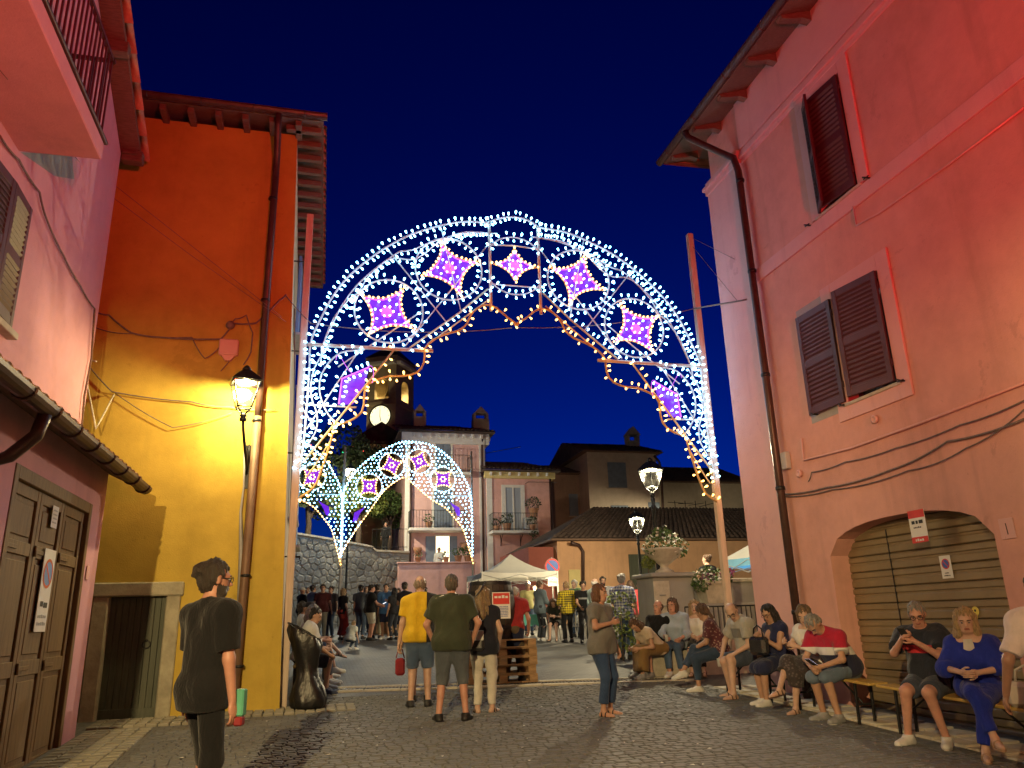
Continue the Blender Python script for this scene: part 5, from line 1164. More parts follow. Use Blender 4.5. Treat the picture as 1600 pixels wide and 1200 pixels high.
for i in range(2):
    lab = 'festive light arch of dense white dots in front of the corner house' if i == 0 else 'matching dotted light arch half hidden by the timber pole'
    if i == 0:
        a2 = thing('dotted_light_arch', lab, 'light arch', (xm[0] + W2 / 2, Y2, gz(Y2)), group='dotted light arches up the piazza')
        for kk, mm in (('cool', m_bulb_cool), ('warm', m_bulb_warm)):
            b = MB()
            for q in dots[kk]: b.lathe([(.012, -.04), (.036, -.01), (.036, .02), (.01, .04)], 5, M=Matrix.Translation((q[0], Y2 - .05, q[1])) @ Matrix.Rotation(R(90), 4, 'X'))
            o = child('bulb_string', b, mm, a2); o['kind'] = 'stuff'
        b = MB()
        for Q_ in (o2, i2): b.tube([(q[0], Y2, q[1]) for q in resample(Q_, .3)[0]], .025, 5)
        for c, r_, rt in stc: b.tube([(q[0], Y2, q[1]) for q in arc(*c, 19 * pm, 0, 350, 20)], .02, 4, closed=True)
        b.tube([(xm[0], Y2, S2(533, 785)[1]), (S2(578, 785)[0], Y2, S2(578, 785)[1])], .025, 5); b.tube([(S2(700, 775)[0], Y2, S2(700, 775)[1]), (xm[1], Y2, S2(735, 775)[1])], .025, 5); b.tube([(S2(635, 690)[0], Y2, S2(635, 690)[1]), (S2(634, 745)[0], Y2, S2(634, 745)[1])], .025, 5)
        child('lath_frame', b, m_lum_frame, a2)
        for poly in polys2: b = MB(); b.prism([(q[0], Y2 + .02, q[1]) for q in poly], (0, .01, 0)); child('purple_medallion', b, m_purple, a2)
        b = MB(); xx = S2(737, 800)[0]; b.tube([(xx + .03, Y2 + .06, gz(Y2)), (xx + .03, Y2 + .06, S2(737, 705)[1])], .05, 7); child('pole', b, m_grey_pipe, a2)
        b = MB(); b.tube([(xm[0], Y2 + .06, gz(Y2)), (xm[0], Y2 + .06, S2(535, 698)[1])], .06, 7); child('pole', b, m_lum_frame, a2)
        proto2 = a2
    else:
        c2 = copy_tree(proto2); c2.location.x -= W2 + .04; c2['label'] = lab
        for ch_ in c2.children: ch_.matrix_parent_inverse = proto2.children[0].matrix_parent_inverse.copy()

# ================================================================== lamps
def thin_glass(name, c=(1, 1, 1), op=.12):
    m = bpy.data.materials.new(name); m.use_nodes = True; t = m.node_tree; t.nodes.clear(); o = t.nodes.new('ShaderNodeOutputMaterial'); mx = t.nodes.new('ShaderNodeMixShader'); tr = t.nodes.new('ShaderNodeBsdfTransparent'); gl = t.nodes.new('ShaderNodeBsdfGlossy'); gl.inputs['Roughness'].default_value = .1
    nz = t.nodes.new('ShaderNodeTexNoise'); nz.inputs['Scale'].default_value = 9; rp = t.nodes.new('ShaderNodeMapRange'); rp.inputs[3].default_value = op * .6; rp.inputs[4].default_value = op * 1.4; t.links.new(nz.outputs[0], rp.inputs[0]); t.links.new(rp.outputs[0], mx.inputs[0])
    t.links.new(tr.outputs[0], mx.inputs[1]); t.links.new(gl.outputs[0], mx.inputs[2]); t.links.new(mx.outputs[0], o.inputs[0]); return m
m_pane = thin_glass('dusty_lantern_glass'); m_lampglow = emis('sodium_lamp_glow', (1.0, .86, .42), 28.0); m_cast = plain('black_cast_iron', (.022, .024, .024), .4, .5, var=.3)
def lantern(parent, c, s=1.0, power=120, rz=0.0, size=.05, cut=.09, col=(1.0, .84, .52)):
    """four-sided lantern head, c = bottom centre, about 0.85 s tall"""
    c = Vector(c); Mx = Matrix.Translation(c) @ Matrix.Rotation(rz, 4, 'Z') @ Matrix.Scale(s, 4); b = MB()
    h0, h1, w0, w1 = .16, .56, .105, .20
    cs = [(-1, -1), (1, -1), (1, 1), (-1, 1)]
    for sx, sy in cs: b.tube([Mx @ Vector((sx * w0, sy * w0, h0)), Mx @ Vector((sx * w1, sy * w1, h1))], .011 * s, 5); b.tube([Mx @ Vector((0, 0, .02)), Mx @ Vector((sx * w0 * .5, sy * w0 * .5, .09)), Mx @ Vector((sx * w0, sy * w0, h0))], .012 * s, 5)
    for w_, h_ in ((w0, h0), (w1, h1)):
        for i in range(4): a, d = cs[i], cs[(i + 1) % 4]; b.tube([Mx @ Vector((a[0] * w_, a[1] * w_, h_)), Mx @ Vector((d[0] * w_, d[1] * w_, h_))], .012 * s, 5)
    b.lathe([(.05, -.06), (.055, -.02), (.04, 0), (.055, .03), (.03, .06)], 10, M=Mx); fr = child('lantern_frame', b, m_cast, parent)
    for i in range(4):
        a, d = cs[i], cs[(i + 1) % 4]; bb = MB(); bb.quad(*[Mx @ Vector(q) for q in ((a[0] * w0, a[1] * w0, h0), (d[0] * w0, d[1] * w0, h0), (d[0] * w1, d[1] * w1, h1), (a[0] * w1, a[1] * w1, h1))]); child('pane', bb, m_pane, fr)
    bb = MB(); bb._add([Mx @ Vector((sx * .225, sy * .225, h1 + .012)) for sx, sy in cs] + [Mx @ Vector((sx * .12, sy * .12, h1 + .14)) for sx, sy in cs] + [Mx @ Vector((sx * .06, sy * .06, h1 + .2)) for sx, sy in cs], [(0, 1, 5, 4), (1, 2, 6, 5), (2, 3, 7, 6), (3, 0, 4, 7), (4, 5, 9, 8), (5, 6, 10, 9), (6, 7, 11, 10), (7, 4, 8, 11), (8, 9, 10, 11), (3, 2, 1, 0)], False)
    bb.lathe([(.06, .2 + h1), (.075, .22 + h1), (.05, .26 + h1), (.02, .29 + h1)], 10, M=Mx); child('lantern_cap', bb, m_cast, parent)
    bb = MB(); bb.lathe([(.15, h1 - .002), (.16, h1 + .004), (.12, h1 + .010), (.05, h1 + .011)], 12, M=Mx); child('lamp', bb, m_lampglow, parent)
    ld = bpy.data.lights.new('lantern_light', 'POINT'); ld.energy = power; ld.color = col; ld.shadow_soft_size = size
    lo = bpy.data.objects.new('lantern_light', ld); COL.objects.link(lo); lo.parent = parent; lo.matrix_parent_inverse = wm(parent).inverted(); lo.location = Mx @ Vector((0, 0, h1 - cut))
pl_ = PY(380, 650, 11.22); wl = thing('wall_lantern', 'lit four-sided lantern on an iron bracket of the ochre house', 'street lamp', (pl_.x, YO, pl_.z))
lantern(wl, (pl_.x, 11.22, pl_.z - .02), .92, 230, R(12), cut=.06, col=(1.0, .80, .36))
b = MB(); q0 = Vector((pl_.x, 11.22, pl_.z - .05)); b.tube([q0, q0 + Vector((.01, .02, -.12)), q0 + Vector((.03, .12, -.3)), q0 + Vector((.05, .3, -.48)), (pl_.x + .06, YO - .02, pl_.z - .72)], [.02, .02, .022, .022, .018], 7)
b.tube([(pl_.x + .05, YO - .02, pl_.z - .35), (pl_.x + .07, YO - .12, pl_.z - .32), (pl_.x + .08, YO - .16, pl_.z - .45), (pl_.x + .05, YO - .05, pl_.z - .75)], .014, 6); b.bbox((pl_.x + .02, YO - .025, pl_.z - .95), (pl_.x + .09, YO - .002, pl_.z - .3), .006); child('bracket', b, m_cast, wl)
def lamp_post(px, py_lamp, y, label, power, s=1.05, zb=None):
    p = PY(px, py_lamp, y); z0 = gz(y) if zb is None else zb
    t = thing('lamp_post', label, 'street lamp', (p.x, y, z0), group='lamp posts of the piazza'); b = MB(); h_ = p.z - .45 * s - z0
    b.lathe([(.15, 0), (.15, .12), (.11, .18), (.10, .55), (.12, .6), (.075, .68), (.06, .8), (.05, h_ * .6), (.042, h_ - .35), (.06, h_ - .33), (.06, h_ - .28), (.04, h_ - .25), (.055, h_ - .12), (.03, h_ - .05), (.03, h_ + .02)], 12, (p.x, y, z0)); child('post', b, m_cast, t); lantern(t, (p.x, y, z0 + h_), s, power, R(20)); return t
lamp_post(1017, 742, 17.0, 'tall lit lamp post rising behind the stone flower bowl', 1000, zb=1.0); lamp_post(995, 815, 25.5, 'lit lamp post standing in front of the orange shed', 1000); lamp_post(547, 737, 39.2, 'lit lamp post among the trees above the rubble wall', 1500, 1.1)
lamp_post(1075, 818, 46.0, 'assumed lamp post added unseen behind the orange shed roof', 1300, 1.0)  # assumed lamp, hidden by the shed roof, added to light the tan house
# assumed red floodlight on a tripod, added out of view to redden the upper facades
fl = thing('assumed_floodlight', 'assumed red floodlight added unseen on a black tripod behind the viewer', 'floodlight', (2.6, -3.0, gz(-3)))
def fpt(*p): return Vector((2.6 + p[0], -3.0 + p[1], gz(-3) + p[2]))
b = MB(); b.tube([fpt(0, 0, .7), fpt(0, 0, 2.5)], .025, 8)
for a in (90, 210, 330): b.tube([fpt(0, 0, .95), fpt(.55 * math.cos(R(a)), .55 * math.sin(R(a)), 0.02)], .018, 6)
child('tripod', b, m_cast, fl)
FD = Vector((.02, 1, .93)).normalized(); Mf = Matrix.Translation(fpt(0, 0, 2.7)) @ FD.to_track_quat('Z', 'Y').to_matrix().to_4x4()
b = MB(); b.lathe([(.05, -.28), (.13, -.24), (.15, -.05), (.17, 0), (.17, .02), (.15, .02), (.14, -.03)], 14, M=Mf, cap=False); child('housing', b, m_cast, fl)
b = MB(); b.lathe([(.001, -.03), (.14, -.03)], 14, M=Mf, cap=False); child('lens', b, emis('red_gel', (1, .03, .02), 6), fl)
ld = bpy.data.lights.new('assumed_flood_light', 'SPOT'); ld.energy = 3100; ld.color = (1.0, 0.035, 0.045); ld.spot_size = R(96); ld.spot_blend = .7; ld.shadow_soft_size = .14
lo = bpy.data.objects.new('assumed_flood_light', ld); COL.objects.link(lo); lo.location = fpt(0, 0, 2.7) + FD * .05; lo.rotation_euler = FD.to_track_quat('-Z', 'Y').to_euler(); lo.parent = fl; lo.matrix_parent_inverse = wm(fl).inverted(); FLOOD = ld
# assumed wall lantern behind the viewer, of the same kind, added unseen for light
wl_assumed = thing('wall_lantern', 'assumed lit lantern added unseen on the rose house behind the viewer', 'street lamp', (XL, -2, 4.3)); lantern(wl_assumed, (XL + .55, -2, 3.9), .92, 3700, 0, size=.02, cut=.022, col=(1, .72, .33))
b = MB(); b.tube([(XL + .55, -2, 3.86), (XL + .5, -2, 3.6), (XL + .2, -2, 3.45), (XL, -2, 3.4)], .02, 7); child('bracket', b, m_cast, wl_assumed)
print('lights', time.time() - T0)
# ================================================================== plants
def leaf_mat(name, c, trans=.25):
    t = NT(name); t.set(.55, 0, .35); g = t.n('ShaderNodeNewGeometry'); col = t.ramp(g.outputs['Random Per Island'], [(0, sc_(c, .55)), (.5, c), (1, sc_(c, 1.5))]); t.base(col); t.b.inputs['Subsurface Weight'].default_value = 0; return t.m
m_leaf_dark = leaf_mat('dark_evergreen_leaf', (.035, .055, .022)); m_leaf = leaf_mat('green_leaf', (.06, .11, .03)); m_leaf_lime = leaf_mat('lime_leaf', (.13, .17, .035)); m_bark = plain('rough_bark', (.10, .075, .055), .9, var=.4, scale=8, bump=.6)
m_petal_white = leaf_mat('white_petal', (.62, .62, .56)); m_petal_pink = leaf_mat('magenta_petal', (.42, .10, .25)); m_petal_purple = leaf_mat('purple_petal', (.13, .05, .09))
def leaves(b, pts, size, mi=0):
    b.cur = mi
    for p in pts:
        d = Vector(rng.normal(0, 1, 3)).normalized(); e = d.orthogonal().normalized(); e = Matrix.Rotation(rng.uniform(0, 6.28), 3, d) @ e; f = d.cross(e); s = size * rng.uniform(.6, 1.35); p = Vector(p)
        b._add([p - e * s * .5, p + f * s * .28 + d * s * .08, p + e * s * .5, p - f * s * .28 + d * s * .08], [(0, 1, 2), (0, 2, 3)], False)
    b.cur = 0
def blossom(b, p, r, mi):
    b.cur = mi; n = Vector(rng.normal(0, 1, 3)) + Vector((0, -1.2, .6)); n.normalize(); e = n.orthogonal().normalized(); f = n.cross(e); p = Vector(p)
    for k in range(5):
        a = k * 1.2566; d0 = e * math.cos(a) + f * math.sin(a); d1 = e * math.cos(a + .62) + f * math.sin(a + .62); d_ = e * math.cos(a - .62) + f * math.sin(a - .62)
        b._add([p, p + d_ * r * .6 + n * r * .1, p + d0 * r, p + d1 * r * .6 + n * r * .1], [(0, 1, 2, 3)], False)
    b.cur = 0
def cloud(n, lobes):
    P = []
    w_ = np.array([l[3] ** 2 for l in lobes]); w_ /= w_.sum()
    for k in rng.choice(len(lobes), n, p=w_):
        x, y, z, r = lobes[k][:4]; v = rng.normal(0, 1, 3); v /= np.linalg.norm(v); v *= r * rng.uniform(.55, 1.05) ** .6; P.append((x + v[0], y + v[1], z + v[2] * .85))
    return P
def tree(name, label, base, h, crown_r, n, m, limbs=7, leaf=.16, zc=.62):
    base = Vector(base); t = thing(name, label, 'tree', base); b = MB(); top = base + Vector((rng.normal(0, .15), 0, h * .7)); b.tube([base - Vector((0, 0, .2)), base.lerp(top, .4) + Vector((.1, 0, 0)), top], [.2, .15, .07], 8); lobes = []
    for k in range(limbs):
        a = 6.283 * k / limbs + rng.uniform(-.3, .3); st = base.lerp(top, rng.uniform(.4, .9)); en = base + Vector((math.cos(a) * crown_r * rng.uniform(.45, .8), math.sin(a) * crown_r * .6, h * zc + rng.uniform(-.25, .4) * crown_r)); b.tube([st, st.lerp(en, .5) + Vector((0, 0, .2)), en], [.07, .05, .02], 6); lobes.append((en.x, en.y, en.z, crown_r * rng.uniform(.28, .5)))
    lobes.append((top.x, top.y, base.z + h * .85, crown_r * .5)); child('trunk', b, m_bark, t); b = MB(); leaves(b, cloud(n, lobes), leaf); child('crown', b, m, t); return t, lobes
q = PY(535, 760, 46); tr1, lob = tree('evergreen_tree', 'dark evergreen tree with tiny coloured lights behind the rubble wall', (q.x - .4, 46, 5.0), 8.2, 3.0, 5200, m_leaf_dark, 9, .26)
for k in range(26):
    l = lob[rng.integers(len(lob))]; v = rng.normal(0, 1, 3); v[1] = -abs(v[1]); v /= np.linalg.norm(v); b = MB(); b.ball((l[0] + v[0] * l[3], l[1] + v[1] * l[3], l[2] + v[2] * l[3] * .8), .045, 6, 4); child('fairy_bulb', b, emis('red_fairy_bulb', (1, .05, .03), 1.6) if k % 2 else emis('green_fairy_bulb', (.03, 1, .4), 1.2), tr1)
q = PY(603, 800, 46); tree('leafy_shrub', 'light green leafy shrub lit by the lamp beside the yellow house', (q.x, 45.5, 5.0), 4.2, 1.3, 1900, m_leaf, 6, .2)
q = PY(560, 770, 43.5); tree('small_tree', 'small lamp-lit tree hanging over the rubble wall', (q.x, 43.8, 5.2), 4.6, 1.5, 2200, m_leaf_lime, 6, .2)
q = PY(490, 800, 45); tree('broad_shrub', 'dark shrub behind the timber pole above the rubble wall', (q.x - .3, 44.5, 6.0), 3.6, 1.6, 1600, m_leaf_dark, 6, .22)

# ================================================================== terrace at the corner of the salmon house
m_grey_render = stucco('grey_cement_render', (.30, .29, .27), var=.15); m_pale_yellow = stucco('pale_yellow_render', (.60, .54, .33), var=.1)
ped = thing('stone_pedestal', 'square stone pedestal with carved panel at the terrace corner', 'pedestal', (7.3, 15.6, gz(15.6)))
b = MB(); b.bbox((6.86, 15.3, .4), (7.76, 16.2, 2.38), .02); child('block', b, m_grey_render, ped); b = MB(); b.bbox((6.84, 15.27, .45), (7.2, 15.298, 2.3), .008); child('carved_panel', b, m_travertine, ped); b = MB(); b.bbox((6.78, 15.2, 2.38), (7.84, 16.28, 2.47), .02); child('cap_slab', b, m_grey_render, ped)
for k in range(3): b = MB(); b.bbox((6.96, 15.25, 2.0 - k * .22), (7.1, 15.27, 2.03 - k * .22), .004); child('carved_line', b, m_grey_render, ped)
bw = thing('flower_bowl', 'footed stone bowl overflowing with white flowers on the pedestal', 'planter', (7.27, 15.6, 2.47)); b = MB(); b.lathe([(.2, 0), (.2, .05), (.1, .1), (.08, .16), (.16, .22), (.33, .34), (.4, .46), (.43, .48), (.43, .52), (.36, .52), (.3, .46)], 18, (7.27, 15.6, 2.47)); child('bowl', b, m_travertine, bw)
b = MB(); cl = cloud(620, [(7.27, 15.6, 3.12, .36), (7.0, 15.45, 3.05, .24), (7.55, 15.45, 3.0, .26), (7.2, 15.5, 3.3, .2)]); leaves(b, cl, .075, 0); child('foliage', b, m_leaf, bw); b = MB()
for p in cloud(75, [(7.25, 15.5, 3.15, .4), (7.0, 15.4, 3.05, .27), (7.5, 15.4, 3.0, .27)]): blossom(b, p, .042, 0)
o = child('blossom', b, m_petal_white, bw); o['kind'] = 'stuff'
ys_ = MB(); leaves(ys_, cloud(160, [(6.95, 15.7, 2.72, .16)]), .08, 0); yp = thing('yellow_plant', 'small lime yellow plant at the foot of the stone bowl', 'plant', (6.95, 15.75, 2.47)); child('foliage', ys_, m_leaf_lime, yp); b = MB(); b.tube([(6.95, 15.72, 2.47), (6.95, 15.7, 2.7)], .012, 5); child('stem', b, m_bark, yp)
ysb = MB(); leaves(ysb, cloud(420, [(6.6, 16.6, 1.9, .32), (6.55, 16.5, 1.5, .3), (6.6, 16.6, 1.1, .3)]), .09, 0); yp = thing('hedge_plant', 'yellow-green climbing plant beside the stone pedestal', 'plant', (6.6, 16.6, gz(16.6))); child('foliage', ysb, m_leaf_lime, yp); b = MB(); b.tube([(6.6, 16.6, .6), (6.6, 16.6, 1.8)], .02, 5); child('stem', b, m_bark, yp)
tw_ = thing('terrace_parapet', 'grey rendered parapet wall of the raised terrace', 'wall', (9.7, 16, gz(16)))
b = MB(); b.bbox((7.76, 15.9, .3), (13.5, 16.15, 2.28), .01); b.box((7.76, 16.152, .3), (13.5, 22, 1.15)); child('wall', b, m_grey_render, tw_); b = MB(); b.bbox((7.85, 15.83, 2.28), (13.5, 16.22, 2.36), .012); child('coping', b, m_travertine, tw_)
lg = thing('planter_ledge', 'low rendered ledge in front of the terrace parapet', 'wall', (8.2, 15.35, gz(15))); b = MB(); b.bbox((7.78, 15.0, .4), (8.95, 15.88, 1.76), .01); child('block', b, m_grey_render, lg); b = MB(); b.bbox((7.74, 14.96, 1.76), (9.0, 15.895, 1.82), .01); child('slab', b, m_grey_render, lg)
pt = thing('flower_planter', 'flared stone planter with white and magenta flowers on the ledge', 'planter', (8.15, 15.3, 1.82)); b = MB()
s0, s1, hh = .17, .27, .42; vs = [Vector((8.15 + sx * s0, 15.3 + sy * s0, 1.82)) for sx, sy in ((-1, -1), (1, -1), (1, 1), (-1, 1))] + [Vector((8.15 + sx * s1, 15.3 + sy * s1, 1.82 + hh)) for sx, sy in ((-1, -1), (1, -1), (1, 1), (-1, 1))]; b._add(vs, [(3, 2, 1, 0), (0, 1, 5, 4), (1, 2, 6, 5), (2, 3, 7, 6), (3, 0, 4, 7), (4, 5, 6, 7)], False); b.bbox((8.15 - s1 - .03, 15.3 - s1 - .03, 2.21), (8.15 + s1 + .03, 15.3 + s1 + .03, 2.28), .01); child('pot', b, m_travertine, pt)
b = MB(); leaves(b, cloud(520, [(8.0, 15.2, 2.35, .28), (8.4, 15.25, 2.36, .24), (7.8, 15.1, 2.2, .18)]), .075); child('foliage', b, m_leaf, pt)
for mm, ps in ((m_petal_white, [(7.85, 15.05, 2.33, .2), (8.1, 15.05, 2.4, .15)]), (m_petal_pink, [(8.45, 15.1, 2.42, .16)]), (m_petal_purple, [(7.95, 15.0, 2.34, .16)])):
    b = MB()
    for p in cloud(34, ps): blossom(b, p, .036, 0)
    o = child('blossom', b, mm, pt); o['kind'] = 'stuff'
b = MB(); leaves(b, cloud(330, [(9.6, 15.2, 2.3, .3), (9.75, 15.1, 2.05, .2)]), .085); hp = thing('rose_bush', 'flowering bush in a pot beside the yellow pier', 'plant', (9.65, 15.2, 1.2)); child('foliage', b, m_leaf, hp); b = MB(); [blossom(b, p, .04, 0) for p in cloud(20, [(9.6, 15.05, 2.3, .3)])]; o = child('blossom', b, m_petal_white, hp); o['kind'] = 'stuff'; b = MB(); b.tube([(9.65, 15.2, .7), (9.65, 15.2, 2.2)], .02, 5); child('stem', b, m_bark, hp)
rl_ = thing('iron_fence', 'black iron bar fence beside the arch pole', 'fence', (8.3, 14.4, gz(14.4))); railing(rl_, [(7.1, 14.45), (9.05, 14.45)], gz(14.45), 1.15, .1, r=.013)
pr_ = thing('yellow_pier', 'pale yellow rendered pier with flat cap beside the salmon house', 'pier', (9.4, 14.5, gz(14.5))); b = MB(); b.bbox((9.06, 14.2, .3), (9.9, 14.9, 1.82), .01); child('block', b, m_pale_yellow, pr_); b = MB(); b.bbox((9.0, 14.14, 1.82), (9.96, 14.96, 1.9), .012); child('cap', b, m_pale_yellow, pr_)
sb_ = thing('stone_step', 'low stone step that people sit on under the pedestal', 'step', (7.1, 13.6, gz(13.6))); b = MB(); b.bbox((5.9, 13.45, .3), (8.6, 13.95, gz(13.6) + .43), .02); child('block', b, m_travertine, sb_)

# ================================================================== tents, tables
def gazebo(name, label, c, s, zeave, rise, m_top, m_under, val=.22, pw=1.75, group=None):
    x, y = c; z0 = gz(y) if group is None else group; t = thing(name, label, 'gazebo', (x, y, z0)); b = MB(); h = s / 2; N = 6; ap = Vector((x, y, zeave + rise)); cs = [Vector((x + sx * h, y + sy * h, zeave)) for sx, sy in ((-1, -1), (1, -1), (1, 1), (-1, 1))]
    for i in range(4):
        a, d = cs[i], cs[(i + 1) % 4]; prev = None
        for k in range(N + 1):
            f = k / N; sg = (f ** 1.6); ra = a.lerp(ap, f); rd = d.lerp(ap, f); ra.z = rd.z = zeave + rise * (f ** pw); n_ = 4
            row = [ra.lerp(rd, j / n_) - Vector((0, 0, .05 * math.sin(math.pi * j / n_) * (1 - f))) for j in range(n_ + 1)]
            if prev: [b.quad(prev[j], prev[j + 1], row[j + 1], row[j], smooth=True) for j in range(n_)]
            prev = row
    can = child('canopy', b, m_top, t); b = MB()
    for i in range(4):
        a, d = cs[i], cs[(i + 1) % 4]; n_ = 10
        for j in range(n_): p, q = a.lerp(d, j / n_), a.lerp(d, (j + 1) / n_); b.quad(p - Vector((0, 0, .05 * math.sin(math.pi * j / n_))), q - Vector((0, 0, .05 * math.sin(math.pi * (j + 1) / n_))), q - Vector((0, 0, val)), p - Vector((0, 0, val + .0)))
    child('valance', b, m_under, t)
    for p in cs: bb = MB(); bb.box((p.x - .022, p.y - .022, z0), (p.x + .022, p.y + .022, zeave)); child('leg', bb, m_white_paint, t)
    bb = MB()
    for i in range(4):
        a, d = cs[i] - Vector((0, 0, .1)), cs[(i + 1) % 4] - Vector((0, 0, .1))
        for k in range(2): p, q = a.lerp(d, k / 2), a.lerp(d, (k + 1) / 2); bb.tube([p, q - Vector((0, 0, .35))], .012, 4); bb.tube([p - Vector((0, 0, .35)), q], .012, 4)
    child('scissor_truss', bb, m_grey_pipe, t); return t
m_canvas = plain('white_canvas', (.62, .61, .57), .85, var=.06, scale=3, bump=.2); m_canvas_blue = plain('light_blue_canvas', (.16, .42, .62), .8, var=.1, scale=3)
gz1 = gazebo('white_gazebo', 'white pointed pop-up gazebo in front of the rose wing', (PY(807, 893, 29).x, 29.9), 2.9, PY(807, 893, 28.5).z, PY(807, 866, 30).z - PY(807, 893, 28.5).z, m_canvas, m_canvas)
bg_ = PY(826, 912, 29.2); b = MB(); b.ball(bg_, .06); bb_ = tag(obj('hanging_bulb', b, emis('bare_bulb', (1, .85, .55), 40)), 'bare lit bulb hanging under the white gazebo', 'lamp'); b = MB(); b.tube([bg_ + Vector((0, 0, .05)), bg_ + Vector((0, .3, .5))], .008, 4); child('flex', b, m_cable, bb_)
ld = bpy.data.lights.new('bulb_light', 'POINT'); ld.energy = 160; ld.color = (1, .82, .5); ld.shadow_soft_size = .06; lo = bpy.data.objects.new('bulb_light', ld); COL.objects.link(lo); lo.location = bg_ - Vector((0, .08, .0)); lo.parent = bb_
tp = PY(1141, 862, 18.5); bt = gazebo('blue_gazebo', 'white-topped gazebo with light blue lining on the terrace', (tp.x + 1.45 + 1.3, 19.9), 2.9, tp.z, .95, m_canvas, m_canvas_blue, .26, 1.05, 1.15)
ld = bpy.data.lights.new('assumed_tent_lamp', 'POINT'); ld.energy = 40; ld.color = (.6, .85, 1); ld.shadow_soft_size = .1; lo = bpy.data.objects.new('assumed_tent_lamp', ld); COL.objects.link(lo); lo.location = (tp.x + 2.4, 19.9, tp.z + .15); b = MB(); b.ball((tp.x + 2.4, 19.9, tp.z + .3), .06); c_ = child('lamp', b, emis('assumed_tent_bulb', (.7, .9, 1), 20), bt); lo.parent = bt; lo.matrix_parent_inverse = wm(bt).inverted()  # assumed lamp and bulb, added to light the blue underside
for k in range(3): wire('tent_strap', [Vector((tp.x + 1.8 + k * .2, 20.5, tp.z - .1)), Vector((tp.x + 1.75 + k * .22, 20.5, tp.z - .8))], .008, m_white_paint, .0, label='white strap hanging from the blue-lined gazebo', cat='strap', group='straps of the blue gazebo')
m_plastic_white = plain('white_plastic', (.66, .66, .64), .45, var=.05); m_cloth_teal = plain('turquoise_tablecloth', (.12, .42, .36), .85, var=.12, scale=8, bump=.3)
def table(c, label, m_cl):
    x, y = c; z = gz(y); t = thing('folding_table', label, 'table', (x, y, z)); b = MB(); b.bbox((x - .6, y - .4, z + .70), (x + .6, y + .4, z + .74), .01)
    for k in range(24):
        u0, u1 = -1 + k / 12, -1 + (k + 1) / 12; b.quad((x + u0 * .6, y - .405, z + .735), (x + u1 * .6, y - .405, z + .735), (x + u1 * .6, y - .42 - .015 * math.sin(k + 1), z + .42 + .03 * math.sin(k * 1.3 + 1.3)), (x + u0 * .6, y - .42 - .015 * math.sin(k), z + .42 + .03 * math.sin(k * 1.3)))
    child('tablecloth', b, m_cl, t)
    for sx in (-1, 1):
        for sy in (-1, 1): bb = MB(); bb.tube([(x + sx * .52, y + sy * .32, z), (x + sx * .52, y + sy * .32, z + .7)], .018, 6); child('leg', bb, m_plastic_white, t)
    return t
table((PY(838, 985, 23).x, 24.2), 'small table with turquoise cloth beside the white gazebo', m_cloth_teal)
def chair(c, rz, label):
    x, y = c; z = gz(y); t = thing('plastic_chair', label, 'chair', (x, y, z), rz, 'white plastic garden chairs'); b = MB(); b.bbox((-.22, -.22, .42), (.22, .22, .45), .02); obj('seat', b, m_plastic_white, t)
    for sx in (-1, 1):
        for sy in (-1, 1): b = MB(); b.tube([(sx * .24, sy * .25, 0), (sx * .2, sy * .2, .43)], [.016, .024], 6); obj('leg', b, m_plastic_white, t)
        b = MB(); b.tube([(sx * .24, .22, .44), (sx * .26, .18, .66), (sx * .25, -.1, .67), (sx * .21, -.22, .64)], .018, 6); obj('armrest', b, m_plastic_white, t)
    b = MB()
    for k in range(5): xx = -.17 + k * .085; b.tube([(xx, -.21, .44), (xx * 1.05, -.26, .7), (xx, -.29, .86)], [.016, .02, .016], 5)
    b.tube([(-.2, -.22, .5), (-.2, -.29, .84), (0, -.31, .9), (.2, -.29, .84), (.2, -.22, .5)], .02, 6); obj('backrest', b, m_plastic_white, t); return t
chair((PY(915, 985, 22).x, 22.6), R(160), 'white plastic garden chair behind the woman in jeans'); chair((PY(868, 985, 23).x - .1, 23.3), R(200), 'white plastic garden chair at the turquoise table'); chair((PY(930, 985, 23.5).x, 24.2), R(120), 'white plastic garden chair farther back by the orange shed')
# ================================================================== barrel on pallets
pc = G(778, 1063); pc.y = 13.9; pc.x = PY(778, 1063, 13.9).x; pz = gz(13.9)
def pallet(cx, cy, z, label, w_=1.2, d_=.8):
    t = thing('pallet', label, 'pallet', (cx, cy, z), 0, 'wooden pallets under the barrel')
    for k in range(7): b = MB(); b.bbox((-w_ / 2, -d_ / 2 + k * d_ / 7 + .006, .118), (w_ / 2, -d_ / 2 + (k + 1) * d_ / 7 - .02, .14), .003); obj('top_board', b, m_pallet_wood, t)
    for sy in (-1, 0, 1): b = MB(); b.bbox((-w_ / 2, sy * (d_ / 2 - .05) - .048, .0), (w_ / 2, sy * (d_ / 2 - .05) + .048, .02), .003); obj('bottom_board', b, m_pallet_wood, t)
    for sx in (-1, 0, 1):
        for sy in (-1, 0, 1): b = MB(); b.bbox((sx * (w_ / 2 - .07) - .07, sy * (d_ / 2 - .05) - .047, .02), (sx * (w_ / 2 - .07) + .07, sy * (d_ / 2 - .05) + .047, .118), .003); obj('block', b, m_pallet_wood, t)
    return t
nm_ = ('lowest', 'second', 'third', 'fourth', 'topmost')
for k in range(5): pallet(pc.x + random.uniform(-.02, .02), 13.9 + random.uniform(-.02, .02), pz + k * .1415, 'wooden pallet, %s of the stack under the barrel' % nm_[k])
br = thing('wine_barrel', 'big dark wooden barrel with a red poster standing on pallets', 'barrel', (pc.x - .1, 13.9, pz + .708)); n_st = 22; hb = .98
def brad(v): return .36 + .07 * math.sin(math.pi * v)
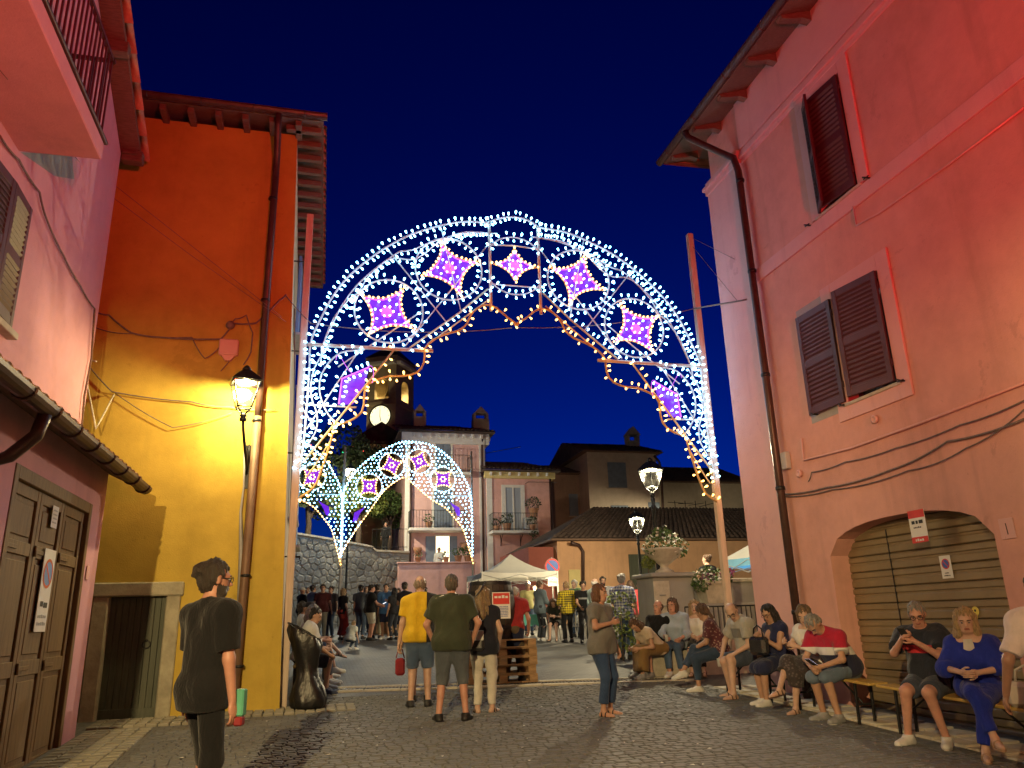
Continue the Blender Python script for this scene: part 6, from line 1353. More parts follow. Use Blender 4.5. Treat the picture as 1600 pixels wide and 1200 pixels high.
for k in range(n_st):
    a0, a1 = 6.283 * k / n_st + .006, 6.283 * (k + 1) / n_st - .006; b = MB(); pv = None
    for j in range(8):
        v = j / 7; r_ = brad(v); q = [Vector((r_ * math.cos(a), r_ * math.sin(a), v * hb)) for a in (a0, a1)]
        if pv: b.quad(pv[0], pv[1], q[1], q[0], smooth=True)
        pv = q
    obj('stave', b, m_barrel_wood, br)
for v in (.04, .2, .8, .96): b = MB(); r_ = brad(v) + .004; b.lathe([(r_, v * hb - .03), (r_ + .004, v * hb), (r_, v * hb + .03)], 32, cap=False); obj('hoop', b, m_dark_iron, br)
b = MB(); b.lathe([(.001, hb - .03), (.37, hb - .03)], 24, cap=False); b.lathe([(.001, .002), (.36, .002)], 24, cap=False); obj('head', b, m_barrel_wood, br)
b = MB(); cP = Vector((pc.x - .02, 13.9 - .47, pz + .708 + .56)); b.prism([cP + Vector((a * .16, 0, v * .22)) for a, v in ((-1, -1), (1, -1), (1, 1), (-1, 1))], (0, .006, 0)); b.cur = 1; b.quad(*[cP + Vector((a * .145, -.002, v)) for a, v in ((-1, .02), (1, .02), (1, .205), (-1, .205))]); print_line(b, cP + Vector((-.12, -.004, .12)), (1, 0, 0), (0, 0, 1), .24, .05, 0)
for k in range(7): print_line(b, cP + Vector((-.12, -.004, -.03 - k * .026)), (1, 0, 0), (0, 0, 1), .24, .014, 2)
tag(obj('poster', b, [m_paper, m_red_print, m_blue_print]), 'red and white printed poster fixed on the wooden barrel', 'poster')
# no-parking sign on its post
sp = PY(863, 885, 29.6); sg_ = thing('no_parking_sign', 'round red and blue no-parking sign on a post by the gazebo', 'sign', (sp.x, 29.6, gz(29.6))); b = MB(); disc(b, sp + Vector((0, .01, 0)), (1, 0, 0), (0, 0, 1), 0, .31, 0); no_parking_face(b, sp, (1, 0, 0), (0, 0, 1), (0, -1, 0), .3, 1, 2); child('sign_disc', b, [m_grey_pipe, m_red_print, m_blue_print], sg_); b = MB(); b.tube([(sp.x, 29.66, gz(29.6)), (sp.x, 29.66, sp.z + .35)], .03, 7); child('post', b, m_grey_pipe, sg_); b = MB(); b.bbox((sp.x - .2, 29.6, sp.z - .75), (sp.x + .2, 29.62, sp.z - .42), .004); child('plate', b, m_paper, sg_)
# ================================================================== benches
def bench(cx, y0, y1, label, rz=0):
    L = y1 - y0; cy = (y0 + y1) / 2; t = thing('beer_bench', label, 'bench', (cx, cy, gz(cy))); t.rotation_euler = (math.atan(SLOPE), 0, 0)
    b = MB(); b.bbox((-.125, -L / 2, .445), (.125, L / 2, .475), .006); obj('seat', b, m_bench_wood, t)
    for s in (-1, 1):
        yy = s * (L / 2 - .28)
        for sx in (-1, 1): b = MB(); b.bbox((sx * .105 - .016, yy - .012, 0), (sx * .105 + .016, yy + .012, .445), .003); obj('leg', b, m_dark_iron, t)
        b = MB(); b.bbox((-.1, yy - .01, .2), (.1, yy + .01, .225), .003); b.tube([(0, yy - s * .02, .21), (0, yy - s * .38, .44)], .012, 5); obj('brace', b, m_dark_iron, t)
    return t
BX = 6.25
bench(BX, 5.75, 7.95, 'yellow plank bench in front of the tan garage door'); bench(BX, 8.05, 9.75, 'yellow plank bench at the garage jamb under the polo-shirt couple'); bench(BX, 9.85, 11.6, 'yellow plank bench beside the brown downpipe'); bench(-.13, 12.95, 15.15, 'yellow plank bench against the cream flank by the bin bag'); bench(-.13, 15.25, 17.55, 'yellow plank bench farther along the cream flank')
# bin bag on a ring, hung from the arch pole
m_bag = plain('shiny_black_bin_bag', (.008, .008, .009), .4, 0, var=.3, scale=8, bump=.9, spec=.6, bscale=14)
bx, by = -.04, 11.75; z0 = gz(by); tb = thing('bin_bag', 'shiny black bin bag hanging beside the timber arch pole', 'bin bag', (bx, by, z0)); b = MB(); N = 40; prof = [(.03, .0), (.27, .015), (.33, .07), (.33, .16), (.28, .3), (.2, .44), (.16, .54), (.2, .68), (.26, .84), (.28, .95), (.26, 1.04)]
vs = []
for i, (r_, z_) in enumerate(prof):
    for k in range(N):
        a = 6.283 * k / N; rr = r_ * .68 * (.86 + .2 * abs(math.sin(2.5 * a + z_ * 4)) + .13 * abs(math.sin(5.5 * a - z_ * 9)) + .05 * math.sin(13 * a + z_ * 15)); sx = 1.0 + (.15 if z_ > .5 else 0); vs.append((bx + rr * math.cos(a) * sx + (.05 - z_ * .10), by + rr * math.sin(a) * .8, z0 + z_ + (.12 * z_ * math.cos(a - 3.0) if z_ > .6 else 0)))
b._add(vs, [(i * N + k, i * N + (k + 1) % N, (i + 1) * N + (k + 1) % N, (i + 1) * N + k) for i in range(len(prof) - 1) for k in range(N)], True); child('sack', b, m_bag, tb); b = MB(); b.tube([(bx - .09 + .2 * math.cos(a), by + .14 * math.sin(a), z0 + 1.04 + .12 * math.cos(a - 3.0)) for a in np.linspace(0, 6.1, 18)], .012, 5, closed=True); b.tube([(bx - .22, by, z0 + .98), (-.3, YA + .05, z0 + .98)], .012, 5); child('ring', b, m_dark_iron, tb)
# planter box far up the piazza
q = PY(612, 985, 30); t = thing('planter_box', 'wooden trough of low green plants near the rubble wall', 'planter', (q.x, 30, gz(30)))
for k in range(3): b = MB(); b.bbox((q.x - .75, 29.7, gz(30) + .02 + k * .17), (q.x + .75, 29.73, gz(30) + .18 + k * .17), .004); child('board', b, m_pallet_wood, t)
b = MB(); b.box((q.x - .75, 29.73, gz(30)), (q.x + .75, 30.3, gz(30) + .5)); child('trough', b, m_pallet_wood, t); b = MB(); leaves(b, cloud(420, [(q.x - .35, 30, gz(30) + .75, .34), (q.x + .3, 30, gz(30) + .72, .34)]), .13); child('foliage', b, m_leaf, t)
# balcony plants and pots
def pot(x, y, z, label, r=.16, mm=None, n=90, drop=0, grp='balcony plants'):
    t = thing('potted_plant', label, 'plant', (x, y, z), group=grp); b = MB(); b.lathe([(r * .7, 0), (r, r * 1.5), (r * 1.1, r * 1.6), (r * .9, r * 1.6)], 10, (x, y, z)); child('pot', b, m_tile, t); b = MB(); l_ = [(x, y, z + r * 2.6, r * 1.6)]
    if drop: l_ += [(x, y - .2, z - .2, r * 1.2), (x, y - .2, z - .6, r * .8)]
    leaves(b, cloud(n, l_), .12); child('foliage', b, mm or m_leaf, t); return t
pot(bx0 + .9, YW - .75, zbw, 'dense potted plant on the wing balcony', .25, m_leaf_dark, 160); pot(bx0 + 2.3, YW - .95, zbw, 'trailing plant spilling over the wing balcony edge', .2, m_leaf_dark, 200, 1); pot(bx1 - .15, YW - .7, zbw + .8, 'dark bushy plant above the air conditioner', .28, m_leaf_dark, 180); pot(bx0 + .35, YW - .6, zbw, 'small plant at the wing balcony corner', .18, m_leaf_dark, 90)
zz = ztp + .07
for px_, l_ in ((716, 'tall green plant on the terrace parapet'), (731, 'second green plant at the end of the terrace parapet')): v = PY(px_, 878, YH - 2.45); pot(v.x, YH - 2.45, zz, l_, .2, m_leaf, 130, grp='terrace plants')
for px_, l_ in ((653, 'small terracotta pot on the terrace parapet'), (697, 'small terracotta pot beside the open terrace door')): v = PY(px_, 878, YH - 2.45); pot(v.x, YH - 2.45, zz, l_, .16, m_leaf, 20, grp='terrace plants')
for px_, py_ in ((652, 860), (725, 852)):
    v = PY(px_, py_, YH - .15); b = MB(); b.lathe([(.06, -.3), (.22, 0), (.26, .12), (.24, .14)], 10, (v.x, YH - .2, v.z)); tag(obj('wall_pot', b, m_tile), 'terracotta wall pot hung ' + ('by the corner downpipe' if px_ < 700 else 'near the dotted arch foot') + ' above the terrace', 'pot', 'terracotta wall pots')
v = PY(642, 810, YH); pot(v.x + .9, YH - .8, zf1, 'leafy plant on the first-floor balcony of the corner house', .2, m_leaf, 80)
print('furniture', time.time() - T0)
# ================================================================== people: one smooth surface per body, clothes grown over it
def smin(a, b, k):
    h = np.clip(.5 + .5 * (b - a) / k, 0, 1); return b * (1 - h) + a * h - k * h * (1 - h)
class Field:
    def __init__(s, lo, hi, res, fine=None):
        s.ax = []
        for i in range(3):
            v = [lo[i]]
            while v[-1] < hi[i]:
                st = res
                if fine is not None and fine[0][i] < v[-1] < fine[1][i]: st = fine[2]
                v.append(v[-1] + st)
            s.ax.append(np.array(v))
        s.F = np.full([len(a) for a in s.ax], .2, np.float32)
    def block(s, lo, hi):
        sl = []
        for i in range(3):
            a = np.searchsorted(s.ax[i], lo[i]); b = np.searchsorted(s.ax[i], hi[i]); sl.append(slice(max(0, a - 1), min(len(s.ax[i]), b + 1)))
        g = np.stack(np.meshgrid(*[s.ax[i][sl[i]] for i in range(3)], indexing='ij'), -1).astype(np.float32); return tuple(sl), g
    def add(s, prim, infl=0.0, k=.03, noise=None):
        lo, hi = prim['bb']; m = .09 + infl; sl, P = s.block(lo - m, hi + m)
        if P.size == 0: return
        d = prim['f'](P) - infl
        if noise is not None: d = d + noise(P)
        nz_ = noise(P) * 2 if (noise is not None and prim.get('rough')) else 0
        for c, n in prim.get('clip', ()): d = np.maximum(d, ((P - c) @ n) + nz_)
        s.F[sl] = smin(s.F[sl], d, k)
    def sub(s, prim, k=.01):
        lo, hi = prim['bb']; sl, P = s.block(lo - .05, hi + .05); s.F[sl] = -smin(-s.F[sl], prim['f'](P), k)
    def mesh(s):
        F = s.F; X, Y, Z = s.ax; S = F < 0; c = np.zeros([n - 1 for n in F.shape], np.int8)
        for a in (0, 1):
            for b in (0, 1):
                for d in (0, 1): c += S[a:F.shape[0] - 1 + a, b:F.shape[1] - 1 + b, d:F.shape[2] - 1 + d]
        mx = (c > 0) & (c < 8); ids = np.argwhere(mx); idx = -np.ones(mx.shape, np.int64); idx[mx] = np.arange(len(ids)); I, J, K = ids.T; acc = np.zeros((len(ids), 3)); cnt = np.zeros(len(ids))
        cr = [(a, b, d) for a in (0, 1) for b in (0, 1) for d in (0, 1)]
        for p in cr:
            for ax in range(3):
                if p[ax]: continue
                q = list(p); q[ax] = 1; fa = F[I + p[0], J + p[1], K + p[2]]; fb = F[I + q[0], J + q[1], K + q[2]]; m = (fa < 0) != (fb < 0); t = np.where(m, fa / np.where(m, fa - fb, 1), 0)
                pa = np.stack([X[I + p[0]], Y[J + p[1]], Z[K + p[2]]], 1); pb = np.stack([X[I + q[0]], Y[J + q[1]], Z[K + q[2]]], 1); acc += np.where(m[:, None], pa + (pb - pa) * t[:, None], 0); cnt += m
        V = acc / cnt[:, None]; faces = []
        for ax in range(3):
            o = [i for i in range(3) if i != ax]; sh = list(F.shape); a = [slice(None)] * 3; b = [slice(None)] * 3; a[ax] = slice(0, -1); b[ax] = slice(1, None)
            for w_ in o: a[w_] = slice(1, -1); b[w_] = slice(1, -1)
            A_, B_ = S[tuple(a)], S[tuple(b)]; ch = np.argwhere(A_ != B_)
            if len(ch) == 0: continue
            fl = A_[A_ != B_]; base = ch.copy(); base[:, o[0]] += 1; base[:, o[1]] += 1
            def cell(d0, d1):
                q = base.copy(); q[:, o[0]] -= d0; q[:, o[1]] -= d1; return idx[q[:, 0], q[:, 1], q[:, 2]]
            quad = np.stack([cell(1, 1), cell(0, 1), cell(0, 0), cell(1, 0)], 1)
            flip = fl if ax != 1 else ~fl
            quad[~flip] = quad[~flip][:, ::-1]; faces.append(quad)
        return V, np.vstack(faces) if faces else np.zeros((0, 4), int)
def cap(a, b, ra, rb, clip=()):
    a = np.array(a, np.float32); b = np.array(b, np.float32); ba = b - a; L = max(float(ba @ ba), 1e-9); r = max(ra, rb)
    def f(P):
        pa = P - a; h = np.clip((pa @ ba) / L, 0, 1); return np.linalg.norm(pa - h[..., None] * ba, axis=-1) - (ra + (rb - ra) * h)
    return dict(f=f, bb=(np.minimum(a, b) - r, np.maximum(a, b) + r), clip=[(np.array(c, np.float32), np.array(n, np.float32)) for c, n in clip])
def ell(c, r, M=None, clip=()):
    c = np.array(c, np.float32); r = np.array(r, np.float32); M_ = np.eye(3, dtype=np.float32) if M is None else np.array(M, np.float32); R_ = float(r.max())
    def f(P):
        q = (P - c) @ M_ ; k0 = np.linalg.norm(q / r, axis=-1); k1 = np.linalg.norm(q / (r * r), axis=-1) + 1e-6; return k0 * (k0 - 1) / k1
    return dict(f=f, bb=(c - R_, c + R_), clip=[(np.array(a, np.float32), np.array(n, np.float32)) for a, n in clip])
def ik(a, t, l1, l2, hint):
    a, t, hint = np.array(a, float), np.array(t, float), np.array(hint, float); d = t - a; L = np.linalg.norm(d)
    if L > (l1 + l2) * .999: t = a + d / L * (l1 + l2) * .999; d = t - a; L = np.linalg.norm(d)
    if L < 1e-3: d = np.array([0, 0, -1e-3]); L = 1e-3
    u = d / L; x = (l1 * l1 - l2 * l2 + L * L) / (2 * L); h = math.sqrt(max(l1 * l1 - x * x, 0)); n = hint - u * (hint @ u); n /= np.linalg.norm(n) + 1e-9; return a + u * x + n * h, t
def rot(ax, deg):
    return np.array(Matrix.Rotation(R(deg), 3, ax))
SKIN = {}
def skin_mat(c):
    key = tuple(round(x, 3) for x in c)
    if key in SKIN: return SKIN[key]
    t = NT('skin'); t.set(.5, 0, .4); t.b.inputs['Subsurface Weight'].default_value = .08; t.b.inputs['Subsurface Radius'].default_value = (.02, .008, .005)
    f = t.noise(14, 4); t.base(t.ramp(f, [(.3, sc_(c, .86)), (.55, c), (.75, (min(1, c[0] * 1.1), c[1] * 1.0, c[2] * .98))])); t.bump(t.noise(90, 2), .12, .003); SKIN[key] = t.m; return t.m
m_lips = plain('lip_tone', (.34, .12, .10), .45, var=.1); m_eye_w = plain('eye_white', (.34, .32, .3), .25, var=.03, bump=0); m_iris = plain('dark_iris', (.02, .014, .01), .2, var=.1, bump=0); m_brow = plain('eyebrow_hair', (.05, .035, .025), .8, bump=.3)
CLOTH = {}
def cloth(c, kind='plain', c2=None, c3=None, name=None):
    key = (tuple(c), kind, c2, c3)
    if key in CLOTH: return CLOTH[key]
    t = NT(name or 'cloth'); t.set(.85, 0, .2); t.b.inputs['Sheen Weight'].default_value = .12
    n = t.noise(5, 4); col = t.ramp(n, [(.3, sc_(c, .82)), (.55, c), (.8, sc_(c, 1.14))]); sep = t.n('ShaderNodeSeparateXYZ'); t.l(t.coord(), sep.inputs[0])
    def band(sock, lo, hi): return t.math('MULTIPLY', t.math('GREATER_THAN', sock, lo), t.math('LESS_THAN', sock, hi))
    if kind == 'plaid':
        w1_ = t.math('GREATER_THAN', t.math('SINE', t.math('MULTIPLY', sep.outputs[0], 95.0)), .35); w2_ = t.math('GREATER_THAN', t.math('SINE', t.math('MULTIPLY', sep.outputs[2], 95.0)), .35); w3_ = t.math('GREATER_THAN', t.math('SINE', t.math('MULTIPLY', sep.outputs[1], 95.0)), .55)
        s_ = t.math('MULTIPLY', t.math('ADD', t.math('MAXIMUM', w1_, w3_), w2_), .5); col = t.mix(s_, col, c2)
    elif kind == 'floral':
        v = t.n('ShaderNodeTexVoronoi'); v.inputs['Scale'].default_value = 26; t.l(t.coord(), v.inputs['Vector']); col = t.mix(t.ramp(v.outputs['Distance'], [(.25, (1, 1, 1)), (.4, (0, 0, 0))]), col, c2)
    elif kind == 'bands':          # c above c3[1], c2 between, third below
        col = t.mix(band(sep.outputs[2], c3[0], c3[1]), col, c2); col = t.mix(t.math('LESS_THAN', sep.outputs[2], c3[0]), col, c3[2])
    elif kind == 'side':           # darker block on one side of x
        col = t.mix(t.math('GREATER_THAN', sep.outputs[0], c3), col, c2)
    elif kind == 'denim':
        col = t.mix(t.ramp(t.noise(2.2, 3), [(.45, (0, 0, 0)), (.75, (.55, .55, .55))]), col, c2 or sc_(c, 2.1))
    elif kind == 'chestband':
        col = t.mix(t.math('MULTIPLY', band(sep.outputs[2], c3[0], c3[1]), t.math('MULTIPLY', t.math('GREATER_THAN', sep.outputs[1], c3[2]), t.math('LESS_THAN', t.math('ABSOLUTE', sep.outputs[0]), .15))), col, c2)
    t.base(col); wv = t.noise(220, 2); fo = t.noise(9, 4, sc3=(1, 1, .45), dist=.8); t.bump(t.math('ADD', t.math('MULTIPLY', wv, .12), t.math('MULTIPLY', fo, 1.3)), .65, .03); CLOTH[key] = t.m; return t.m
HAIRM = {}
def hair_mat(c):
    key = tuple(c)
    if key in HAIRM: return HAIRM[key]
    t = NT('hair'); t.set(.42, 0, .5); n = t.noise(28, 5, .7, sc3=(5, 5, .7)); t.base(t.ramp(n, [(.3, sc_(c, .45)), (.5, c), (.7, sc_(c, 1.7))])); t.bump(n, .9, .02); HAIRM[key] = t.m; return t.m
m_sole = plain('rubber_sole', (.55, .53, .5), .6, var=.1); m_shoe_black = plain('black_shoe', (.018, .018, .02), .5, var=.2, scale=20); m_shoe_white = plain('white_sneaker', (.6, .59, .56), .55, var=.08, scale=20); m_shoe_grey = plain('grey_sneaker', (.25, .25, .26), .6, var=.2, scale=20); m_sandal = plain('brown_leather_sandal', (.10, .055, .035), .5, var=.2)
def to_mesh(name, V, Fc, mats):
    me = bpy.data.meshes.new(name); me.vertices.add(len(V)); me.vertices.foreach_set('co', np.asarray(V, np.float32).ravel()); n = len(Fc); me.loops.add(n * 4); me.loops.foreach_set('vertex_index', np.asarray(Fc, np.int32).ravel()); me.polygons.add(n); me.polygons.foreach_set('loop_start', np.arange(0, n * 4, 4, dtype=np.int32)); me.polygons.foreach_set('loop_total', np.full(n, 4, np.int32)); me.polygons.foreach_set('use_smooth', np.ones(n, bool))
    for m in (mats if isinstance(mats, list) else [mats]): me.materials.append(m)
    me.update(calc_edges=True); return me
def tube_v(pts, rs, n=6):
    b = MB(); b.tube(pts, 0, n, taper=rs); return b
NPEOPLE = 0
def wob(seed, amp):
    r_ = np.random.default_rng(seed); W_ = [(r_.normal(0, 1, 3) * s, r_.uniform(0, 6.28), a) for s, a in ((9, 1), (14, .8), (24, .5))]
    W_ = [((w * np.array([1, 1, .6])).astype(np.float32), p, a) for w, p, a in W_]
    def f(P):
        d = 0
        for w, p, a in W_: d = d + a * np.sin(P @ w + p + .9 * np.sin(P[..., 0] * 11 + p))
        return (d * amp / 1.5).astype(np.float32)
    return f
def strands(seed, c):
    r_ = np.random.default_rng(seed); ph = r_.uniform(0, 6.28, 4); c = np.array(c, np.float32)
    def f(P):
        q = P - c; a = np.arctan2(q[..., 0], -q[..., 1]); return (.007 * np.sin(a * 13 + q[..., 2] * 9 + ph[0]) + .004 * np.sin(a * 29 - q[..., 2] * 21 + ph[1]) + .004 * np.sin(q[..., 2] * 60 + a * 5 + ph[2])).astype(np.float32)
    return f
def person(label, loc, yaw, H=1.74, sex='m', skin=(.46, .27, .19), girth=1.0, belly=0.0, lean=0, side=0, twist=0, head=(0, 0), seat=None, pelvis=None, Lh=None, Rh=None, Le=(-.5, -.8, -.2), Re=(.5, -.8, -.2), Lf=(-.1, 0, 0), Rf=(.1, 0, 0), Lfy=8, Rfy=-8, Lk=(0, 1, .15), Rk=(0, 1, .15), Lfp=0, Rfp=0,
           top=None, sleeve=.55, hem=-.06, tloose=.018, bottom=None, leg=2.0, bloose=.014, skirt=None, hair=None, hstyle='short', shoe=None, shoe_m=None, res=.022, curl=.5, beard=None, glasses=False, group=None, fingers=True, neck=0.0, sleeveless=False):
    global NPEOPLE
    NPEOPLE += 1; k = H / 1.75; fem = sex == 'f'; hr = res
    P0 = np.array(pelvis if pelvis is not None else ((0, 0, .93 * k) if seat is None else (0, 0, seat + .105 * k)), float)
    Rt = rot('Z', twist) @ rot('Y', side) @ rot('X', -lean); up = Rt @ np.array([0, 0, 1.]); fw = Rt @ np.array([0, 1., 0]); rt = Rt @ np.array([1., 0, 0])
    hipw = (.092 if fem else .085) * k; shw = (.16 if fem else .185) * k * (.9 + .1 * girth); g = girth
    hipL, hipR = P0 - np.array([hipw, 0, 0]), P0 + np.array([hipw, 0, 0]); ch = P0 + up * .30 * k; nk = P0 + up * .505 * k + fw * .0; shL, shR = P0 + up * .445 * k - rt * shw, P0 + up * .445 * k + rt * shw
    Rh_ = Rt @ rot('Z', head[0]) @ rot('X', -head[1]); hu, hf, hrr = Rh_ @ np.array([0, 0, 1.]), Rh_ @ np.array([0, 1., 0]), Rh_ @ np.array([1., 0, 0]); hc = nk + (up * .5 + hu * .5) * .165 * k + fw * .02 * k
    ua, fa = .285 * k, .25 * k; Lh = np.array(Lh if Lh is not None else (-.26 * g, .04, P0[2] - .10 * k)); Rh = np.array(Rh if Rh is not None else (.26 * g, .04, P0[2] - .10 * k))
    eL, wL = ik(shL, Lh, ua, fa, Le); eR, wR = ik(shR, Rh, ua, fa, Re)
    th, sn = .44 * k, .43 * k
    def ft(f_): return np.array([f_[0], f_[1], f_[2] + .078 * k])
    kL, aL = ik(hipL, ft(Lf), th, sn, Lk); kR, aR = ik(hipR, ft(Rf), th, sn, Rk)
    torso = [cap(P0 - np.array([.055 * k * g, 0, 0]), P0 + up * .40 * k - rt * .075 * k, .098 * k * g, .088 * k * (.6 + .4 * g)), cap(P0 + np.array([.055 * k * g, 0, 0]), P0 + up * .40 * k + rt * .075 * k, .098 * k * g, .088 * k * (.6 + .4 * g)), cap(P0 + up * .05 * k, ch + fw * .015, .108 * k * g, .112 * k * (.6 + .4 * g))]
    shoulders = [cap(shL, shR, .058 * k, .058 * k), cap(shL * .5 + nk * .5, nk + up * .0, .055 * k, .05 * k), cap(shR * .5 + nk * .5, nk, .055 * k, .05 * k)]
    butt = [ell(hipL + np.array([.005, -.036 * k, -.015]), (.084 * k * g,) * 3), ell(hipR + np.array([-.005, -.036 * k, -.015]), (.084 * k * g,) * 3), cap(hipL, hipR, .094 * k * g, .094 * k * g)]
    if belly: torso.append(ell(P0 + up * .13 * k + fw * (.06 + .05 * belly), (.13 * k * g, (.075 + .07 * belly) * k, .13 * k), Rt))
    if fem: torso += [ell(P0 + up * .325 * k + fw * .085 * k + rt * s_ * .07 * k, (.06 * k, .055 * k, .06 * k), Rt) for s_ in (-1, 1)]
    thigh = [cap(hipL, kL, .088 * k * g, .056 * k * (.5 + .5 * g)), cap(hipR, kR, .088 * k * g, .056 * k * (.5 + .5 * g))]; shin = []
    for kn, an in ((kL, aL), (kR, aR)):
        d = an - kn; back = np.cross(np.cross(d, np.array([0, 1., 0])), d); back = -back / (np.linalg.norm(back) + 1e-9); shin += [cap(kn, an, .052 * k, .034 * k), cap(kn + d * .15 + back * .015 * k, kn + d * .5 + back * .014 * k, .043 * k, .036 * k)]
    arm = [cap(shL, eL, .046 * k * (.5 + .5 * g), .037 * k), cap(shR, eR, .046 * k * (.5 + .5 * g), .037 * k)]; fore = [cap(eL, wL, .038 * k, .026 * k), cap(eR, wR, .038 * k, .026 * k)]
    hands = []; fing = []
    for el, wr, s_ in ((eL, wL, -1), (eR, wR, 1)):
        d = (wr - el) / (np.linalg.norm(wr - el) + 1e-9); acr = np.cross(d, np.array([s_ * 1., .2, 0])); acr /= np.linalg.norm(acr) + 1e-9; pn = np.cross(d, acr) ; pc_ = wr + d * .055 * k
        Mh = np.stack([acr, pn, d], 1); hands.append(ell(pc_, (.042 * k, .019 * k, .056 * k), Mh)); pn = pn * (-s_ if (pn @ np.array([s_, 0, 0])) > 0 else s_) * s_
        fing.append((wr, d, acr, pn))
    feet = []
    footf = []
    for an, fy, fp in ((aL, Lfy, Lfp), (aR, Rfy, Rfp)):
        Rf_ = rot('Z', fy) @ rot('X', fp); f_ = Rf_ @ np.array([0, 1., 0]); u_ = Rf_ @ np.array([0, 0, 1.]); heel = an - u_ * .045 * k - f_ * .035 * k; ball_ = an - u_ * .055 * k + f_ * .11 * k; toe = ball_ + f_ * .055 * k; feet += [cap(heel, ball_, .036 * k, .03 * k), cap(ball_, toe, .032 * k, .022 * k), cap(an, heel * .4 + ball_ * .6 + u_ * .012, .038 * k, .03 * k)]; footf.append((an, f_, u_, heel, ball_, toe))
    neck_p = [cap(nk - up * .02, hc - hu * .06 * k - hf * .01, .054 * k, .05 * k)]
    Mh = np.stack([hrr, hf, hu], 1)
    def hp(x, y, z): return hc + (hrr * x + hf * y + hu * z) * k
    headp = [ell(hp(0, -.012, .03), (.074 * k, .093 * k, .092 * k), Mh), ell(hp(0, .028, -.03), (.059 * k, .062 * k, .082 * k), Mh), cap(hp(-.025, .055, -.088), hp(.025, .055, -.088), .024 * k, .024 * k), cap(hp(0, .086, .012), hp(0, .106, -.024), .009 * k, .014 * k), ell(hp(0, .078, .028), (.05 * k, .014 * k, .012 * k), Mh), ell(hp(.077, -.005, -.008), (.011 * k, .02 * k, .03 * k), Mh), ell(hp(-.077, -.005, -.008), (.011 * k, .02 * k, .03 * k), Mh), ell(hp(0, .088, -.056), (.024 * k, .012 * k, .012 * k), Mh)]
    allp = torso + shoulders + butt + thigh + shin + arm + fore + hands + feet + neck_p + headp; lo = np.min([p['bb'][0] for p in allp], 0) - .05; hi = np.max([p['bb'][1] for p in allp], 0) + .05
    F = Field(lo, hi, hr, (hc - .13, hc + .15, min(hr, .009 if res < .018 else .012)))
    for p in torso: F.add(p, 0, .07)
    for p in shoulders: F.add(p, 0, .05)
    for p in butt + thigh: F.add(p, 0, .04)
    for p in shin + arm + fore: F.add(p, 0, .025)
    for p in hands + feet: F.add(p, 0, .018)
    for p in neck_p: F.add(p, 0, .04)
    for i, p in enumerate(headp): F.add(p, 0, (.03, .03, .03, .014, .02, .01, .01, .012)[i])
    for s_ in (-1, 1): F.sub(ell(hp(s_ * .032, .097, .006), (.019 * k, .014 * k, .011 * k), Mh), .012)
    V, Q = F.mesh(); me = to_mesh('person', V, Q, [skin_mat(skin), m_lips, m_eye_w, m_iris, m_brow])
    ce = V[Q].mean(1); rel = (ce - hc) @ Mh / k; lip = (abs(rel[:, 0]) < .024) & (rel[:, 1] > .07) & (abs(rel[:, 2] + .058) < .009); mi = np.zeros(len(Q), np.int32); mi[lip] = 1
    if beard is not None: me.materials.append(hair_mat(beard)); bz = (rel[:, 2] < -.035) & (rel[:, 2] > -.13) & (rel[:, 1] > -.0) & ~lip & (abs(rel[:, 0]) < .075) & ~((abs(rel[:, 0]) < .018) & (rel[:, 2] > -.045)); mi[bz] = 5
    me.polygons.foreach_set('material_index', mi)
    # fingers, eyes and brows joined on as small pieces of the same mesh
    ex = MB()
    if fingers:
        for wr, d, acr, pn in fing:
            for j, (off, ln) in enumerate(((-.028, .068), (-.010, .078), (.010, .074), (.027, .058))):
                a = wr + d * .095 * k + acr * off * k; cu = curl; b1 = a + (d * math.cos(cu * .7) + pn * math.sin(cu * .7)) * ln * .45 * k; b2 = b1 + (d * math.cos(cu * 1.7) + pn * math.sin(cu * 1.7)) * ln * .32 * k; b3 = b2 + (d * math.cos(cu * 2.5) + pn * math.sin(cu * 2.5)) * ln * .26 * k; ex.tube([wr + d * .06 * k + acr * off * .8 * k, a, b1, b2, b3], 0, 6, taper=[.010 * k, .0095 * k, .0088 * k, .008 * k, .0055 * k])
            a = wr + d * .035 * k - acr * .034 * k; b1 = a + (d * .75 - acr * .5 + pn * .3) * .042 * k; b2 = b1 + (d * .9 - acr * .1 + pn * .4) * .034 * k; ex.tube([wr + d * .03 * k - acr * .015 * k, a, b1, b2], 0, 6, taper=[.012 * k, .012 * k, .0105 * k, .007 * k])
    for s_ in (-1, 1):
        ex.cur = 2; ex.ball(hp(s_ * .032, .0795, .006), .0115 * k, 8, 6); ex.cur = 3; ex.ball(hp(s_ * .032, .0868, .005), .0066 * k, 6, 4); ex.cur = 4; ex.tube([hp(s_ * .014, .093, .026), hp(s_ * .033, .092, .031), hp(s_ * .05, .081, .026)], .0042 * k, 5)
    ex.cur = 0
    nv = len(me.vertices); bmm = bmesh.new(); bmm.from_mesh(me); vs = [bmm.verts.new(v) for v in ex.v]
    for f, m_, s_ in zip(ex.f, ex.mi, ex.sm):
        try: fc = bmm.faces.new([vs[i] for i in f]); fc.material_index = m_; fc.smooth = True
        except ValueError: pass
    bmm.to_mesh(me); bmm.free()
    o = obj('person', me, None, None, loc, (0, 0, R(yaw))); tag(o, label, 'person', group)
    def grow(name, prims, infl, kk, m, noise=None, r_=None):
        lo = np.min([p['bb'][0] for p in prims], 0) - .06 - infl; hi = np.max([p['bb'][1] for p in prims], 0) + .06 + infl; f = Field(lo, hi, r_ or hr)
        for p in prims: f.add(p, infl, kk, noise)
        v, q = f.mesh()
        return obj(name, to_mesh(name, v, q, m), None, o)
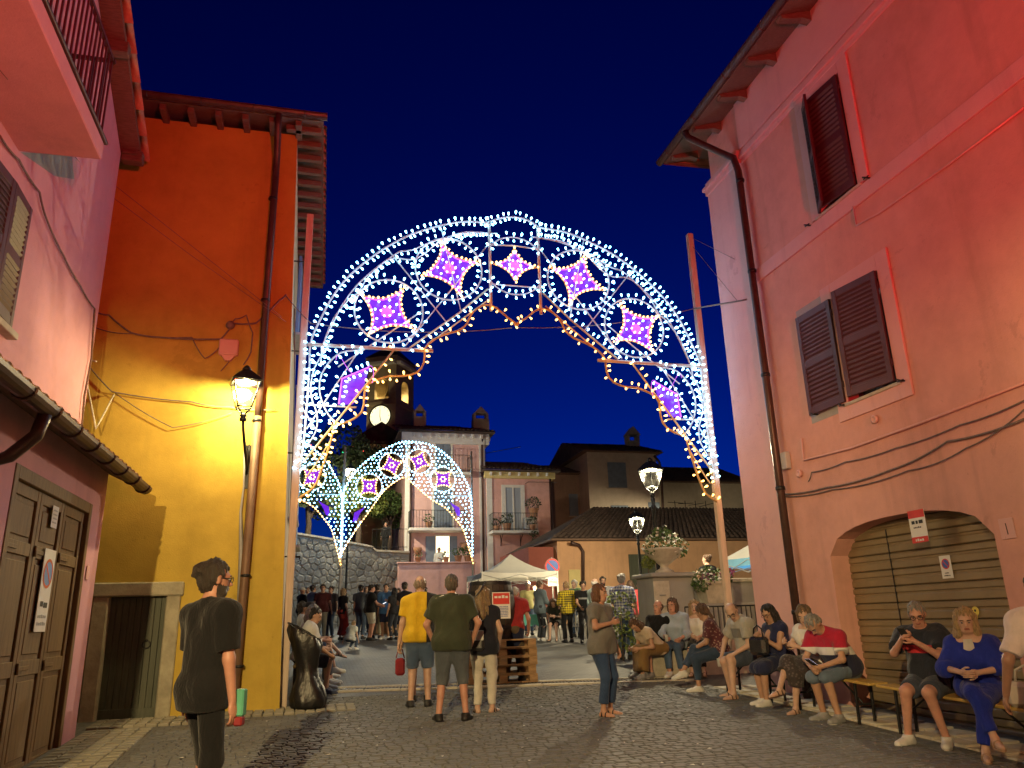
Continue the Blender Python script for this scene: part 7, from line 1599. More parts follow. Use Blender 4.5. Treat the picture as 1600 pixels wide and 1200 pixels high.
    def cl(p, *c): q = dict(p); q['clip'] = list(p.get('clip', [])) + [(np.array(a, np.float32), np.array(b, np.float32)) for a, b in c]; return q
    if top is not None:
        tloose = max(tloose, bloose + .012) if bottom is not None else tloose; hemp = P0 + up * hem * k; ckw = [(hemp, -up), (nk + up * (.03 - neck) * k + fw * .0, up * .86 + fw * .5)]; pr = [cl(p, *ckw) for p in torso + shoulders] + [cl(cap(P0 + np.array([s_ * .05 * k * g, -.01, 0]), P0 + np.array([s_ * .05 * k * g, -.012, 0]) - up * .1 * k, .1 * k * g, .104 * k * g), *ckw) for s_ in (-1, 1)] + [cl(p, *ckw) for p in butt]
        if seat is None: pr += [cl(cap(h_, h_ + (kn - h_) * .3, .092 * k * g, .088 * k * g), *ckw) for h_, kn in ((hipL, kL), (hipR, kR))]
        for s_, e_, w_ in ((shL, eL, wL), (shR, eR, wR)):
            if sleeveless: continue
            d1 = (e_ - s_) / np.linalg.norm(e_ - s_); d2 = (w_ - e_) / np.linalg.norm(w_ - e_)
            if sleeve <= 1: pr.append(cl(cap(s_, s_ + (e_ - s_) * min(1, sleeve + .1), .05 * k, .047 * k), (s_ + (e_ - s_) * sleeve, d1)))
            else: pr += [cap(s_, e_, .048 * k, .042 * k), cl(cap(e_, e_ + (w_ - e_) * min(1, sleeve - 1 + .1), .041 * k, .034 * k), (e_ + (w_ - e_) * (sleeve - 1), d2))]
        grow('shirt', pr, tloose, .045, top, wob(NPEOPLE, .013))
    if bottom is not None:
        wst = P0 + up * .085 * k; pr = [cl(p, (wst, up)) for p in torso[:3] + butt]; kl = [(wst, up)]
        pr = [cl(p, (wst, up), (P0 - np.array([0, 0, .16 * k]), np.array([0, 0, -1.]))) for p in torso[:2]] + [cl(p, (wst, up)) for p in butt]
        for h_, kn, an in ((hipL, kL, aL), (hipR, kR, aR)):
            d1 = (kn - h_) / np.linalg.norm(kn - h_); d2 = (an - kn) / np.linalg.norm(an - kn)
            if leg <= 1: pr.append(cl(cap(h_, h_ + (kn - h_) * min(1.0, leg + .08), .092 * k * g, .068 * k), (h_ + (kn - h_) * leg, d1)))
            else: pr += [cap(h_, kn, .09 * k * g, .06 * k), cl(cap(kn, kn + (an - kn) * min(1.0, leg - 1 + .08), .058 * k, .045 * k), (kn + (an - kn) * (leg - 1), d2))]
        grow('trousers' if leg > 1.3 else 'shorts', pr, bloose, .035, bottom, wob(NPEOPLE + 50, .009))
    if skirt is not None:
        m_s, ln = skirt; kk_ = (kL + kR) / 2; aa_ = (aL + aR) / 2; pr = [cl(p, (P0 + up * .1 * k, up)) for p in butt] + [cap(hipL, kL, .10 * k, .072 * k), cap(hipR, kR, .10 * k, .072 * k), cap(P0, kk_, .11 * k, .06 * k)]
        if ln > 1: f_ = ln - 1; pr += [cl(cap(kL, aL, .075 * k, .10 * k), (kL + (aL - kL) * f_, (aL - kL) / np.linalg.norm(aL - kL))), cl(cap(kR, aR, .075 * k, .10 * k), (kR + (aR - kR) * f_, (aR - kR) / np.linalg.norm(aR - kR))), cl(cap(kk_, aa_, .07 * k, .11 * k), (kk_ + (aa_ - kk_) * f_, (aa_ - kk_) / np.linalg.norm(aa_ - kk_)))]
        grow('skirt', pr, .015, .06, m_s, wob(NPEOPLE + 90, .012))
    if hair is not None:
        hm = hair_mat(hair); face_n = hf * .78 - hu * .62; pr = []
        front = hp(0, .045, .055); tk = .002 if hstyle == 'crop' else .006; skull = ell(hp(0, -.014, .032), ((.074 + tk) * k, (.093 + tk) * k, (.092 + tk) * k), Mh, [(front, face_n), (hp(0, 0, -.05), -hu)])
        if hstyle == 'fringe': pr = [ell(hp(0, -.02, .01), (.081 * k, .096 * k, .085 * k), Mh, [(hp(0, .0, .045), hu), (hp(0, .0, 0), hf), (hp(0, 0, -.055), -hu)])]
        else: pr = [skull]
        if hstyle in ('short', 'crop'): pr.append(ell(hp(0, -.05, -.01), (.07 * k, .06 * k, .075 * k), Mh, [(hp(0, -.005, 0), hf)]))
        if hstyle == 'bob': pr += [ell(hp(s_ * .06, -.02, -.03), (.04 * k, .07 * k, .10 * k), Mh, [(hp(0, .03, 0), hf)]) for s_ in (-1, 1)] + [ell(hp(0, -.06, -.04), (.08 * k, .06 * k, .11 * k), Mh)]
        if hstyle == 'long': pr += [cap(hp(s_ * .058, -.04, .0), hp(s_ * .075, -.055, -.26), .045 * k, .045 * k) for s_ in (-1, 1)] + [cap(hp(0, -.07, .02), hp(0, -.095, -.30), .06 * k, .06 * k), cap(hp(.07, .01, .0), hp(.08, .02, -.17), .026 * k, .03 * k), cap(hp(-.07, .01, .0), hp(-.08, .02, -.17), .026 * k, .03 * k)]
        if hstyle == 'shoulder': pr += [cap(hp(s_ * .066, -.01, .02), hp(s_ * .082, .0, -.16), .04 * k, .045 * k) for s_ in (-1, 1)] + [cap(hp(0, -.07, .02), hp(0, -.08, -.16), .06 * k, .065 * k)]
        if hstyle == 'bun': pr += [ell(hp(0, -.1, .07), (.05 * k, .05 * k, .05 * k), Mh), ell(hp(0, -.05, -.01), (.07 * k, .055 * k, .06 * k), Mh, [(hp(0, -.01, 0), hf)])]
        if hstyle == 'topknot': pr += [ell(hp(0, -.105, .05), (.035 * k, .045 * k, .04 * k), Mh), cap(hp(0, -.12, .04), hp(0, -.15, .02), .02 * k, .012 * k), ell(hp(0, -.05, -.01), (.07 * k, .06 * k, .08 * k), Mh, [(hp(0, -.005, 0), hf)])]
        if hstyle == 'pony': pr += [ell(hp(0, -.05, 0), (.07 * k, .055 * k, .07 * k), Mh, [(hp(0, -.01, 0), hf)]), cap(hp(0, -.10, .03), hp(0, -.13, -.15), .03 * k, .018 * k)]
        if hstyle == 'cap': pr = [ell(hp(0, -.012, .045), (.086 * k, .105 * k, .09 * k), Mh, [(hp(0, 0, .03), -hu)]), ell(hp(0, .09, .045), (.065 * k, .07 * k, .012 * k), Mh)]
        if hstyle not in ('crop', 'fringe', 'cap'):
            rr_ = np.random.default_rng(NPEOPLE + 300)
            for _ in range(18):
                v_ = rr_.normal(0, 1, 3); v_[2] = abs(v_[2]) * .8 + .1; v_[1] -= .5; v_ /= np.linalg.norm(v_); q_ = hp(.078 * v_[0], -.014 + .094 * v_[1], .03 + .094 * v_[2])
                if v_[1] < .45: pr.append(ell(q_, (.022 * k, .02 * k, .016 * k), Mh))
        for p_ in pr: p_['rough'] = True
        grow('hair' if hstyle != 'cap' else 'cap', pr, .004, .02, hm if hstyle != 'cap' else cloth(hair), (strands(NPEOPLE, hc) if hstyle != 'cap' else None), min(hr, .011 if res < .018 else .014))
    if shoe:
        for an, f_, u_, heel, ball_, toe in footf:
            sm_ = shoe_m or m_shoe_black
            if shoe == 'sneaker':
                bt_ = heel - u_ * .028 * k; pr = [cap(heel, ball_, .037 * k, .036 * k, [(bt_, -u_)]), cap(ball_, toe + f_ * .01, .037 * k, .028 * k, [(bt_, -u_)]), cap(an + u_ * .0, ball_ * .6 + heel * .4 + u_ * .02, .046 * k, .034 * k, [(an + u_ * .022 * k, u_)])]; s = grow('shoe', pr, .010, .02, sm_, None, min(hr, .012))
                b = MB(); so = bt_ - u_ * .003; L_ = (toe - heel); e_ = np.cross(f_, u_); pts = []
                for a in range(0, 360, 24): ca, sa = math.cos(R(a)), math.sin(R(a)); w_ = .046 if sa > -.2 else .04; pts.append(Vector(heel - u_ * .034 * k + f_ * (.105 + .135 * sa) * k + e_ * (w_ * ca) * k))
                b.prism(pts, Vector(u_ * .024 * k)); obj('sole', b, m_sole if sm_ is not m_shoe_black else m_shoe_black, s)
            else:
                b = MB(); e_ = np.cross(f_, u_); pts = [Vector(heel - u_ * .036 * k + f_ * (.10 + .13 * math.sin(R(a))) * k + e_ * (.043 * math.cos(R(a))) * k) for a in range(0, 360, 24)]; b.prism(pts, Vector(u_ * .018 * k)); s = obj('sandal', b, sm_, o); b = MB()
                for fo, hgt in ((.09, .026), (.03, .045)):
                    c0 = heel + f_ * fo * k; b.tube([Vector(c0 + e_ * .043 * k - u_ * .02 * k), Vector(c0 + e_ * .03 * k + u_ * hgt * k), Vector(c0 + u_ * (hgt + .012) * k), Vector(c0 - e_ * .03 * k + u_ * hgt * k), Vector(c0 - e_ * .043 * k - u_ * .02 * k)], .009 * k, 5)
                obj('strap', b, sm_, s)
    if glasses:
        b = MB()
        for s_ in (-1, 1): b.tube([Vector(hp(s_ * .034 + .024 * math.cos(a), .1, .006 + .019 * math.sin(a))) for a in np.linspace(0, 6.0, 12)], .003, 4, closed=True); b.tube([Vector(hp(s_ * .058, .098, .01)), Vector(hp(s_ * .08, .0, .008))], .003, 4)
        b.tube([Vector(hp(-.01, .101, .01)), Vector(hp(.01, .101, .01))], .003, 4); obj('glasses', b, m_black_print, o)
    dL, dR = (wL - eL) / np.linalg.norm(wL - eL), (wR - eR) / np.linalg.norm(wR - eR)
    return o, dict(hL=wL + dL * .09 * k, hR=wR + dR * .09 * k, wL=wL, wR=wR, sh=(shL, shR), P=P0, hc=hc, up=up, fw=fw, rt=rt, kL=kL, kR=kR, nk=nk, k=k)
def world_pt(o, p): return Matrix.LocRotScale(o.location, o.rotation_euler, None) @ Vector(p)
# ================================================================== the people in the photograph
def gp(px, py): v = G(px, py); return (v.x, v.y, gz(v.y))
def pl(px, y): v = PY(px, 960, y); return (v.x, y, gz(y))
BLK = (.007, .007, .008); NAVY = (.02, .026, .06); DEN = (.06, .09, .15); AWAY = -14.4
dk, br_, bl_, gr_, wh_, bkh = (.03, .022, .016), (.09, .05, .03), (.30, .20, .10), (.22, .21, .20), (.5, .48, .45), (.012, .01, .01)
tan_, pale, red_ = (.42, .24, .16), (.52, .33, .25), (.5, .26, .19)
N = .014
# -- standing in the street
oA, jA = person('man in black T-shirt and trousers walking alone past the ochre house', (-.70, 5.95, gz(5.95)), -48, 1.84, skin=(.40, .2, .14), head=(-18, 4), Lh=(-.25, .08, .86), Rh=(.24, .07, .85), Lf=(-.09, .16, 0), Rf=(.1, -.12, .01), top=cloth(BLK), sleeve=.8, hem=-.14, tloose=.026, bottom=cloth((.006, .006, .007)), leg=1.98, bloose=.012, hair=dk, hstyle='topknot', shoe='sneaker', res=.013, beard=dk, glasses=True, girth=.86)
oB, jB = person('bald man in yellow T-shirt with black shoulder and denim shorts', gp(655, 1106), AWAY + 4, 1.80, skin=pale, girth=1.08, head=(-6, 8), Lh=(-.30, .02, .80), Rh=(.24, .14, .86), Lf=(-.12, 0, 0), Rf=(.12, .04, 0), Lfy=14, Rfy=-10, top=cloth((.62, .40, .02), 'side', (.02, .02, .022), .10), sleeve=.7, hem=-.07, tloose=.028, bottom=cloth((.07, .11, .19), 'denim', (.22, .28, .36)), leg=.98, bloose=.02, hair=(.25, .2, .16), hstyle='fringe', shoe='sneaker', res=N)
oC, jC = person('broad man in dark green T-shirt with white piping and grey cargo shorts', gp(706, 1128), AWAY, 1.79, skin=red_, girth=1.2, belly=.4, head=(4, 8), Lh=(-.24, .13, .93), Rh=(.26, .10, .94), Le=(-1, -.5, 0), Re=(1, -.5, 0), Lf=(-.16, -.02, 0), Rf=(.17, .03, 0), Lfy=22, Rfy=-16, top=cloth((.045, .055, .035)), sleeve=.72, hem=-.10, tloose=.03, bottom=cloth((.085, .10, .12), 'denim', (.13, .15, .17)), leg=1.22, bloose=.022, hair=(.10, .085, .07), hstyle='crop', shoe='sneaker', res=N)
for s_ in (0, 1):
    b = MB(); e0 = Vector(jC['nk']) + Vector((0, -.03, .03)); sp_ = Vector(jC['sh'][s_]); b.tube([e0 + Vector(((s_ * 2 - 1) * .07, -.02, -.015)), (e0 + sp_) / 2 + Vector((0, -.035, .05)), sp_ + Vector(((s_ * 2 - 1) * .045, -.04, .05)), sp_ + Vector(((s_ * 2 - 1) * .085, -.05, -.06)), sp_ + Vector(((s_ * 2 - 1) * .10, -.05, -.13))], .009, 5); obj('piping', b, m_white_paint, oC)
oD, jD = person('woman with long blonde hair, navy top and white trousers', gp(757, 1115), AWAY - 4, 1.62, 'f', pale, head=(-4, 10), Lh=(-.2, .12, .85), Rh=(.2, .12, .85), Lf=(-.09, 0, 0), Rf=(.10, .03, 0), Lfy=25, Rfy=-28, top=cloth((.016, .018, .03)), sleeve=.45, hem=-.13, tloose=.022, bottom=cloth((.55, .52, .46)), leg=1.92, bloose=.012, hair=(.22, .15, .08), hstyle='long', shoe='sandal', shoe_m=m_shoe_black, res=N)
b = MB(); b.bbox((-.17, -.05, -.14), (.17, .05, .12), .035); b.tube([(-.15, 0, .1), (-.1, -.01, .38), (.12, .03, .62), (.2, .06, .75)], .011, 6); b.cur = 1; b.bbox((-.165, -.062, -.01), (.165, -.045, .115), .01); b.cur = 0
hb = obj('handbag', b, [plain('grey_black_leather', (.035, .035, .038), .35, var=.3), plain('silver_leather_flap', (.4, .4, .4), .35, var=.2, scale=20)], None, world_pt(oD, jD['P'] + np.array([-.14, -.16, .06])), (0, 0, R(AWAY))); tag(hb, 'grey and black leather handbag on the blonde woman\'s back', 'handbag')
oE, jE = person('stooping old man in red T-shirt with navy jacket round his waist', gp(802, 1066), AWAY - 12, 1.70, skin=red_, lean=24, head=(-10, 16), Lh=(-.26, .26, .86), Rh=(.24, .3, .86), Lf=(-.12, -.02, 0), Rf=(.13, .06, 0), top=cloth((.34, .03, .03)), sleeve=.6, hem=-.02, tloose=.024, bottom=cloth((.14, .105, .07)), leg=1.95, bloose=.024, skirt=(cloth((.02, .028, .075)), .92), hair=wh_, hstyle='crop', shoe='sneaker', res=.015)
oF, jF = person('woman with auburn bob in grey T-shirt and cropped jeans', gp(946, 1119), -140, 1.63, 'f', (.44, .24, .17), girth=1.14, belly=.12, head=(6, 4), Rh=(.10, .22, 1.12), Re=(1, -.4, -.5), Lh=(-.31, .06, .80), Lf=(-.12, .0, 0), Rf=(.13, .05, 0), top=cloth((.15, .145, .14)), sleeve=.62, hem=-.12, tloose=.024, bottom=cloth((.028, .055, .13), 'denim', (.06, .10, .2)), leg=1.78, bloose=.016, hair=(.13, .06, .03), hstyle='bob', shoe='sandal', shoe_m=m_shoe_black, res=N)
oX, jX = person('person in black half hidden behind the yellow-shirted man', (gp(652, 1092)[0], 12.0, gz(12.0)), AWAY + 10, 1.66, 'f', tan_, head=(10, 0), Lh=(-.28, .0, .80), top=cloth(BLK), sleeve=.5, bottom=cloth((.03, .04, .07)), leg=.8, hair=dk, hstyle='short', shoe='sneaker', res=.02)
b = MB(); b.bbox((-.07, -.04, -.24), (.07, .04, 0), .03); b.tube([(-.06, 0, 0), (-.03, 0, .12), (.03, 0, .12), (.06, 0, 0)], .008, 5); tag(obj('shopping_bag', b, plain('red_fabric_bag', (.2, .012, .02), .8, var=.3), None, world_pt(oX, jX['hL'] + np.array([0, .0, -.12]))), 'red cloth bag held low behind the yellow-shirted man', 'bag')
# carton in the walker's hand
b = MB(); b.bbox((-.035, -.035, -.04), (.035, .035, .13), .01); b.cur = 1; b.bbox((-.03, -.03, -.1), (.03, .03, -.04), .01); b.cur = 0; tag(obj('carton', b, [plain('green_card', (.08, .30, .19), .5, var=.15), plain('dark_red_card', (.2, .015, .02), .6)], None, world_pt(oA, jA['hR'] + np.array([.0, .045, .03])), (0, 0, R(-20))), 'green and dark red carton held by the walking man in black', 'carton')
# -- bench row against the salmon house
sx = BX + .02
def seated(y, dx=0.0): return (sx + dx, y, gz(y))
oS, j = person('grey-haired man in dark T-shirt looking at his phone on the bench', seated(7.22), 118, 1.77, skin=red_, girth=1.18, belly=.7, lean=6, head=(14, 22), seat=.475, Lh=(-.05, .40, .98), Rh=(.07, .42, 1.0), Le=(-.7, -.3, -.8), Re=(.7, -.3, -.8), Lf=(-.17, .34, 0), Rf=(.17, .40, 0), Lfy=14, Rfy=-12, top=cloth((.022, .026, .038), 'chestband', (.5, .03, .04), (.86, .94, .11)), sleeve=.75, hem=-.03, tloose=.024, bottom=cloth((.04, .05, .075)), leg=.86, bloose=.024, hair=gr_, hstyle='crop', shoe='sneaker', shoe_m=m_shoe_white, res=.013, glasses=True, curl=.9)
b = MB(); b.bbox((-.038, -.005, -.075), (.038, .005, .075), .006); tag(obj('phone', b, m_black_print, None, world_pt(oS, (0.01, .50, 1.07)), (R(-50), 0, R(118))), 'black phone held by the grey-haired man on the bench', 'phone')
oT, j = person('blonde woman in royal blue suit sitting on the bench', seated(6.62), 128, 1.66, 'f', pale, lean=8, head=(10, 8), seat=.475, Lh=(-.07, .34, .74), Rh=(.08, .34, .74), Le=(-.8, -.2, -.5), Re=(.8, -.2, -.5), Lf=(-.02, .46, 0), Rf=(-.12, .50, .12), Rk=(.1, .6, .8), Lfy=10, Rfy=25, top=cloth((.014, .03, .30)), sleeve=1.35, hem=-.05, tloose=.026, neck=.05, bottom=cloth((.012, .028, .29)), leg=1.85, bloose=.018, hair=(.36, .25, .13), hstyle='shoulder', shoe='sandal', shoe_m=plain('tan_platform_sandal', (.34, .22, .14), .6), res=.013)
b = MB(); b.prism([(-.07, .165, .80), (.07, .165, .80), (.035, .165, 1.03), (-.035, .165, 1.03)], (0, -.02, 0)); obj('blouse_front', b, cloth((.6, .58, .54)), oT)
oU, j = person('man in red, white and navy polo bent over his phone', seated(8.62), 102, 1.76, skin=tan_, girth=1.08, lean=34, head=(8, 30), seat=.475, Lh=(-.08, .46, .62), Rh=(.06, .48, .60), Le=(-.9, -.2, -.3), Re=(.9, -.2, -.3), Lf=(-.12, .34, 0), Rf=(.14, .30, 0), top=cloth((.36, .015, .04), 'bands', (.62, .6, .56), (.74, .83, (.018, .02, .045))), sleeve=.7, hem=-.03, tloose=.024, bottom=cloth((.10, .14, .2), 'denim', (.2, .26, .33)), leg=1.02, bloose=.02, hair=gr_, hstyle='crop', shoe='sneaker', shoe_m=m_shoe_grey, res=.013, curl=.9)
b = MB(); b.bbox((-.038, -.075, -.005), (.038, .075, .005), .006); b.cur = 1; b.quad((-.034, -.07, .006), (.034, -.07, .006), (.034, .07, .006), (-.034, .07, .006)); b.cur = 0; tag(obj('phone', b, [m_black_print, emis('phone_screen', (.75, .7, 1), 1.6)], None, world_pt(oU, (-.02, .56, .67)), (R(30), 0, R(102))), 'lit phone in the hands of the polo-shirted man', 'phone')
oV, j = person('woman in white T-shirt with crossed legs beside the polo man', seated(9.22), 100, 1.64, 'f', pale, lean=10, side=-6, head=(34, 18), seat=.475, Lh=(-.1, .34, .80), Rh=(.1, .36, .84), Lf=(-.02, .42, 0), Rf=(-.04, .66, .24), Rk=(.1, .6, .9), Rfp=-10, top=cloth((.62, .6, .57)), sleeve=.5, hem=-.04, neck=.04, skirt=(cloth((.05, .04, .04), 'floral', (.11, .09, .09)), 1.35), hair=(.13, .085, .05), hstyle='bob', shoe='sandal', shoe_m=m_sandal, res=.014, curl=.9)
oW, j = person('dark-haired woman with glasses in navy dress and handbag', seated(9.93), 96, 1.64, 'f', tan_, lean=10, head=(12, 20), seat=.475, Lh=(-.04, .32, .86), Rh=(.06, .32, .86), Lf=(-.08, .40, 0), Rf=(.08, .34, 0), top=cloth((.018, .022, .07)), sleeveless=True, hem=-.05, skirt=(cloth((.018, .022, .06)), 1.1), hair=bkh, hstyle='long', shoe='sneaker', shoe_m=m_shoe_white, res=.014, glasses=True, curl=.9)
def bag(loc, rz, label, m, w_=.34, h_=.24, d_=.13):
    t = thing('handbag', label, 'handbag', loc, rz); b = MB(); N_ = 14
    for i in range(N_):
        pass
    b.bbox((-w_ / 2, -d_ / 2, 0), (w_ / 2, d_ / 2, h_), .04); obj('body', b, m, t); b = MB(); b.tube([(-w_ * .3, 0, h_ - .01), (-w_ * .25, 0, h_ + .1), (0, 0, h_ + .15), (w_ * .25, 0, h_ + .1), (w_ * .3, 0, h_ - .01)], .011, 6); obj('handle', b, m, t); b = MB(); b.bbox((-w_ * .35, -d_ / 2 - .008, h_ * .35), (w_ * .35, -d_ / 2 + .01, h_ * .9), .008); obj('pocket', b, m, t); b = MB(); b.tube([(w_ * .28 + .02 * math.cos(a), -d_ / 2 - .012, h_ * .7 + .02 * math.sin(a)) for a in np.linspace(0, 6, 9)], .005, 4, closed=True); obj('buckle', b, plain('buckle_metal', (.5, .45, .35), .3, .9), t); return t
bag(world_pt(oW, (0, .36, .64)), R(96), 'black shiny handbag on the navy-dressed woman\'s lap', plain('black_patent_leather', (.02, .02, .022), .25, var=.3, spec=.7))
bag((sx - .02, 6.02, gz(6.0) + .475), R(118), 'white leather handbag on the bench beside the blue suit', plain('cream_leather', (.5, .45, .38), .45, var=.12, scale=12), .38, .22, .16)
oY, j = person('bald man in grey printed T-shirt holding a cup, turned to his neighbour', seated(10.66), 90, 1.78, skin=pale, girth=1.12, belly=.3, lean=22, head=(40, 26), seat=.475, Lh=(-.15, .42, .60), Rh=(.30, .36, .56), Re=(1, -.2, .1), Lf=(-.16, .48, 0), Rf=(.16, .34, 0), top=cloth((.34, .325, .29), 'chestband', (.16, .15, .14), (.82, .95, .16)), sleeve=.7, hem=-.03, tloose=.026, bottom=cloth((.05, .065, .1), 'denim'), leg=.9, bloose=.024, hair=(.14, .1, .07), hstyle='fringe', shoe='sandal', shoe_m=m_sandal, res=.014, glasses=True, curl=.9)
def cup(loc, label): b = MB(); b.lathe([(.026, 0), (.036, .11), (.038, .112), (.03, .105)], 12); tag(obj('plastic_cup', b, m_plastic_white, None, loc), label, 'cup')
cup(world_pt(oY, j['hR'] + np.array([-.02, .03, -.06])), 'white plastic cup in the bald man\'s hand at his knee')
oZ, j = person('woman in maroon floral blouse with white hair clip, legs crossed', seated(11.40, -.12), 68, 1.66, 'f', tan_, lean=20, head=(-40, 4), seat=.475, Lh=(-.02, .42, .62), Rh=(.16, .40, .62), Lf=(-.14, .40, 0), Rf=(-.12, .62, .22), Rk=(.1, .5, .9), Rfp=-15, top=cloth((.10, .03, .04), 'floral', (.3, .2, .18)), sleeve=.75, hem=-.02, bottom=cloth((.03, .05, .09), 'denim'), leg=1.75, hair=br_, hstyle='pony', shoe='sneaker', shoe_m=m_shoe_white, res=.014, curl=.9)
b = MB(); b.ball(Vector(j['hc']) + Vector((-.03, -.1, .05)), (.03, .02, .035)); obj('hair_clip', b, m_white_paint, oZ)
# -- on the stone step
sy = 13.62; zs1 = gz(13.6)
def step_(x, y=sy): return (x, y, zs1)
person('man in white T-shirt with dark hair leaning forward by the arch pole', step_(7.25), 100, 1.76, skin=tan_, lean=30, head=(10, 10), seat=.43, Lh=(-.06, .46, .66), Rh=(.1, .46, .66), Lf=(-.12, .44, 0), Rf=(.14, .38, 0), top=cloth((.6, .58, .54)), sleeve=.65, bottom=cloth((.05, .06, .09)), leg=.85, hair=bkh, shoe='sneaker', res=.018, curl=.9)
oM, j = person('smiling blonde woman in loose white blouse on the stone step', step_(6.86, 13.55), 148, 1.68, 'f', pale, lean=4, head=(-2, 0), seat=.43, Lh=(-.08, .36, .66), Rh=(.08, .38, .68), Lf=(-.1, .50, 0), Rf=(.12, .42, 0), top=cloth((.64, .62, .58)), sleeve=1.6, neck=.05, hem=-.06, tloose=.034, bottom=cloth(BLK), leg=1.8, hair=bl_, hstyle='shoulder', shoe='sandal', shoe_m=m_sandal, res=.014, curl=.9)
oN, j = person('long-haired man in light blue shirt and jeans on the stone step', step_(6.46, 13.6), 142, 1.78, skin=red_, lean=8, head=(-12, 0), seat=.43, Rh=(.10, .40, .66), Lh=(-.16, .38, .64), Lf=(-.14, .42, 0), Rf=(.06, .50, 0), top=cloth((.32, .38, .48)), sleeve=1.6, hem=-.05, tloose=.028, bottom=cloth((.05, .085, .15), 'denim'), leg=1.85, hair=br_, hstyle='bob', shoe='sneaker', shoe_m=m_shoe_white, res=.014, curl=.9)
cup(world_pt(oN, j['hR'] + np.array([0, .03, -.04])), 'small white cup held by the blue-shirted man')
person('bald man in black shirt leaning back against the stone pedestal', step_(6.12, 13.72), 120, 1.74, skin=red_, lean=-14, head=(0, 14), seat=.43, Lf=(-.2, .5, 0), Rf=(.1, .52, 0), Lh=(-.3, -.1, .5), Rh=(.3, .1, .55), top=cloth(BLK), sleeve=.7, bottom=cloth((.1, .08, .06)), leg=.9, hair=br_, hstyle='fringe', shoe='sneaker', shoe_m=m_shoe_grey, res=.018)
person('woman in beige top and long brown skirt bending over the step', step_(5.98, 13.3), 100, 1.62, 'f', tan_, lean=48, head=(20, 10), seat=.40, Lh=(-.12, .5, .5), Rh=(.14, .5, .5), Lf=(-.1, .46, 0), Rf=(.14, .38, 0), top=cloth((.5, .4, .3)), sleeve=.5, skirt=(cloth((.20, .12, .045)), 1.85), hair=br_, hstyle='shoulder', shoe='sneaker', shoe_m=m_shoe_grey, res=.016)
dv_ = ray(1650, 1000); kx = 6.6 / math.hypot(dv_[0], dv_[1])
person('man in pale pink shirt standing at the end of the bench', (dv_[0] * kx, dv_[1] * kx, gz(dv_[1] * kx)), -38, 1.66, skin=(.3, .16, .11), lean=14, head=(-10, 10), Lh=(-.34, .12, .84), Rh=(.2, .3, .8), top=cloth((.6, .5, .5)), sleeve=.85, hem=-.08, tloose=.03, bottom=cloth((.42, .38, .32)), leg=1.9, bloose=.025, hair=dk, shoe='sneaker', res=.016)
# -- bench along the cream flank
def sl(y, dx=0): return (-.13 + dx, y, gz(y))
person('boy in white T-shirt and dark shorts beside the bin bag', sl(13.35), -82, 1.68, skin=tan_, lean=14, head=(-30, 10), seat=.475, Lf=(-.1, .42, 0), Rf=(.12, .36, 0), Lh=(-.14, .4, .6), Rh=(.16, .4, .6), top=cloth((.6, .6, .6), 'chestband', (.1, .12, .2), (.9, .93, -.2)), sleeve=.65, bottom=cloth((.016, .018, .03)), leg=.95, bloose=.03, hair=bkh, shoe='sneaker', shoe_m=plain('navy_sneaker', (.03, .04, .08), .6), res=.018, curl=.9)
person('elderly woman with mauve-grey hair in lilac blouse on the flank bench', sl(14.0), -88, 1.6, 'f', pale, lean=8, head=(-10, 6), seat=.475, Lf=(-.1, .4, 0), Rf=(.1, .4, 0), Lh=(-.1, .34, .66), Rh=(.1, .34, .66), top=cloth((.3, .24, .3)), sleeve=1.3, bottom=cloth((.04, .045, .08)), leg=1.8, hair=(.2, .13, .13), hstyle='bob', shoe='sneaker', shoe_m=m_shoe_grey, res=.02)
person('man with glasses in pale striped shirt on the flank bench', sl(14.65), -86, 1.74, skin=red_, lean=10, head=(-20, 4), seat=.475, Lf=(-.1, .5, 0), Rf=(.16, .44, 0), Lh=(-.06, .36, .74), Rh=(.12, .38, .74), top=cloth((.4, .42, .48)), sleeve=.7, bottom=cloth((.03, .035, .06)), leg=1.8, hair=gr_, hstyle='crop', shoe='sneaker', shoe_m=m_shoe_white, res=.02, glasses=True, curl=.9)
person('youth in dark cap and white T-shirt on the flank bench', sl(15.6), -84, 1.76, skin=tan_, lean=6, head=(-20, 0), seat=.475, Lf=(-.1, .5, 0), Rf=(.14, .56, .1), Lh=(-.1, .36, .68), Rh=(.1, .36, .7), top=cloth((.55, .56, .58)), sleeve=.65, bottom=cloth((.07, .1, .16), 'denim'), leg=.9, hair=(.02, .02, .025), hstyle='cap', shoe='sneaker', shoe_m=m_shoe_white, res=.02)
person('tanned man in orange shorts with stretched legs on the flank bench', sl(16.4), -86, 1.76, skin=(.4, .2, .11), lean=-6, head=(10, 0), seat=.475, Lf=(-.1, .62, 0), Rf=(.14, .52, 0), Lh=(-.12, .3, .66), Rh=(.12, .3, .66), top=cloth((.5, .5, .52)), sleeve=.6, bottom=cloth((.4, .12, .03)), leg=.85, hair=dk, shoe='sandal', shoe_m=m_sandal, res=.02)
person('woman in white top with crossed bare legs and sandals on the flank bench', sl(17.2), -80, 1.68, 'f', pale, lean=-4, head=(-10, 0), seat=.475, Lf=(.0, .5, 0), Rf=(.0, .72, .26), Rk=(0, .5, 1), Rfp=-15, Lh=(-.14, .26, .6), Rh=(.14, .26, .6), top=cloth((.58, .57, .55)), sleeve=.4, bottom=cloth(BLK), leg=.45, hair=br_, hstyle='long', shoe='sandal', res=.02)
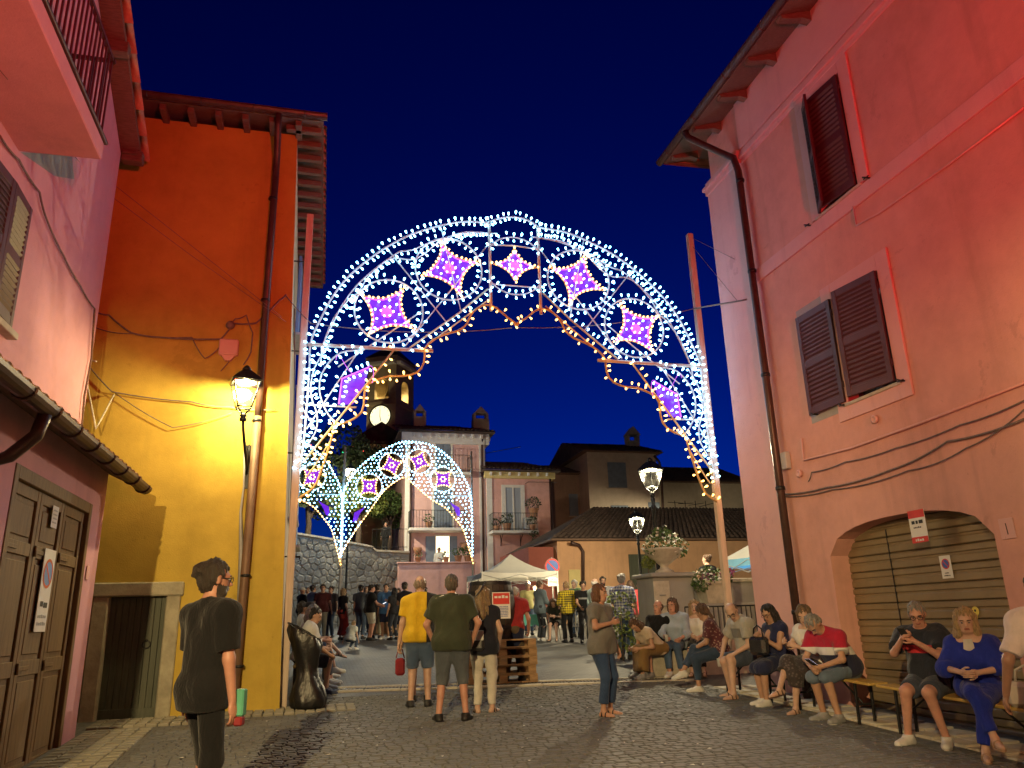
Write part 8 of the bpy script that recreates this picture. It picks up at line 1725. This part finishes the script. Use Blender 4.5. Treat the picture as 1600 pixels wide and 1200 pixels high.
# -- around the tables
q = dict(res=.024)
person('man in grey-blue shirt and dark trousers beside the turquoise table', gp(846, 1002), -70, 1.78, skin=red_, head=(0, 6), Lh=(-.16, .28, 1.0), Rh=(.16, .28, 1.0), top=cloth((.12, .16, .19)), sleeve=1.6, hem=-.14, bottom=cloth((.035, .04, .05)), leg=1.95, hair=br_, shoe='sneaker', shoe_m=m_shoe_white, **q)
person('woman in dark top seated on a white plastic chair', (*pl(868, 23.25)[:2], gz(23.25)), 150, 1.62, 'f', pale, lean=24, head=(10, 16), seat=.45, Lf=(-.1, .4, 0), Rf=(.1, .44, 0), Lh=(-.1, .4, .7), Rh=(.1, .4, .7), top=cloth((.03, .035, .03)), sleeve=.5, bottom=cloth(BLK), leg=.8, hair=br_, hstyle='shoulder', shoe='sandal', **q)
person('man in yellow and black plaid shirt and black trousers', gp(889, 1004), AWAY + 20, 1.74, skin=tan_, head=(20, 10), Lh=(-.16, .3, 1.02), Rh=(.24, .1, .9), top=cloth((.55, .42, .02), 'plaid', (.03, .03, .02)), sleeve=1.5, hem=-.12, bottom=cloth(BLK), leg=1.95, hair=bl_, hstyle='crop', shoe='sneaker', **q)
person('man in black printed T-shirt facing the tables', pl(913, 22.0), 165, 1.74, skin=tan_, head=(0, 20), top=cloth(BLK, 'chestband', (.2, .2, .2), (1.2, 1.25, .08)), sleeve=.6, bottom=cloth((.03, .03, .035)), leg=1.95, Lh=(-.12, .3, .98), Rh=(.12, .3, .98), hair=dk, shoe='sneaker', **q)
person('bald man in mint shirt beside the tables', pl(932, 20.6), -60, 1.8, skin=pale, top=cloth((.36, .46, .44)), sleeve=1.5, bottom=cloth((.2, .19, .17)), leg=1.95, hair=wh_, hstyle='fringe', shoe='sneaker', **q)
person('bearded dark-haired man behind the mint shirt', pl(945, 22.2), 170, 1.86, skin=tan_, beard=dk, top=cloth((.3, .3, .32)), sleeve=.6, bottom=cloth(DEN), leg=1.95, hair=dk, shoe='sneaker', **q)
person('white-haired man in green shirt in front of the orange shed', pl(900, 24.6), 120, 1.8, skin=pale, top=cloth((.10, .2, .08)), sleeve=.6, bottom=cloth(DEN), leg=1.95, hair=wh_, shoe='sneaker', **q)
person('man in blue and white plaid shirt and jeans', pl(974, 16.8), AWAY - 30, 1.86, skin=red_, girth=1.1, head=(10, 16), Lh=(-.2, .32, 1.02), Rh=(.22, .28, 1.0), top=cloth((.5, .52, .58), 'plaid', (.03, .05, .2)), sleeve=.9, hem=-.1, tloose=.028, bottom=cloth((.06, .10, .18), 'denim'), leg=1.97, hair=gr_, shoe='sneaker', res=.018)
person('boy in coral red T-shirt and khaki shorts by the pedestal', pl(1003, 19.5), AWAY + 10, 1.72, skin=tan_, top=cloth((.6, .07, .08)), sleeve=.6, bottom=cloth((.28, .27, .16)), leg=.95, bloose=.024, hair=bkh, shoe='sneaker', **q)
person('woman in dark blue top behind the plaid-shirted man', pl(988, 20.4), AWAY, 1.72, 'f', tan_, top=cloth((.03, .03, .1)), sleeve=.5, bottom=cloth((.16, .14, .1)), leg=1.9, hair=br_, hstyle='shoulder', shoe='sneaker', **q)
tw0 = PY(1105, 880, 17.5); person('woman with hair in a bun and black sleeveless top on the terrace', (tw0.x, 17.5, 1.32), AWAY + 25, 1.72, 'f', pale, head=(30, 0), Lh=(-.12, .3, 1.25), top=cloth(BLK), sleeveless=True, neck=.04, bottom=cloth(BLK), leg=1.95, hair=br_, hstyle='bun', shoe='sneaker', res=.018)
tw1 = PY(1168, 900, 19.2); person('grey-haired man seated under the blue-lined gazebo', (tw1.x, 19.2, 1.15), 80, 1.74, skin=red_, seat=.45, Lf=(-.1, .42, 0), Rf=(.1, .42, 0), top=cloth((.12, .2, .28)), sleeve=.7, bottom=cloth(DEN), leg=1.9, hair=wh_, hstyle='crop', shoe='sneaker', **q)
# -- crowd towards the rubble wall
def far(label, px, y, yaw, H, top_, bot_, leg_, hair_=dk, hs='short', **kw):
    kw.setdefault('sleeve', .6); d_ = dict(skin=tan_, top=cloth(top_), bottom=cloth(bot_) if bot_ else None, leg=leg_, hair=hair_, hstyle=hs, shoe='sneaker', res=.028, fingers=False); d_.update(kw); loc_ = pl(px, y); return person(label, loc_, yaw, H, **d_)
far('man in flat cap and black jacket by the rubble wall', 470, 28.5, -60, 1.72, BLK, (.03, .03, .04), 1.9, (.45, .43, .4), 'cap', sleeve=1.7, Lh=(-.1, .3, 1.1), Rh=(.1, .3, 1.1)); far('man in light blue shirt among the crowd by the rubble wall', 487, 29.5, -50, 1.80, (.35, .45, .55), (.3, .28, .22), 1.9); far('large man in maroon T-shirt and beige trousers', 503, 27.5, 172, 1.80, (.09, .022, .022), (.22, .2, .16), 1.95, girth=1.25, belly=.5); far('man in dark shirt and jeans beside the maroon T-shirt', 516, 28.4, 150, 1.74, (.04, .035, .04), DEN, 1.95)
far('woman in black top and long red skirt', 535, 27.0, -60, 1.66, BLK, None, 1.0, bl_, 'bob', sex='f', skirt=(cloth((.36, .04, .03)), 1.8), skin=pale)
oP, j = person('man in black T-shirt and white shorts checking his phone', gp(577, 1001), -75, 1.76, skin=red_, head=(-10, 16), Lh=(-.1, .36, 1.08), Rh=(.1, .38, 1.08), girth=1.12, belly=.3, top=cloth(BLK), sleeve=.65, bottom=cloth((.6, .58, .48)), leg=.95, bloose=.03, hair=dk, shoe='sneaker', **q)
b = MB(); b.bbox((-.04, -.08, -.005), (.04, .08, .005), .004); tag(obj('phone', b, emis('pale_phone_screen', (.9, .95, 1), 1.2), None, world_pt(oP, (.02, .5, 1.16)), (R(25), 0, R(-75))), 'glowing phone held by the man in white shorts', 'phone')
person('man in blue shirt and navy shorts drinking from a cup', gp(602, 999), 160, 1.78, skin=tan_, Lh=(-.16, .26, 1.2), top=cloth((.06, .16, .36)), sleeve=1.3, hem=-.14, tloose=.028, bottom=cloth(NAVY), leg=.95, bloose=.024, hair=dk, shoe='sneaker', shoe_m=m_shoe_white, **q)
far('man in grey T-shirt behind the man with white shorts', 563, 27.2, -30, 1.76, (.07, .08, .1), DEN, 1.9); far('man in charcoal T-shirt with his back to the street', 589, 27.4, AWAY, 1.78, (.045, .045, .05), (.3, .27, .2), 1.9); far('person in black standing high at the back of the crowd', 583, 34.5, AWAY, 1.82, BLK, BLK, 1.9); far('woman with fair hair laughing in the crowd', 572, 31.5, 160, 1.74, (.45, .33, .28), DEN, 1.9, br_, 'shoulder', sex='f', skin=pale); far('woman in black with long dark hair beside the blue shirt', 616, 26.2, 30, 1.64, (.02, .02, .025), (.03, .035, .05), 1.9, bkh, 'long', sex='f'); far('young man in black T-shirt turned towards the corner house', 632, 24.5, -40, 1.80, (.02, .02, .03), (.25, .22, .17), .95, Lh=(-.2, .3, 1.1)); far('woman in dark dress behind the bald man', 622, 29, 140, 1.62, (.03, .025, .04), None, 1, br_, 'bob', sex='f', skirt=(cloth((.03, .025, .04)), 1.2)); far('man in white shirt far up the piazza', 479, 33.0, 165, 1.76, (.5, .5, .48), DEN, 1.9, gr_); far('man in grey polo near the barrel', 826, 26.5, 170, 1.74, (.5, .46, .2), DEN, 1.9, gr_); far('woman in white blouse serving under the gazebo', 838, 29.2, 175, 1.64, (.58, .56, .52), DEN, 1.9, dk, 'bun', sex='f', skin=pale); far('man in navy T-shirt near the gazebo leg', 755, 28.0, 175, 1.76, (.03, .04, .09), DEN, 1.9)
person('toddler in white T-shirt and jeans crouching near the flank bench', pl(548, 22.5), -40, 1.05, skin=pale, lean=20, pelvis=(0, 0, .30), Lf=(-.1, .12, 0), Rf=(.1, .12, 0), top=cloth((.58, .6, .56)), bottom=cloth(DEN), leg=1.9, hair=bl_, shoe='sneaker', shoe_m=m_shoe_white, res=.02)
v = PY(686, 870, YH - 1.2); person('man in white shirt at the lit terrace door of the corner house', (v.x, YH - 1.2, zf0 - 1.0), 150, 1.76, skin=tan_, Lh=(-.1, .3, 1.15), top=cloth((.55, .54, .52)), sleeve=1.5, bottom=cloth((.1, .1, .12)), leg=1.9, hair=dk, shoe='sneaker', res=.028, fingers=False)
v = PY(603, 830, 42.2); person('person in dark clothes leaning on the wrought iron balustrade', (v.x, 42.2, 5.15), 150, 1.72, skin=tan_, top=cloth(BLK), sleeve=1.5, bottom=cloth(BLK), leg=1.9, hair=dk, shoe='sneaker', res=.028, fingers=False)
print('people', NPEOPLE, time.time() - T0)

# scraps of paper and confetti trodden into the cobbles
b = MB()
for k in range(110):
    x_, y_ = rng.uniform(-1.5, 6.0), rng.uniform(6.5, 12.6); a_ = rng.uniform(0, 6.28); s_ = rng.uniform(.008, .03); z_ = gz(y_) + .024; c_, d_ = math.cos(a_) * s_, math.sin(a_) * s_; b.quad((x_ - c_, y_ - d_, z_), (x_ + d_ * .7, y_ - c_ * .7, z_ + .004), (x_ + c_, y_ + d_, z_), (x_ - d_ * .7, y_ + c_ * .7, z_ + .003))
tag(obj('litter', b, m_paper), 'scraps of white paper scattered over the cobbles', 'litter', kind='stuff')
